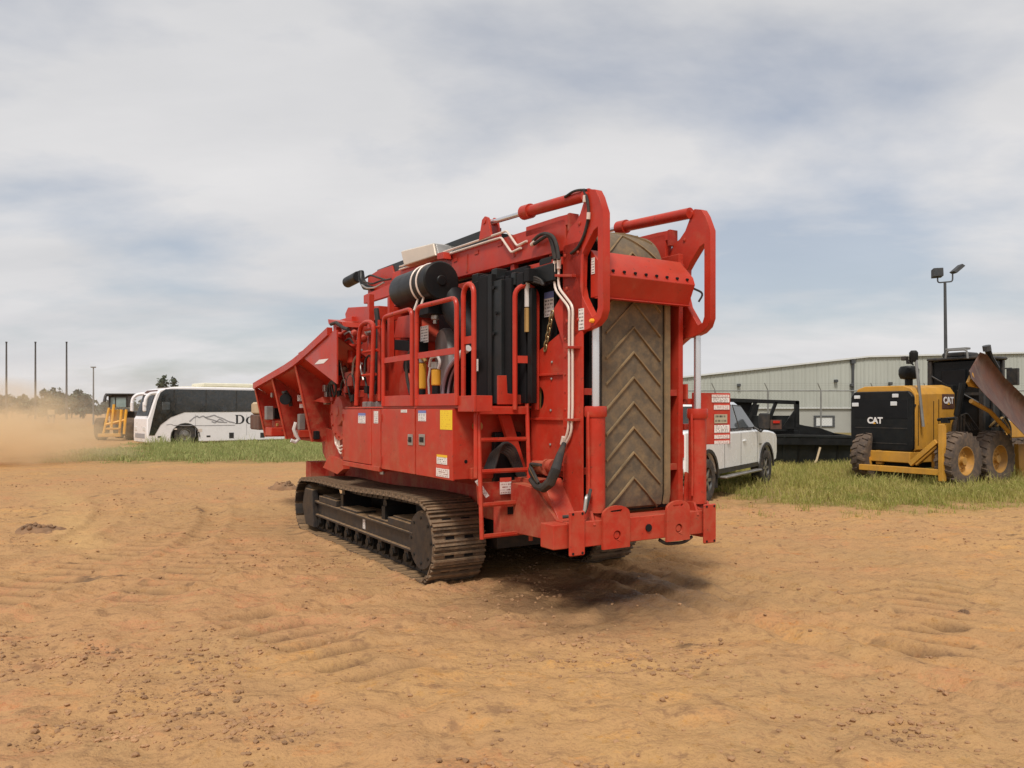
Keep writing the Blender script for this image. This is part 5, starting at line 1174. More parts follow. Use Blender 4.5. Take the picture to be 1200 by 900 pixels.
# arch rail and climbing rungs
pts = LP([(417.5, 475), (421, 392), (423, 382), (428, 377.5), (434, 377), (438, 381), (438, 392), (435, 470)], 'x', 0.06)
c = MB(); c.tube(arc_pts(pts, 0.12, 3), 0.028, 10); c.build('arch_rail', M['red'], g)
for (px0, px1, y0) in ((428, 446, 387), (426, 443, 413), (425, 440, 440)):
    a, b = L(px0, y0, 'x', 0.10), L(px1, y0 - 1, 'x', 0.10); c = MB(); c.tube([a, (0.10, b.y, a.z)], 0.018, 8); c.build('climbing_rung', M['red'], g)
for (px_, y0, y1) in ((436.5, 378, 474), (444.5, 375, 470)):
    a, b = L(px_, y0, 'x', 0.16), L(px_ - 2, y1, 'x', 0.16); c = MB(); c.tube([a, (0.16, a.y, b.z)], 0.022, 8); c.build('climbing_post', M['red'], g)
c = MB(); c.tube(LP([(441, 362), (443, 380), (441, 400), (440, 430), (438, 462)], 'x', 0.34), 0.035, 8); c.build('hydraulic_hose', M['rubber'], g)
c = MB(); c.tube(LP([(439, 440), (436, 455), (434, 474)], 'x', 0.2), 0.02, 8); c.build('brace_tube', M['redlow'], g)
for (px_, py_) in ((432, 473), (439, 472), (426, 471)):
    p_ = L(px_, py_, 'x', 0.12); c = MB(); c.box(0.12, 0.2, p_.y - 0.05, p_.y + 0.05, 1.80, 1.90); c.build('valve', M['engine'], g, 0.01)

# --- feed hopper with flared side
def ztop(y_): return float(np.interp(y_, [2.45, 3.6, 4.2, 6.42], [2.80, 2.555, 2.45, 2.205]))
H0, H1 = 2.45, 6.42
for side in (0, 1):
    X = (lambda a: a) if side == 0 else (lambda a: 2.8 - a)
    ys = [H0 + (H1 - H0) * k / 10 for k in range(11)]
    c = MB(); vs = []; fs = []
    prof = lambda y_: [(-0.20, ztop(y_)), (0.42, ztop(y_) - 0.42), (0.46, 1.38)]
    for y_ in ys:
        p3 = prof(y_); vs += [(X(a), y_, z_) for a, z_ in p3] + [(X(a + 0.03), y_, z_ - 0.0) for a, z_ in p3]
    for i in range(10):
        for j in (0, 1):
            q = (6 * i + j, 6 * i + j + 1, 6 * i + 7 + j, 6 * i + 6 + j); fs.append(q); fs.append(tuple(v + 3 for v in reversed(q)))
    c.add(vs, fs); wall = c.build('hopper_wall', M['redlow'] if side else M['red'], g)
    c = MB(); rail = [(X(-0.20), y_, ztop(y_)) for y_ in ys]
    for i in range(10):
        a, b = Vector(rail[i]), Vector(rail[i + 1]); c.prism([a + Vector((-0.035, 0, -0.05)), a + Vector((0.035, 0, -0.05)), a + Vector((0.035, 0, 0.05)), a + Vector((-0.035, 0, 0.05))], b - a)
    c.build('hopper_rail', M['red'], g)
    for y_ in (3.98, 5.25, 6.40):
        xb = {3.98: 0.05, 5.25: 0.02, 6.40: -0.02}[y_]
        c = MB(); c.prism([(X(-0.20), y_, ztop(y_) - 0.012), (X(xb), y_, 1.33), (X(0.47), y_, 1.33), (X(0.43), y_, ztop(y_) - 0.412)], (0, 0.016, 0)); rb = c.build('hopper_rib', M['redlow'], g)
        c = MB(); a, b = Vector((X(-0.215), y_, ztop(y_) - 0.03)), Vector((X(xb - 0.015), y_, 1.33)); c.prism([a + Vector((0, -0.03, 0)), a + Vector((0, 0.04, 0)), b + Vector((0, 0.04, 0)), b + Vector((0, -0.03, 0))], (0.014, 0, 0)); c.build('rib_flange', M['red'], rb)
c = MB(); c.box(0.44, 2.36, 2.5, 6.42, 1.28, 1.37); c.build('hopper_floor', M['redlow'], g, RB)
c = MB(); c.box(0.46, 2.34, 6.42, 6.46, 1.30, 2.2); c.build('hopper_end_wall', M['redlow'], g)
c = MB(); c.prism(LP([(349, 414), (394.5, 386.5), (394.5, 450)], 'x', -0.21), (0.02, 0, 0)); lp = c.build('hopper_wing', M['red'], g)
c = MB(); c.prism(LP([(368.5, 427), (374, 421.5), (385, 420.3), (379, 425.8)], 'x', -0.2135), (0.003, 0, 0)); c.build('diamond_emblem', M['logo_white'], lp)
# small things tucked in the hopper bays
def bay(name, m, x0, y0, x1, y1, xx, d=0.15, bev=0.01):
    a, b = L(x0, y1, 'x', xx), L(x1, y0, 'x', xx); c = MB(); c.box(xx, xx + d, min(a.y, b.y), max(a.y, b.y), min(a.z, b.z), max(a.z, b.z)); return c.build(name, M[m], g, bev)
def bayy(name, m, x0, y0, x1, y1, yy, d=0.15, bev=0.01):
    a, b = L(x0, y1, 'y', yy), L(x1, y0, 'y', yy); c = MB(); c.box(a.x, b.x, yy, yy + d, a.z, b.z); return c.build(name, M[m], g, bev)
bayy('control_box', 'engine', 312.5, 476, 320.5, 492, 5.75); bayy('control_box', 'engblack', 321.5, 478, 329.5, 491, 5.95)
bayy('tool_tray', 'red', 318, 501, 338, 511, 5.6, 0.4); bayy('tool_tray', 'redlow', 322, 493, 333, 501, 5.8, 0.2); bayy('hydraulic_fitting', 'brass', 324, 496, 327, 500, 5.70, 0.05)
p_ = L(335, 468, 'y', 5.0); c = MB(); c.lathe([(0.03, 0), (0.07, 0), (0.085, 0.03), (0.085, 0.10)], p_, (-0.4, -1, 0), 20); c.build('hose_reel', M['engblack'], g)
c = MB(); c.tube(LP([(331, 461), (335, 459), (340, 466), (341, 476)], 'y', 4.95), 0.03, 8); c.build('hydraulic_hose', M['rubber'], g)
rect('label', M['lab_white'], g, 348.5, 463, 355.5, 470, 'y', 4.5); rect('label', M['lab_red'], g, 351, 472, 357, 478, 'y', 4.5)
bayy('hydraulic_manifold', 'engine', 351, 485, 358, 504, 4.5, 0.12); bayy('tool_tray', 'red', 350, 504, 367, 513, 4.4, 0.3)
bayy('hydraulic_fitting', 'steel', 318, 460, 321, 466, 5.9, 0.06)
c = MB(); c.tube(LP([(347, 495), (344.5, 503), (347, 510), (350, 515), (346, 518), (341, 516)], 'y', 4.42), 0.03, 7); c.build('coiled_rope', M['hosewhite'], g)
bayy('feed_motor', 'engblack', 369, 505, 375, 515, 3.9, 0.2)
a, b = L(293, 503, 'x', -0.05), L(303, 486, 'x', -0.05); c = MB(); c.box(-0.05, 0.35, b.y, a.y, a.z, b.z); bx_ = c.build('battery_box', M['rust'], g, 0.02)
a, b = L(293, 486, 'x', -0.05), L(303, 471, 'x', -0.05); c = MB(); c.box(-0.04, 0.34, b.y + .02, a.y - .02, a.z + 0.004, b.z); c.build('battery_lid', M['duskbrown'], g, 0.04, 2)

# --- red sign panel on the right side
q0, q1 = L(813, 460, 'y', -1.62), L(856, 520, 'y', -1.62)
c = MB(); c.box(q0.x, q1.x, -1.62, -1.59, q1.z, q0.z); pn = c.build('control_panel', M['red'], g, 0.004)
c = MB(); c.box(2.03, q0.x + 0.05, -1.59, -1.54, 1.60, 1.66); c.box(2.03, q0.x + 0.05, -1.59, -1.54, 1.85, 1.91); c.build('panel_arm', M['red'], g, 0.004)
rect('label', M['lab_red'], pn, 834, 461.5, 854.5, 465.5, 'y', -1.624); rect('label', M['lab_white'], pn, 834, 466, 854.5, 471.5, 'y', -1.624)
rect('label', M['lab_red'], pn, 836.5, 473, 854.5, 480, 'y', -1.624); tag(rect('label', M['lab_photo'], pn, 837, 485.5, 852, 496, 'y', -1.624), 'dark pictogram label')
rect('label', M['lab_white'], pn, 837, 498, 854.5, 507, 'y', -1.624); rect('label', M['lab_red'], pn, 837, 508, 854.5, 514, 'y', -1.624); rect('label', M['lab_red'], pn, 837, 515, 854.5, 520, 'y', -1.624)
c = MB(); c.prism([(1.93, -1.70, 0.86), (2.16, -1.70, 0.90), (2.02, -1.70, 1.16), (1.955, -1.70, 1.2)], (0, 0.03, 0)); c.build('foot_gusset', M['red'], g, 0.004)
c = MB(); c.prism([(2.02, -1.62, 1.9), (2.02, -1.1, 1.9), (2.02, -1.1, 2.05), (2.02, -1.62, 2.05)], (0.03, 0, 0)); c.build('side_bracket', M['red'], g)

# clutter at the top of the radiator bay and small hardware
rng_ = random.Random(5)
for k in range(9):
    px_ = 556 + 7.5 * k; p_ = L(px_, 322 + rng_.uniform(-4, 6), 'x', 0.56); w_ = rng_.uniform(0.03, 0.08)
    c = MB(); c.box(0.56, 0.70, p_.y - w_, p_.y + w_, p_.z - 0.10, p_.z + 0.03); c.build('junction_block', M['engblack' if k % 3 else 'charcoal'], g, 0.01)
for (dr, y_, zs) in ((d_left, 1.175, (1.22, 1.70)), (d_front, 2.49, (1.24, 1.70))):
    for z_ in zs:
        c = MB(); c.cyl((-0.018, y_, z_ - 0.045), (-0.018, y_, z_ + 0.045), 0.010, n=8); c.build('door_hinge', M['redlow'], dr)
for x0 in (0.715, 1.985):
    for (yy, zz) in ((-1.42, 3.2), (-1.62, 3.2), (-1.45, 2.9), (-1.45, 2.6), (-1.62, 2.6), (-1.64, 3.45)):
        c = MB(); c.lathe([(0.018, 0), (0.018, 0.008), (0.008, 0.014)], (x0, yy, zz), (-1, 0, 0), 6); c.build('bracket_bolt', M['redlow'], g)
for k in range(10):
    z_ = 1.0 + 0.16 * k; c = MB(); c.lathe([(0.014, 0), (0.014, 0.006), (0.006, 0.010)], (0.718, -1.42, z_), (-1, 0, 0), 6); c.build('frame_bolt', M['redlow'], g)
for k in range(6):
    y_ = -0.3 + 0.5 * k; c = MB(); c.box(0.712, 0.719, y_, y_ + 0.09, 3.50, 3.545); c.build('tube_clip', M['redlow'], g, 0.003)
# packed mud on the chassis ledges and the mill area hoses
for k in range(6):
    x0 = 392 + 7 * k; y0 = 430 + rng_.uniform(-20, 14)
    c = MB(); c.tube(arc_pts(LP([(x0, y0 + 26), (x0 + 1, y0 + 6), (x0 + 7, y0), (x0 + 9, y0 + 14), (x0 + 13, y0 + 30)], 'x', 0.13), 0.1, 3), 0.014, 6); c.build('hydraulic_hose', M['rubber' if k % 3 else 'steel'], g)
for k in range(7):
    p_ = L(388 + 8 * k, 466 - 5 * (k % 3), 'x', 0.10); c = MB(); c.box(0.10, 0.17, p_.y - 0.05, p_.y + 0.05, p_.z - 0.05, p_.z + 0.04); c.build('valve_block', M['engblack' if k % 2 else 'redlow'], g, 0.008)

# ------------------------------------------------------------------ vehicles
def frame(org, th):
    """sight-line solver for a vehicle frame: org = ground point, th = turn about z"""
    ax_ = (math.cos(th), math.sin(th)); ay_ = (-math.sin(th), math.cos(th))
    def S(px, py, ax, val):
        dx = (px - 600) / F; dz = (HZ - py) / F
        def f(t): return ((dx * t - org[0]) * ax_[0] + (t - org[1]) * ax_[1], (dx * t - org[0]) * ay_[0] + (t - org[1]) * ay_[1], CAM_H + dz * t)
        i = 'xyz'.index(ax); a = f(0)[i]; b = f(1)[i]
        return Vector(f((val - a) / (b - a)))
    return S
def wheel(parent, c, side, r, w, rim_r, m_t='tyre', m_r='rim', lug=0, spokes=6, name='wheel', dish=0.05):
    """c = centre, side = +1 / -1 outward along x"""
    c = Vector(c); hw = w / 2
    mb = MB(); sh = 0.28 * (r - rim_r)
    mb.lathe([(rim_r, -hw * .85), (r - sh, -hw), (r - sh * .25, -hw * .9), (r, -hw * .6), (r, hw * .6), (r - sh * .25, hw * .9), (r - sh, hw), (rim_r, hw * .85), (rim_r - .01, hw * .3)], c, (side, 0, 0), 36, False)
    wh_ = mb.build(name, M[m_t], parent)
    if lug:
        mb = MB()
        for k in range(lug):
            for s_ in (-1, 1):
                a = 2 * math.pi * (k + (0.25 if s_ > 0 else -0.25)) / lug; da = math.pi / lug * 0.62
                vs = []
                for (xx, aa, rr) in ((0.02 * s_, a - da, r + .028), (0.02 * s_, a + da * .1, r + .028), (hw * .88 * s_, a + da, r + .02), (hw * .88 * s_, a - da * .1, r + .02), (0.02 * s_, a - da, r - .03), (0.02 * s_, a + da * .1, r - .03), (hw * .98 * s_, a + da, r - .07), (hw * .98 * s_, a - da * .1, r - .07)):
                    vs.append((c.x + xx, c.y + rr * math.cos(aa), c.z + rr * math.sin(aa)))
                fs = [(0, 1, 2, 3), (0, 4, 5, 1), (1, 5, 6, 2), (2, 6, 7, 3), (3, 7, 4, 0)]
                mb.add(vs, fs if s_ > 0 else [tuple(reversed(f)) for f in fs])
        mb.build('tread', M[m_t], wh_)
    mb = MB(); o_ = c + Vector((side * (hw * .85 - dish), 0, 0))
    mb.lathe([(0.02, 0), (rim_r * .25, 0.01), (rim_r * .35, -0.03), (rim_r * .80, -0.05), (rim_r * .90, -0.01), (rim_r * .96, dish), (rim_r * 1.03, dish)], o_, (side, 0, 0), 28, False)
    rm = mb.build('rim', M['plastic' if spokes else ('catdull' if m_r == 'cat' else m_r)], wh_)
    if spokes:
        mb = MB()
        for k in range(spokes):
            a = 2 * math.pi * k / spokes; u = Vector((0, math.cos(a), math.sin(a))); v = Vector((0, -math.sin(a), math.cos(a)))
            p0 = o_ + u * rim_r * .15; p1 = o_ + u * rim_r * .93
            mb.prism([p0 - v * rim_r * .13, p0 + v * rim_r * .13, p1 + v * rim_r * .10, p1 - v * rim_r * .10], Vector((side * 0.035, 0, 0)))
        mb.build('spokes', M[m_r], rm)
    else:
        mb = MB()
        for k in range(10):
            a = 2 * math.pi * k / 10; q = o_ + Vector((0, math.cos(a), math.sin(a))) * rim_r * .55; mb.cyl(q, q + Vector((side * 0.0, 0, 0)) + Vector((side * -0.02, 0, 0)), 0.02, n=6)
        mb.cyl(o_, o_ + Vector((side * .06, 0, 0)), rim_r * .28, n=14); mb.build('hub', M['catdull' if m_r == 'cat' else m_r], rm)
    return wh_

M['catdull'] = mat('dusty_yellow_rim', (0.44, 0.22, 0.04), 0.6, var=0.2, dust=0.6, up=0.3, dustcol=(0.24, 0.15, 0.07), scale=3)
# --- white pickup
TH = -R(34); PO = (3.01, 15.53)
pk = thing('pickup_truck', 'white crew cab pickup truck with black mirrors parked on the grass behind the grinder', 'pickup truck', (*PO, 0), TH)
S = frame(PO, TH)
W2 = 0.98; WB = 4.0
def archpts(yc, r=0.53, z0=0.52, n=9): return [(yc - r * math.cos(math.pi * k / n), 0.43 + max(z0 - 0.43, r * math.sin(math.pi * k / n))) for k in range(n + 1)]
low = [(-1.18, 0.62)] + archpts(0) + [(0.62, 0.50), (3.38, 0.50)] + archpts(WB) + [(4.86, 0.55), (4.96, 0.75), (4.95, 1.12), (4.84, 1.24), (4.3, 1.30), (3.40, 1.34), (0.86, 1.34), (0.80, 1.42), (-1.18, 1.40)]
mb = MB(); mb.prism([(-W2, a, b) for a, b in low], (2 * W2, 0, 0)); body = mb.build('body', M['white'], pk, 0.085, 4)
# cab greenhouse, narrower at the roof
def greenhouse(y_b0, y_b1, y_t0, y_t1, zb, zt, wb, wt):
    vs = [(-wb, y_b0, zb), (wb, y_b0, zb), (wb, y_b1, zb), (-wb, y_b1, zb), (-wt, y_t0, zt), (wt, y_t0, zt), (wt, y_t1, zt), (-wt, y_t1, zt)]
    m_ = MB(); m_.add(vs, [(0, 3, 2, 1), (4, 5, 6, 7), (0, 1, 5, 4), (1, 2, 6, 5), (2, 3, 7, 6), (3, 0, 4, 7)]); return m_
gh = greenhouse(0.84, 3.42, 0.98, 2.62, 1.32, 1.97, 0.95, 0.74); cabm = gh.build('cab', M['white'], pk, 0.10, 4)
def on_side(y_, z_, off=0.006):
    t = (z_ - 1.32) / 0.65; return (0.95 + (0.74 - 0.95) * t + off, y_, z_)
for pts in ([(2.10, 1.40), (3.20, 1.40), (2.66, 1.86), (2.12, 1.88)], [(1.06, 1.40), (2.0, 1.40), (2.02, 1.88), (1.14, 1.87)]):
    for sg in (1, -1):
        vs = [on_side(a, b) for a, b in pts]; vs = [(v[0] * sg, v[1], v[2]) for v in vs]
        mb = MB(); mb.prism(vs, (0.012 * sg, 0, 0.004)); mb.build('side_window', M['tint'], pk)
        vs = [on_side(a, b, 0.001) for a, b in [(pts[0][0] - .03, pts[0][1] - .03), (pts[1][0] + .05, pts[1][1] - .03), (pts[2][0] + .01, pts[2][1] + .03), (pts[3][0] - .03, pts[3][1] + .03)]]; vs = [(v[0] * sg, v[1], v[2]) for v in vs]
        mb = MB(); mb.prism(vs, (0.008 * sg, 0, 0.002)); mb.build('window_trim', M['plastic'], pk)
mb = MB(); mb.prism([(-0.84, 3.385, 1.385), (0.84, 3.385, 1.385), (0.66, 2.685, 1.935), (-0.66, 2.685, 1.935)], (0, 0.012, 0.012)); mb.build('windshield', M['glass'], pk)
mb = MB(); mb.prism([(0.80, 0.868, 1.42), (-0.80, 0.868, 1.42), (-0.66, 0.965, 1.86), (0.66, 0.965, 1.86)], (0, -0.012, 0.004)); mb.build('rear_window', M['glass'], pk)
for (y0, y1) in ((2.06, 2.08), (0.98, 1.0), (3.28, 3.295)):
    mb = MB(); mb.box(W2 - 0.004, W2 + 0.0015, y0, y1, 0.60, 1.30); mb.build('door_gap', M['plastic'], pk)
for y0 in (2.20, 1.12):
    mb = MB(); mb.box(W2, W2 + 0.03, y0, y0 + 0.2, 1.10, 1.135); mb.build('door_handle', M['white'], pk, 0.01)
mb = MB(); mb.box(W2, W2 + 0.006, 0.62, 3.36, 0.50, 0.60); mb.build('rocker_trim', M['plastic'], pk, 0.004)
mb = MB(); mb.box(W2 - 0.02, W2 + 0.14, 0.72, 3.20, 0.40, 0.45); mb.build('side_step', M['rim'], pk, 0.02, 2)
for yc in (0, WB):
    mb = MB()
    ap = [(yc - r_ * math.cos(math.pi * k / 12), 0.43 + r_ * math.sin(math.pi * k / 12)) for r_ in (0.53,) for k in range(13)]; bp2 = [(yc - 0.60 * math.cos(math.pi * k / 12), 0.43 + 0.60 * math.sin(math.pi * k / 12)) for k in range(13)]
    mb.prism([(W2 - 0.01, a, b) for a, b in ap] + [(W2 - 0.01, a, b) for a, b in reversed(bp2)], (0.035, 0, 0)); mb.build('wheel_arch', M['plastic'], pk)
    mb = MB(); mb.box(-0.7, W2 - 0.10, yc - 0.5, yc + 0.5, 0.60, 0.95); mb.build('wheel_well', M['engblack'], pk)
    for sg in (1, -1): wheel(pk, (sg * 0.86, yc, 0.42), sg, 0.42, 0.28, 0.26, spokes=6)
mb = MB(); mb.box(W2 - 0.25, W2 - 0.02, 0.60, 0.63, 0.22, 0.62); mb.build('mud_flap', M['rubber'], pk, 0.004)
mb = MB(); mb.box(-0.6, 0.6, -0.9, 4.6, 0.42, 0.62); mb.build('underbody', M['engblack'], pk)
for sg in (1, -1):
    mb = MB(); mb.box(sg * 1.05 if sg > 0 else -1.29, sg * 1.29 if sg > 0 else -1.05, 3.10, 3.20, 1.35, 1.72); mi = mb.build('mirror', M['plastic'], pk, 0.03, 2)
    mb = MB(); mb.tube([(sg * 0.93, 3.15, 1.40), (sg * 1.10, 3.15, 1.30), (sg * 1.16, 3.15, 1.38)], 0.03, 6); mb.build('mirror_arm', M['plastic'], mi)
mb = MB(); mb.box(-0.95, 0.95, -1.30, -1.17, 0.50, 0.74); mb.build('rear_bumper', M['rim'], pk, 0.03, 2)
mb = MB(); mb.box(-0.74, 0.74, -1.20, -1.181, 0.80, 1.36); mb.build('tailgate', M['white'], pk, 0.01)
for sg in (1, -1):
    mb = MB(); mb.box(sg * 0.86 - .1, sg * 0.86 + .1, -1.215, -1.181, 0.92, 1.34); mb.build('tail_light', M['lensred'], pk, 0.01)
mb = MB(); mb.box(-0.72, 0.72, -1.1, 0.76, 1.36, 1.425); mb.build('bed_opening', M['engblack'], pk)
mb = MB(); mb.box(-0.8, 0.8, 4.945, 4.985, 0.72, 1.10); mb.build('grille', M['plastic'], pk, 0.01)
for sg in (1, -1):
    mb = MB(); mb.box(sg * 0.86 - .09, sg * 0.86 + .09, 4.86, 4.98, 0.88, 1.12); mb.build('headlight', M['lens'], pk, 0.02)
mb = MB(); mb.box(W2 + 0.001, W2 + 0.004, 3.42, 3.60, 0.98, 1.02); mb.build('badge', M['rim'], pk)

# --- white coach
TB = R(130); BO_ = (-19.1, 39.46)
bus = thing('coach', 'white coach with dark side windows and grey mountain outlines on its side', 'bus', (*BO_, 0), TB)
S = frame(BO_, TB); BX = -1.25; BL = -11.6
def side(px, py): q = S(px, py, 'x', BX); return (q.y, q.z)
wc = side(217.5, 512.5); wy = wc[0]; WR = 0.55; AR = 0.70; wz = 0.52
def arch(yc, r): return [(yc + r, 0.10)] + [(yc + r * math.cos(math.pi * k / 10), 0.36 + r * math.sin(math.pi * k / 10)) for k in range(11)] + [(yc - r, 0.10)]
ZR = 2.98
prof = [(0.0, 0.10), (0.02, 0.4), (0.0, 1.32), (-0.08, 1.45), (-0.45, 2.62), (-0.62, 2.82), (-1.15, ZR - .03), (-1.8, ZR), (BL + .3, ZR), (BL, ZR - 0.25), (BL, 0.12)] + list(reversed(arch(-9.0, AR))) + list(reversed(arch(wy, AR)))
mb = MB(); mb.prism([(-1.25, a, b) for a, b in prof], (2.5, 0, 0)); bb_ = mb.build('body', M['buswhite'], bus, 0.07, 3)
mb = MB(); mb.prism([(-1.14, -1.0, ZR - 0.02), (-1.14, -1.9, ZR + 0.03), (-1.14, BL + .5, ZR + 0.03), (-1.14, BL + .3, ZR - .02)], (2.28, 0, 0)); mb.build('roof', M['buscream'], bus, 0.02)
p0, p1 = side(240, 450), side(300, 450); mb = MB(); mb.box(-0.95, 0.95, BL + 1.2, p0[0], ZR + 0.03, ZR + 0.24); mb.build('roof_unit', M['buscream'], bus, 0.06, 2)
gl = [(174.5, 510.3), (181, 510.3), (188, 498), (200, 489), (216, 483), (292, 482.4)]
glp = [side(*p) for p in gl]; glt = [side(*p) for p in [(204, 456), (194, 456), (188, 460), (184, 470), (179, 490)]]
yr = BL + 0.5; gtop = glt[0][1]; gbot = glp[-1][1]
mb = MB(); mb.prism([(BX - 0.002, a, b) for a, b in glp] + [(BX - 0.002, yr, gbot), (BX - 0.002, yr, gtop)] + [(BX - 0.002, a, b) for a, b in glt], (-0.012, 0, 0)); sg_ = mb.build('side_glass', M['glass'], bus)
for px_ in (204,):
    a = side(px_, 457); b = side(px_, 484); mb = MB(); mb.box(BX - 0.02, BX - 0.0145, a[0] - .03, a[0] + .03, gbot + .02, gtop - .02); mb.build('window_pillar', M['plastic'], sg_)
y_ = side(204, 470)[0] - 1.6
while y_ > yr:
    mb = MB(); mb.box(BX - 0.018, BX - 0.0145, y_ - .02, y_ + .02, gbot + .02, gtop - .02); mb.build('window_pillar', M['plastic'], sg_); y_ -= 1.6
a, b = side(190, 471), side(199, 480); mb = MB(); mb.box(BX - 0.022, BX - 0.0145, b[0], a[0], b[1], a[1]); mb.build('driver_window', M['tint'], sg_, 0.004)
mb = MB(); mb.prism([(-1.10, -0.10, 1.47), (1.10, -0.10, 1.47), (1.04, -0.435, 2.56), (-1.04, -0.435, 2.56)], (0, 0.03, 0.012)); mb.build('windshield', M['cabglass'], bus)
mb = MB(); mb.prism([(-1.0, -0.48, 2.66), (1.0, -0.48, 2.66), (0.95, -0.60, 2.79), (-0.95, -0.60, 2.79)], (0, 0.03, 0.014)); mb.build('destination_panel', M['rust'], bus)
for sg in (-1, 1):
    mb = MB(); mb.tube(arc_pts([(sg * 1.1, -0.50, 2.64), (sg * 1.18, -0.15, 2.60), (sg * 1.24, 0.05, 2.40), (sg * 1.24, 0.10, 2.0)], 0.28, 5), 0.085, 8); ma = mb.build('mirror_arm', M['buswhite'], bus)
    mb = MB(); mb.box(sg * 1.18 - .11, sg * 1.18 + .11, 0.03, 0.18, 1.70, 2.2); mb.build('mirror', M['buswhite'], ma, 0.05, 2)
for yc in (wy, -9.0):
    mb = MB(); mb.box(-1.1, 1.1, yc - .62, yc + .62, 0.30, 1.05); mb.build('wheel_well', M['engblack'], bus)
    for sg in (-1, 1): wheel(bus, (sg * 1.08, yc, wz), sg, WR, 0.28, 0.29, 'tyre', 'rim', 0, 0)
    mb = MB(); ap = [(yc - AR * math.cos(math.pi * k / 14), 0.36 + AR * math.sin(math.pi * k / 14)) for k in range(15)]; bp2 = [(yc - (AR + .035) * math.cos(math.pi * k / 14), 0.36 + (AR + .035) * math.sin(math.pi * k / 14)) for k in range(15)]
    mb.prism([(BX + .01, a, b) for a, b in ap] + [(BX + .01, a, b) for a, b in reversed(bp2)], (-0.018, 0, 0)); mb.build('arch_trim', M['plastic'], bus)
def busrect(name, m, x0, y0, x1, y1, d=0.008):
    a, b = side(x0, y0), side(x1, y1); mb = MB(); mb.box(BX - d, BX - 0.001, b[0], a[0], b[1], a[1]); return mb.build(name, M[m], bus, 0.002)
busrect('side_vent', 'plastic', 268.5, 507, 274, 513.5); busrect('side_vent', 'plastic', 305, 507, 310, 512.8); busrect('marker_lamp', 'plastic', 242, 510.3, 246.5, 512.2); busrect('marker_lamp', 'plastic', 185, 511, 189, 513); busrect('marker_lamp', 'tube', 204, 502, 207.5, 503.6); busrect('fuel_flap', 'tube', 232, 502.5, 237, 506)
for px_ in (289, 229): a = side(px_, 500); mb = MB(); mb.box(BX - 0.004, BX - 0.001, a[0] - .008, a[0] + .008, 0.40, gbot - .15); mb.build('panel_seam', M['greyink'], bus)
# mountain outlines and lettering on the side
def line_on(pts, r_, name, m):
    q = [Vector((BX - 0.004, *side(*p))) for p in pts]; mb = MB()
    for i in range(len(q) - 1):
        d = (q[i + 1] - q[i]).normalized(); n_ = Vector((0, -d.z, d.y)) * r_
        mb.prism([q[i] - n_, q[i + 1] - n_ * .8, q[i + 1] + n_ * .8, q[i] + n_], (0.003 if False else -0.004, 0, 0))
    return mb.build(name, M[m], bus)
line_on([(222, 494), (227, 489.5), (231, 487.5), (233, 489.5), (238, 487.5), (243, 490.5), (249, 492), (256, 494.5), (266, 495)], 0.035, 'mountain_outline', 'greyink')
line_on([(240, 489.3), (246, 488), (251, 486.5), (255, 488.5), (260, 490), (268, 494), (275, 495.5)], 0.035, 'mountain_outline', 'greyink')
line_on([(248, 494), (252, 495.5), (257, 491), (262, 493.5)], 0.03, 'mountain_outline', 'greyink')
line_on([(195, 498), (200, 497), (204, 498.5), (240, 498.7), (275, 498.2)], 0.018, 'mountain_outline', 'greyink')
def serif_D(px0, px1, yt, yb):
    a, b = side(px0, yt), side(px1, yb); w = a[0] - b[0]; h = a[1] - b[1]; X0 = BX - 0.0125
    P_ = lambda u, v: (BX - 0.004, a[0] - u * w, b[1] + v * h)
    outer = [P_(0, 0), P_(0.45, 0)] + [P_(0.45 + 0.55 * math.sin(t), 0.5 - 0.5 * math.cos(t)) for t in [math.pi * k / 12 for k in range(1, 12)]] + [P_(0.45, 1), P_(0, 1), P_(0, 0.95), P_(0.10, 0.93), P_(0.10, 0.07), P_(0, 0.05)]
    inner = [P_(0.30, 0.07), P_(0.42, 0.07)] + [P_(0.42 + 0.34 * math.sin(t), 0.5 - 0.43 * math.cos(t)) for t in [math.pi * k / 10 for k in range(1, 10)]] + [P_(0.42, 0.93), P_(0.30, 0.93)]
    mb = MB(); mb.prism(outer, (-0.006, 0, 0), [inner]); mb.build('letter', M['ink'], bus)
def serif_O(px0, px1, yt, yb):
    a, b = side(px0, yt), side(px1, yb); w = a[0] - b[0]; h = a[1] - b[1]
    P_ = lambda u, v: (BX - 0.004, a[0] - u * w, b[1] + v * h); T = [2 * math.pi * k / 20 for k in range(20)]
    mb = MB(); mb.prism([P_(.5 + .5 * math.cos(t), .5 + .5 * math.sin(t)) for t in T], (-0.006, 0, 0), [[P_(.5 + .26 * math.cos(t), .5 + .42 * math.sin(t)) for t in T]]); mb.build('letter', M['ink'], bus)
serif_D(275.5, 286.5, 486.2, 496.5); serif_O(288, 298, 488.2, 496.8)
for px_ in (177,):
    pass
mb = MB(); mb.box(-1.0, -0.55, 0.0, 0.03, 0.72, 0.92); mb.build('headlight', M['lens'], bus, 0.02); mb = MB(); mb.box(0.55, 1.0, 0.0, 0.03, 0.72, 0.92); mb.build('headlight', M['lens'], bus, 0.02)
mb = MB(); mb.box(-0.9, 0.9, 0.004, 0.028, 0.34, 0.58); mb.build('front_grille', M['greyink'], bus, 0.01)

M['greenglass'] = mat('sunlit_cab_glass', (0.22, 0.29, 0.28), 0.1, var=0.2, spec=0.8)
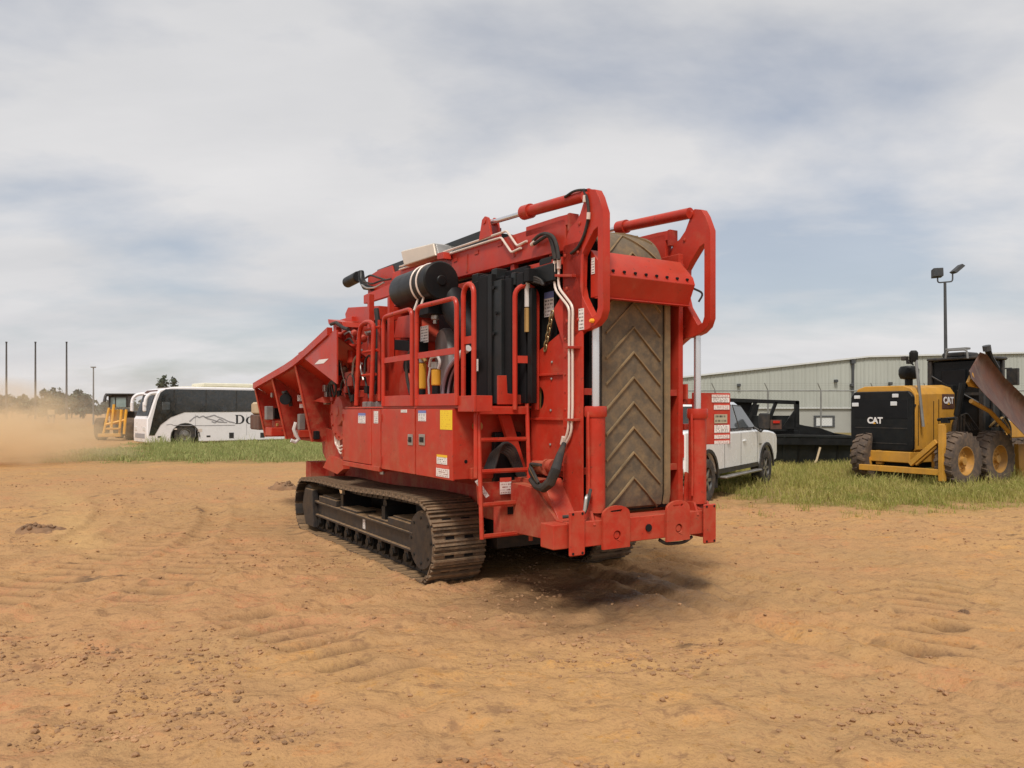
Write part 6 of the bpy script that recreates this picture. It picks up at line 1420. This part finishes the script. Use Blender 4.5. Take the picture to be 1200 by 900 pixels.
# --- small yellow grader far left, seen from its front
D = 46.0; so = at(139, D); k_ = D / F
sg2 = thing('motor_grader', 'small far yellow motor grader with a black cab left of the coach', 'grader', so, R(12))
zz = lambda py: zat(py, D); xx = lambda px: (px - 139) * k_
mb = MB(); mb.box(xx(129.5), xx(150), -0.3, 1.2, zz(477), zz(463)); cab_ = mb.build('cab', M['plastic'], sg2, 0.03)
mb = MB(); mb.box(xx(127), xx(158), -0.5, 1.4, zz(463), zz(461.2)); mb.build('cab_roof', M['plastic'], sg2, 0.03)
mb = MB(); mb.box(xx(138), xx(148.5), -0.315, -0.30, zz(477), zz(466)); mb.build('cab_window', M['greenglass'], cab_)
mb = MB(); mb.box(xx(132), xx(136.5), -0.315, -0.30, zz(477), zz(466)); mb.build('cab_window', M['greenglass'], cab_)
mb = MB(); mb.tube(arc_pts([(xx(133), -0.4, zz(463)), (xx(129), -0.7, zz(463)), (xx(128), -0.8, zz(471))], 0.1), 0.09, 6); mb.build('mirror', M['plastic'], sg2)
mb = MB(); mb.box(xx(136), xx(143), -1.2, 0.6, zz(497), zz(480)); mb.build('frame', M['filter'], sg2, 0.04)
for (a, b, c_, d) in ((130, 510, 136, 478), (139, 500, 141, 474), (147, 508, 149, 480), (152, 508, 154, 480), (133, 497, 152, 492)):
    mb = MB(); mb.tube([(xx(a), -1.4, zz(b)), (xx(c_), -1.3, zz(d))], 0.075, 8); mb.build('lift_arm', M['filter'], sg2)
mb = MB(); mb.box(xx(126), xx(150), -1.7, -1.5, zz(511), zz(507)); mb.box(xx(134), xx(149), -1.6, -1.45, zz(503), zz(500.5)); mb.build('blade', M['cat'], sg2, 0.04)
for px_ in (122, 154):
    wheel(sg2, (xx(px_), -0.2, 0.66), -1 if px_ < 139 else 1, 0.66, 0.55, 0.33, 'tyredusty', 'cat', 0, 0)
mb = MB(); mb.box(xx(128), xx(150), 1.3, 4.0, 0.7, 1.7); mb.build('engine_hood', M['plastic'], sg2, 0.06)
for px_ in (124, 152): wheel(sg2, (xx(px_), 3.0, 0.66), -1 if px_ < 139 else 1, 0.66, 0.45, 0.33, 'tyredusty', 'cat', 0, 0)

# --- big yellow grader at the right, seen from behind
TG = -R(59.3); GO = (9.07, 18.05)
gr = thing('motor_grader', 'large yellow motor grader seen from behind with a raised rusty blade, standing in the grass', 'grader', (*GO, 0), TG)
S = frame(GO, TG)
def SP(pts, ax, val): return [S(a, b, ax, val) for a, b in pts]
YG = 0.30
q0, q1 = S(997, 463, 'y', YG), S(1069, 525, 'y', YG); gx0, gx1 = q0.x, q1.x; gz1 = S(1033, 462, 'y', YG).z; gz0 = S(1033, 525.5, 'y', YG).z
gxc = (gx0 + gx1) / 2; gw = (gx1 - gx0) / 2
YE = S(1119, 480, 'x', gx1).y
hp = [(gx0 + .03, gz0 - .05), (gx1 - .03, gz0 - .05), (gx1, gz0), (gx1, gz1 - .02), (gx1 - .10, gz1 + .13), (gx1 - .3, gz1 + .20), (gx0 + .3, gz1 + .20), (gx0 + .10, gz1 + .13), (gx0, gz1 - .02), (gx0, gz0)]
mb = MB(); mb.prism([(a, YG + .12, b) for a, b in hp], (0, YE - YG - .12, 0.04)); hood = mb.build('engine_hood', M['cat'], gr, 0.02, 2)
rp_ = [(gx0 - .01, gz0), (gx0 + .06, gz0 - .05), (gx1 - .06, gz0 - .05), (gx1 + .01, gz0), (gx1 + .01, gz1 - .06), (gx1 - .10, gz1 + .07), (gx0 + .10, gz1 + .07), (gx0 - .01, gz1 - .06)]
mb = MB(); mb.prism([(a, YG, b) for a, b in rp_], (0, 0.118, 0)); rg = mb.build('rear_grille', M['black'], gr, 0.03, 3)
for k in range(3):
    z_ = gz0 + .12 + (gz1 - gz0) * (0.28 * k); mb = MB(); mb.box(gx0 + .12, gx1 - .12, YG - .008, YG - .0005, z_, z_ + .02); mb.build('grille_bar', M['plastic'], rg, 0.003)
mb = MB(); mb.box(gx0 + .10, gx1 - .10, YG - .012, YG - .0005, gz0 + .56 * (gz1 - gz0), gz0 + .90 * (gz1 - gz0)); mb.build('grille_screen', M['engblack'], rg, 0.006)
for (x0, y0, x1, y1) in ((999, 472, 1006.5, 476.5), (1044, 470.5, 1051.5, 475.5), (1001.5, 463.5, 1008, 467.5), (1046, 461.5, 1053, 466)):
    a, b = S(x0, y1, 'y', YG), S(x1, y0, 'y', YG); mb = MB(); mb.box(a.x, b.x, YG - .03, YG + .02, a.z, b.z); mb.build('rear_lamp', M['lens'], rg, 0.01)
tp = S(1025.5, 493, 'y', YG - .006)
text_part('CAT', 0.205, M['logo_white'], rg, (tp.x, YG - .016, tp.z), (1, 0, 0), (0, 0, 1), 'lettering', 0.008)
def tri(parent, o_, ux, uy, s_):
    o_ = Vector(o_); ux = Vector(ux); uy = Vector(uy); mb = MB(); mb.prism([o_ - ux * s_, o_ + ux * s_, o_ + uy * s_ * 1.15], ux.cross(uy) * .003); mb.build('triangle_emblem', M['filter'], parent)
tri(rg, (tp.x - 0.008, YG - .0225, tp.z - .078), (1, 0, 0), (0, 0, 1), 0.042)
XS = gx1
pq = S(1111, 469.5, 'x', XS + .004); mb = MB(); mb.box(XS + .001, XS + .012, pq.y - .26, pq.y + .26, pq.z - .20, pq.z + .16); sd_ = mb.build('side_badge', M['rust'], gr, 0.006)
text_part('CAT', 0.22, M['logo_white'], sd_, (XS + .017, pq.y, pq.z), (0, 1, 0), (0, 0, 1), 'lettering', 0.008)
tri(sd_, (XS + .0225, pq.y, pq.z - .10), (0, 1, 0), (0, 0, 1), 0.055)
for (px_, ya, yb) in ((1076, 475, 522), (1094, 470, 520), (1100, 468, 500)):
    a = S(px_, ya, 'x', XS); b = S(px_, yb, 'x', XS); mb = MB(); mb.box(XS + .0005, XS + .006, a.y - .01, a.y + .01, b.z, a.z); mb.build('panel_seam', M['black'], hood)
for (px_, py_) in ((1072, 475), (1079, 481)):
    a = S(px_, py_, 'x', XS); mb = MB(); mb.cyl((XS, a.y, a.z), (XS + .02, a.y, a.z), 0.03, n=8); mb.build('hood_latch', M['plastic'], hood)
a = S(1105, 448, 'x', XS - .15); mb = MB(); mb.box(gx0 + .2, gx1 - .06, YE + .01, YE + .25, 1.0, gz1 + .24); mb.build('hood_top_cover', M['black'], gr, 0.02)
# chassis, rear bar and ripper frame
mb = MB(); mb.box(gx0 + .02, gx1 - .02, YG - .05, 2.6, gz0 - .32, gz0 - .055); mb.build('rear_frame', M['cat'], gr, 0.02)
mb = MB(); mb.box(gx0 + .1, gx1 - .1, 0.4, 3.0, 0.40, gz0 - .33); mb.build('underbody', M['engblack'], gr)
bl0, bl1 = S(1008, 547, 'y', 0.0), S(1101, 552, 'y', 0.0)
mb = MB(); mb.box(bl0.x, bl1.x, -0.06, 0.06, bl0.z - .07, bl0.z + .07); mb.build('rear_bar', M['cat'], gr, 0.012)
mb = MB(); mb.box(bl0.x, bl0.x + .12, 0.062, 0.3, bl0.z - .07, bl0.z + .25); mb.build('bar_arm', M['cat'], gr, 0.01)
a, b = S(1100, 497, 'y', 0.0), S(1102, 564, 'y', 0.0); mb = MB(); mb.box(bl1.x + .003, bl1.x + .12, -0.07, 0.07, b.z, a.z); mb.build('upright', M['cat'], gr, 0.012)
for (x0, y0, x1, y1) in ((1067, 544, 1098, 517),):
    a, b = S(x0, y0, 'y', 0.0), S(x1, y1, 'y', 0.0); d = (b - a).normalized(); n_ = Vector((-d.z, 0, d.x)) * .055
    for yy in (-0.05, 0.16):
        mb = MB(); mb.prism([Vector((p.x, yy, p.z)) for p in (a - n_, b - n_, b + n_, a + n_)], (0, 0.09, 0)); mb.build('diagonal_brace', M['cat'], gr, 0.008)
# dark strut and clamp of the wing
a, b = S(1128, 449, 'x', XS + .55), S(1112, 540, 'x', XS + .35); mb = MB(); mb.tube([a, b], 0.055, 10); mb.build('wing_strut', M['trackframe'], gr)
mb = MB(); mb.tube([a, a.lerp(b, .42)], 0.075, 10); mb.build('wing_cylinder', M['black'], gr)
a, b = S(1099, 492, 'y', 0.06), S(1120, 490, 'y', 0.06); mb = MB(); mb.tube([a, b], 0.035, 8); mb.box(a.x + .1, a.x + .25, 0.0, 0.12, a.z - .07, a.z + .05); mb.build('strut_clamp', M['black'], gr)
# wheels: tandem pairs on both sides
xw = 1.06
for yy in (0.62, 2.05):
    for sg in (1, -1): wheel(gr, (sg * xw, yy, 0.64), sg, 0.64, 0.42, 0.33, 'tyredusty', 'cat', 22, 0, dish=0.09)
for sg in (1, -1):
    mb = MB(); mb.box(sg * .70 - .09, sg * .70 + .09, 0.3, 2.4, 0.45, 0.82); mb.build('tandem_case', M['cat'], gr, 0.03)
# cab
cz0, cz1 = 1.15, S(1100, 422, 'y', 1.7).z
mb = MB(); mb.box(-0.58, 0.70, YE + .26, YE + 1.15, cz0, cz1); cb = mb.build('cab', M['cabglass'], gr, 0.03)
for (x0, y0) in ((-0.64, YE + .22), (0.64, YE + .22), (-0.64, YE + 1.1), (0.64, YE + 1.1), (0.64, YE + .65)):
    mb = MB(); mb.box(x0 - .05 + .04, x0 + .06 + .04, y0 - .03, y0 + .08, cz0 - .02, cz1 + .01); mb.build('cab_post', M['plastic'], cb, 0.01)
mb = MB(); mb.box(-0.66, 0.78, YE + .15, YE + 1.25, cz1 + .012, cz1 + .09); mb.build('cab_roof', M['plastic'], cb, 0.03)
mb = MB(); mb.box(-0.35, 0.25, YE + .3, YE + .95, cz1 + .092, cz1 + .22); mb.build('roof_unit', M['plastic'], cb, 0.04)
mb = MB(); mb.box(-0.60, 0.72, YE + .215, YE + .25, cz0 + 1.0, cz0 + 1.07); mb.build('cab_rail', M['plastic'], cb)
mb = MB(); mb.box(0.5, 0.74, YE + .3, YE + 1.2, 0.75, 1.14); mb.build('cab_step', M['plastic'], gr, 0.02)
for (a_, b_) in (((-0.55, 1.95), (0.65, 2.65)), ((0.65, 1.95), (-0.55, 2.65))):
    mb = MB(); mb.tube([(a_[0], YE + .22, a_[1]), (b_[0], YE + .22, b_[1])], 0.022, 6); mb.build('cab_brace', M['plastic'], cb)
for k in range(5):
    mb = MB(); mb.tube(arc_pts([(0.35 + .07 * k, 1.62, 1.0), (0.38 + .07 * k, 1.60, 1.5 + .05 * k), (0.55 + .04 * k, 1.62, 1.7), (0.70, 1.75 + .1 * k, 1.3)], 0.15), 0.025, 6); mb.build('hydraulic_hose', M['rubber'], gr)
mb = MB(); mb.box(-0.3, 0.3, YE + .20, YE + .25, cz0 + 1.15, cz0 + 1.65); mb.build('rear_screen', M['engblack'], cb, 0.02)
mb = MB(); mb.tube(arc_pts([S(1108, 420, 'y', 2.0), S(1110, 410.5, 'y', 2.0), S(1133, 409.5, 'y', 2.0), S(1134, 420, 'y', 2.0)], 0.08), 0.025, 6); mb.build('roof_rail', M['galv'], gr)
a, b = S(1110, 411, 'y', 2.2), S(1135, 410, 'y', 2.2); mb = MB(); mb.box(a.x, b.x, 2.1, 2.3, a.z, a.z + .05); mb.build('light_bar', M['galv'], gr, 0.01)
# stacks, beacon pole
p_ = S(1065, 440, 'y', 1.0); mb = MB(); mb.lathe([(0.09, -0.38), (0.09, -.10), (0.19, -.08), (0.23, 0.02), (0.23, 0.14), (0.19, 0.22), (0.05, 0.24)], p_, (0, 0, 1), 20); mb.build('precleaner', M['black'], gr)
p_ = S(1073, 418, 'x', XS - .1); pe = S(1082, 500, 'x', XS + .10); mb = MB(); mb.tube([pe, p_], 0.035, 8); mb.build('beacon_pole', M['galv'], gr)
mb = MB(); mb.lathe([(0.08, -0.12), (0.10, -.05), (0.10, 0.10), (0.06, 0.15)], p_ + Vector((-.05, 0, 0)), (0, 0, 1), 14); mb.build('beacon', M['black'], gr)
for (px_, py_) in ((1060, 420), (1066, 424)):
    q = S(px_, py_, 'x', XS - .3); mb = MB(); mb.box(q.x - .06, q.x + .06, q.y - .06, q.y + .06, q.z - .05, q.z + .05); mb.tube([q, p_ + Vector((-.05, 0, -.2))], 0.02, 6); mb.build('work_lamp', M['plastic'], gr, 0.01)
# front frame and circle (mostly hidden)
mb = MB(); mb.box(-0.2, 0.2, 2.82, 8.4, 1.05, 1.5); mb.build('front_frame', M['cat'], gr, 0.03)
for sg in (1, -1): wheel(gr, (sg * 0.98, 7.9, 0.64), sg, 0.64, 0.42, 0.33, 'tyredusty', 'cat', 22, 0, dish=0.09)
# raised wing blade: curved rusty plate
top = [(1150, 413.5), (1157, 416), (1166, 428), (1178, 443), (1200, 464), (1225, 488)]
bot = [(1137, 436), (1138, 443), (1152, 460), (1170, 478), (1200, 509), (1225, 533)]
rows = []
XWG = 1.45
for k in range(7):
    t = k / 6; cv = 0.22 * math.sin(math.pi * t)
    rows.append([S(a[0] + (b[0] - a[0]) * t, a[1] + (b[1] - a[1]) * t, 'x', XWG - cv + 0.25 * t) for a, b in zip(top, bot)])
n_ = len(top); vs = [p for r_ in rows for p in r_]; vs2 = [p + Vector((-0.03, 0, 0.02)) for p in vs]; m_ = len(vs); fs = []
for k in range(6):
    for j in range(n_ - 1):
        q = (k * n_ + j, (k + 1) * n_ + j, (k + 1) * n_ + j + 1, k * n_ + j + 1); fs += [q, tuple(m_ + v for v in reversed(q))]
for j in range(n_ - 1): fs += [(j, j + 1, m_ + j + 1, m_ + j), (6 * n_ + j + 1, 6 * n_ + j, m_ + 6 * n_ + j, m_ + 6 * n_ + j + 1)]
for k in range(6): fs += [((k + 1) * n_, k * n_, m_ + k * n_, m_ + (k + 1) * n_)]
mb = MB(); mb.add(vs + vs2, fs); wb = mb.build('wing_blade', M['rust'], gr, 0, 60)
edge = [S(a, b, 'x', XWG + .30) for a, b in ((1132, 447), (1140, 455), (1157, 473), (1176, 491), (1200, 516))]
mb = MB(); mb.prism([S(a, b, 'x', XWG + .1) for a, b in ((1137, 437), (1132, 448), (1135, 453), (1146, 455), (1139, 444))], (0.06, 0, 0)); mb.build('blade_end_plate', M['cat'], wb)
mb = MB(); mb.tube(SP([(1157, 408), (1160, 418), (1168, 432)], 'x', XWG - .1), 0.07, 8); mb.build('wing_hinge', M['black'], gr)
mb = MB(); mb.tube(SP([(1156, 405), (1157, 411)], 'x', XWG - .1), 0.09, 10); mb.build('hinge_cap', M['polegrey'], gr)
mb = MB(); mb.tube(SP([(1138, 470), (1160, 482), (1182, 506)], 'x', XWG - .05), 0.05, 8); mb.build('wing_arm', M['cat'], gr)
mb = MB(); mb.prism(SP([(1188, 520), (1200, 520), (1206, 560), (1190, 560)], 'x', 1.0), (0.1, 0, 0)); mb.build('blade_arm', M['cat'], gr, 0.01)
for k in range(4):
    mb = MB(); mb.tube(arc_pts(SP([(1160 + 4 * k, 500), (1168 + 3 * k, 492 - 2 * k), (1178 + 2 * k, 500), (1184, 512 + 3 * k)], 'x', 0.9), 0.1), 0.03, 6); mb.build('hydraulic_hose', M['rubber'] if k % 2 else M['brass'], gr)
mb = MB(); mb.tube(SP([(1172, 432), (1186, 431.5)], 'y', 4.4), 0.02, 6); q = S(1187, 437, 'y', 4.4); mb.box(q.x - .14, q.x + .14, 4.35, 4.45, q.z - .32, q.z + .12); mb.build('mirror', M['plastic'], gr, 0.02)

# --- black truck bodies standing on the grass
D = 25.0
def bpt(px, py, d=0.0): return Vector(((px - 600) / F * (D + d), D + d, zat(py, D + d)))
db = thing('dump_bed', 'black steel dump bed with an open railed headboard standing behind the pickup', 'dump bed', at(880, D, 0))
def dbb(name, m, pts, dep, bev=0.01, parent=None):
    mb = MB(); mb.prism([Vector((p.x - at(880, D).x, p.y - D, p.z)) for p in pts], (0, dep, 0)); return mb.build(name, M[m], parent or db, bev)
dbb('top_rail', 'black', [bpt(850, 466.5), bpt(936.5, 469.5), bpt(936.5, 474), bpt(850, 471)], 0.14)
for (x0, x1) in ((884, 876), (908, 900)):
    dbb('headboard_post', 'black', [bpt(x0, 471), bpt(x0 + 4, 471), bpt(x1 + 4, 492), bpt(x1, 492)], 0.10)
dbb('corner_post', 'black', [bpt(932, 470), bpt(937, 470), bpt(937, 501), bpt(932, 501)], 0.14)
dbb('corner_gusset', 'black', [bpt(931.5, 480), bpt(931.5, 503), bpt(915, 503)], 0.06)
dbb('back_sheet', 'black', [bpt(856, 474, 1.4), bpt(890, 474, 1.4), bpt(884, 500, 1.4), bpt(850, 500, 1.4)], 0.06)
dbb('headboard_sheet', 'charcoal', [bpt(856, 487, .3), bpt(931, 487, .3), bpt(931, 506, .3), bpt(856, 506, .3)], 0.04)
dbb('mesh_panel', 'engblack', [bpt(858, 470, .2), bpt(882, 471, .2), bpt(876, 487, .2), bpt(858, 487, .2)], 0.03)
dbb('bed_side', 'black', [bpt(845, 505, .1), bpt(937, 505, .1), bpt(937, 540, .1), bpt(845, 540, .1)], 0.1)
mb = MB(); mb.box(-1.4, 1.5, 0.2, 3.2, 0.45, 1.05); mb.build('bed_floor', M['engblack'], db)
dbb('warning_board', 'rust', [bpt(903, 492, -.05), bpt(916, 492, -.05), bpt(916, 503, -.05), bpt(903, 503, -.05)], 0.03, 0.004)
dbb('chevron_strip', 'lensred', [bpt(906, 493, -.09), bpt(914, 493, -.09), bpt(914, 496, -.09), bpt(906, 496, -.09)], 0.02, 0.002)
hb_ = thing('spreader_hopper', 'long black steel hopper with flared rim standing in grass beside the large grader', 'hopper', at(955, D - .6, 0))
D2 = D - 0.6
def h3(px, py, d=0.0): return Vector(((px - 600) / F * D2 - at(955, D2).x, d, zat(py, D2)))
def hp_(name, m, pts, dep, bev=0.01):
    mb = MB(); mb.prism(pts, (0, dep, 0)); return mb.build(name, M[m], hb_, bev)
zr, zb_ = zat(511, D2), zat(541, D2); xl_, xr_ = h3(905, 510).x, h3(1003, 510).x
mb = MB(); vs = [(xl_, 0, zr), (xr_, 0, zr), (xr_ - .1, 0.25, zb_ - .1), (xl_ + .1, .25, zb_ - .1), (xl_, 0.03, zr), (xr_, 0.03, zr), (xr_ - .1, 0.28, zb_ - .1), (xl_ + .1, .28, zb_ - .1)]
mb.add(vs, [(0, 3, 2, 1), (4, 5, 6, 7), (0, 1, 5, 4), (3, 7, 6, 2), (0, 4, 7, 3), (1, 2, 6, 5)]); mb.build('front_sheet', M['charcoal'], hb_)
hp_('rim', 'charcoal', [h3(904, 509, -.03), h3(1003, 510.5, -.03), h3(1003, 513.5, -.03), h3(904, 512, -.03)], 0.08)
hp_('upper_sheet', 'black', [h3(905, 513, -.012), h3(1002, 514, -.012), h3(1001, 522, -.012), h3(907, 521, -.012)], 0.03, 0.004)
hp_('back_sheet', 'black', [h3(908, 512, 1.6), h3(916, 497.5, 1.6), h3(950, 496.5, 1.6), h3(966, 500, 1.6), h3(985, 503, 1.6), h3(1002, 509, 1.6), h3(1002, 525, 1.6), h3(908, 525, 1.6)], 0.05)
for (xa_, m_) in ((918, 'charcoal'), (936, 'black'), (957, 'charcoal'), (982, 'black')):
    a = h3(xa_, 511); mb = MB(); mb.prism([(a.x, -.035, zr - .02), (a.x + .06, -.035, zr - .02), (a.x + .09, 0.20, zb_), (a.x + .03, 0.20, zb_)], (0, 0.05, 0)); mb.build('side_rib', M[m_], hb_, 0.006)
for sx in (xl_ + .02, xr_ - .06):
    mb = MB(); mb.prism([(sx, 0.02, zr), (sx, 1.6, zr + .05), (sx, 1.3, zb_), (sx, 0.28, zb_)], (0.04, 0, 0)); mb.build('end_sheet', M['black'], hb_)
mb = MB(); mb.box(xl_ + .3, xr_ - .3, 0.3, 1.3, 0.05, zb_ + .02); mb.build('base_frame', M['engblack'], hb_)
a = h3(956, 526); mb = MB(); mb.tube([(a.x + .12, -.05, a.z + .05), (a.x - .02, -.12, a.z - .35), (a.x - .2, -.25, 0.03)], 0.035, 6); mb.build('hanging_strap', M['duskbrown'], hb_)

# --- cloud of dust over the dirt at the left
dm = bpy.data.materials.new('dust_air'); dm.use_nodes = True; t = dm.node_tree; t.nodes.clear()
out = t.nodes.new('ShaderNodeOutputMaterial'); pv = t.nodes.new('ShaderNodeVolumePrincipled'); pv.inputs['Color'].default_value = (0.95, 0.77, 0.53, 1); pv.inputs['Anisotropy'].default_value = 0.1
tc = t.nodes.new('ShaderNodeTexCoord'); ln = t.nodes.new('ShaderNodeVectorMath'); ln.operation = 'LENGTH'; t.links.new(tc.outputs['Object'], ln.inputs[0])
nz = t.nodes.new('ShaderNodeTexNoise'); nz.inputs['Scale'].default_value = 2.7; nz.inputs['Detail'].default_value = 6; nz.inputs['Roughness'].default_value = 0.62; t.links.new(tc.outputs['Object'], nz.inputs['Vector'])
mr = t.nodes.new('ShaderNodeMapRange'); mr.inputs[1].default_value = 1.0; mr.inputs[2].default_value = 0.25; t.links.new(ln.outputs['Value'], mr.inputs[0])
r_ = ramp(t, nz.outputs['Fac'], 0.42, 0.60); mu = t.nodes.new('ShaderNodeMath'); mu.operation = 'MULTIPLY'; t.links.new(mr.outputs[0], mu.inputs[0]); t.links.new(r_.outputs[0], mu.inputs[1])
mu2 = t.nodes.new('ShaderNodeMath'); mu2.operation = 'MULTIPLY'; mu2.inputs[1].default_value = 1.25; t.links.new(mu.outputs[0], mu2.inputs[0]); t.links.new(mu2.outputs[0], pv.inputs['Density']); t.links.new(pv.outputs[0], out.inputs['Volume'])
mb = MB(); mb.lathe([(0.02, -1.0)] + [(math.cos(R(a)), math.sin(R(a))) for a in range(-75, 76, 15)] + [(0.02, 1.0)], (0, 0, 0), (0, 0, 1), 24)
dust = mb.build('dust_cloud', dm, None); dust.location = (-18.2, 26.0, 0.45); dust.scale = (5.4, 4.6, 2.6)
tag(dust, 'tan cloud of dust hanging over the dirt at the left', None, None, 'stuff')

dm2 = bpy.data.materials.new('dust_veil_air'); dm2.use_nodes = True; t = dm2.node_tree; t.nodes.clear()
out = t.nodes.new('ShaderNodeOutputMaterial'); pv = t.nodes.new('ShaderNodeVolumePrincipled'); pv.inputs['Color'].default_value = (0.96, 0.90, 0.80, 1); t.links.new(pv.outputs[0], out.inputs['Volume'])
tc = t.nodes.new('ShaderNodeTexCoord'); ln = t.nodes.new('ShaderNodeVectorMath'); ln.operation = 'LENGTH'; t.links.new(tc.outputs['Object'], ln.inputs[0])
mr = t.nodes.new('ShaderNodeMapRange'); mr.inputs[1].default_value = 1.0; mr.inputs[2].default_value = 0.0; mr.inputs[4].default_value = 0.007; t.links.new(ln.outputs['Value'], mr.inputs[0]); t.links.new(mr.outputs[0], pv.inputs['Density'])
mb = MB(); mb.lathe([(0.02, -1.0)] + [(math.cos(R(a)), math.sin(R(a))) for a in range(-75, 76, 15)] + [(0.02, 1.0)], (0, 0, 0), (0, 0, 1), 24)
veil = mb.build('dust_haze', dm2, None); veil.location = (-62, 92, 0.0); veil.scale = (44, 42, 10)
tag(veil, 'thin veil of dust in the air before the far trees at the left', None, None, 'stuff')
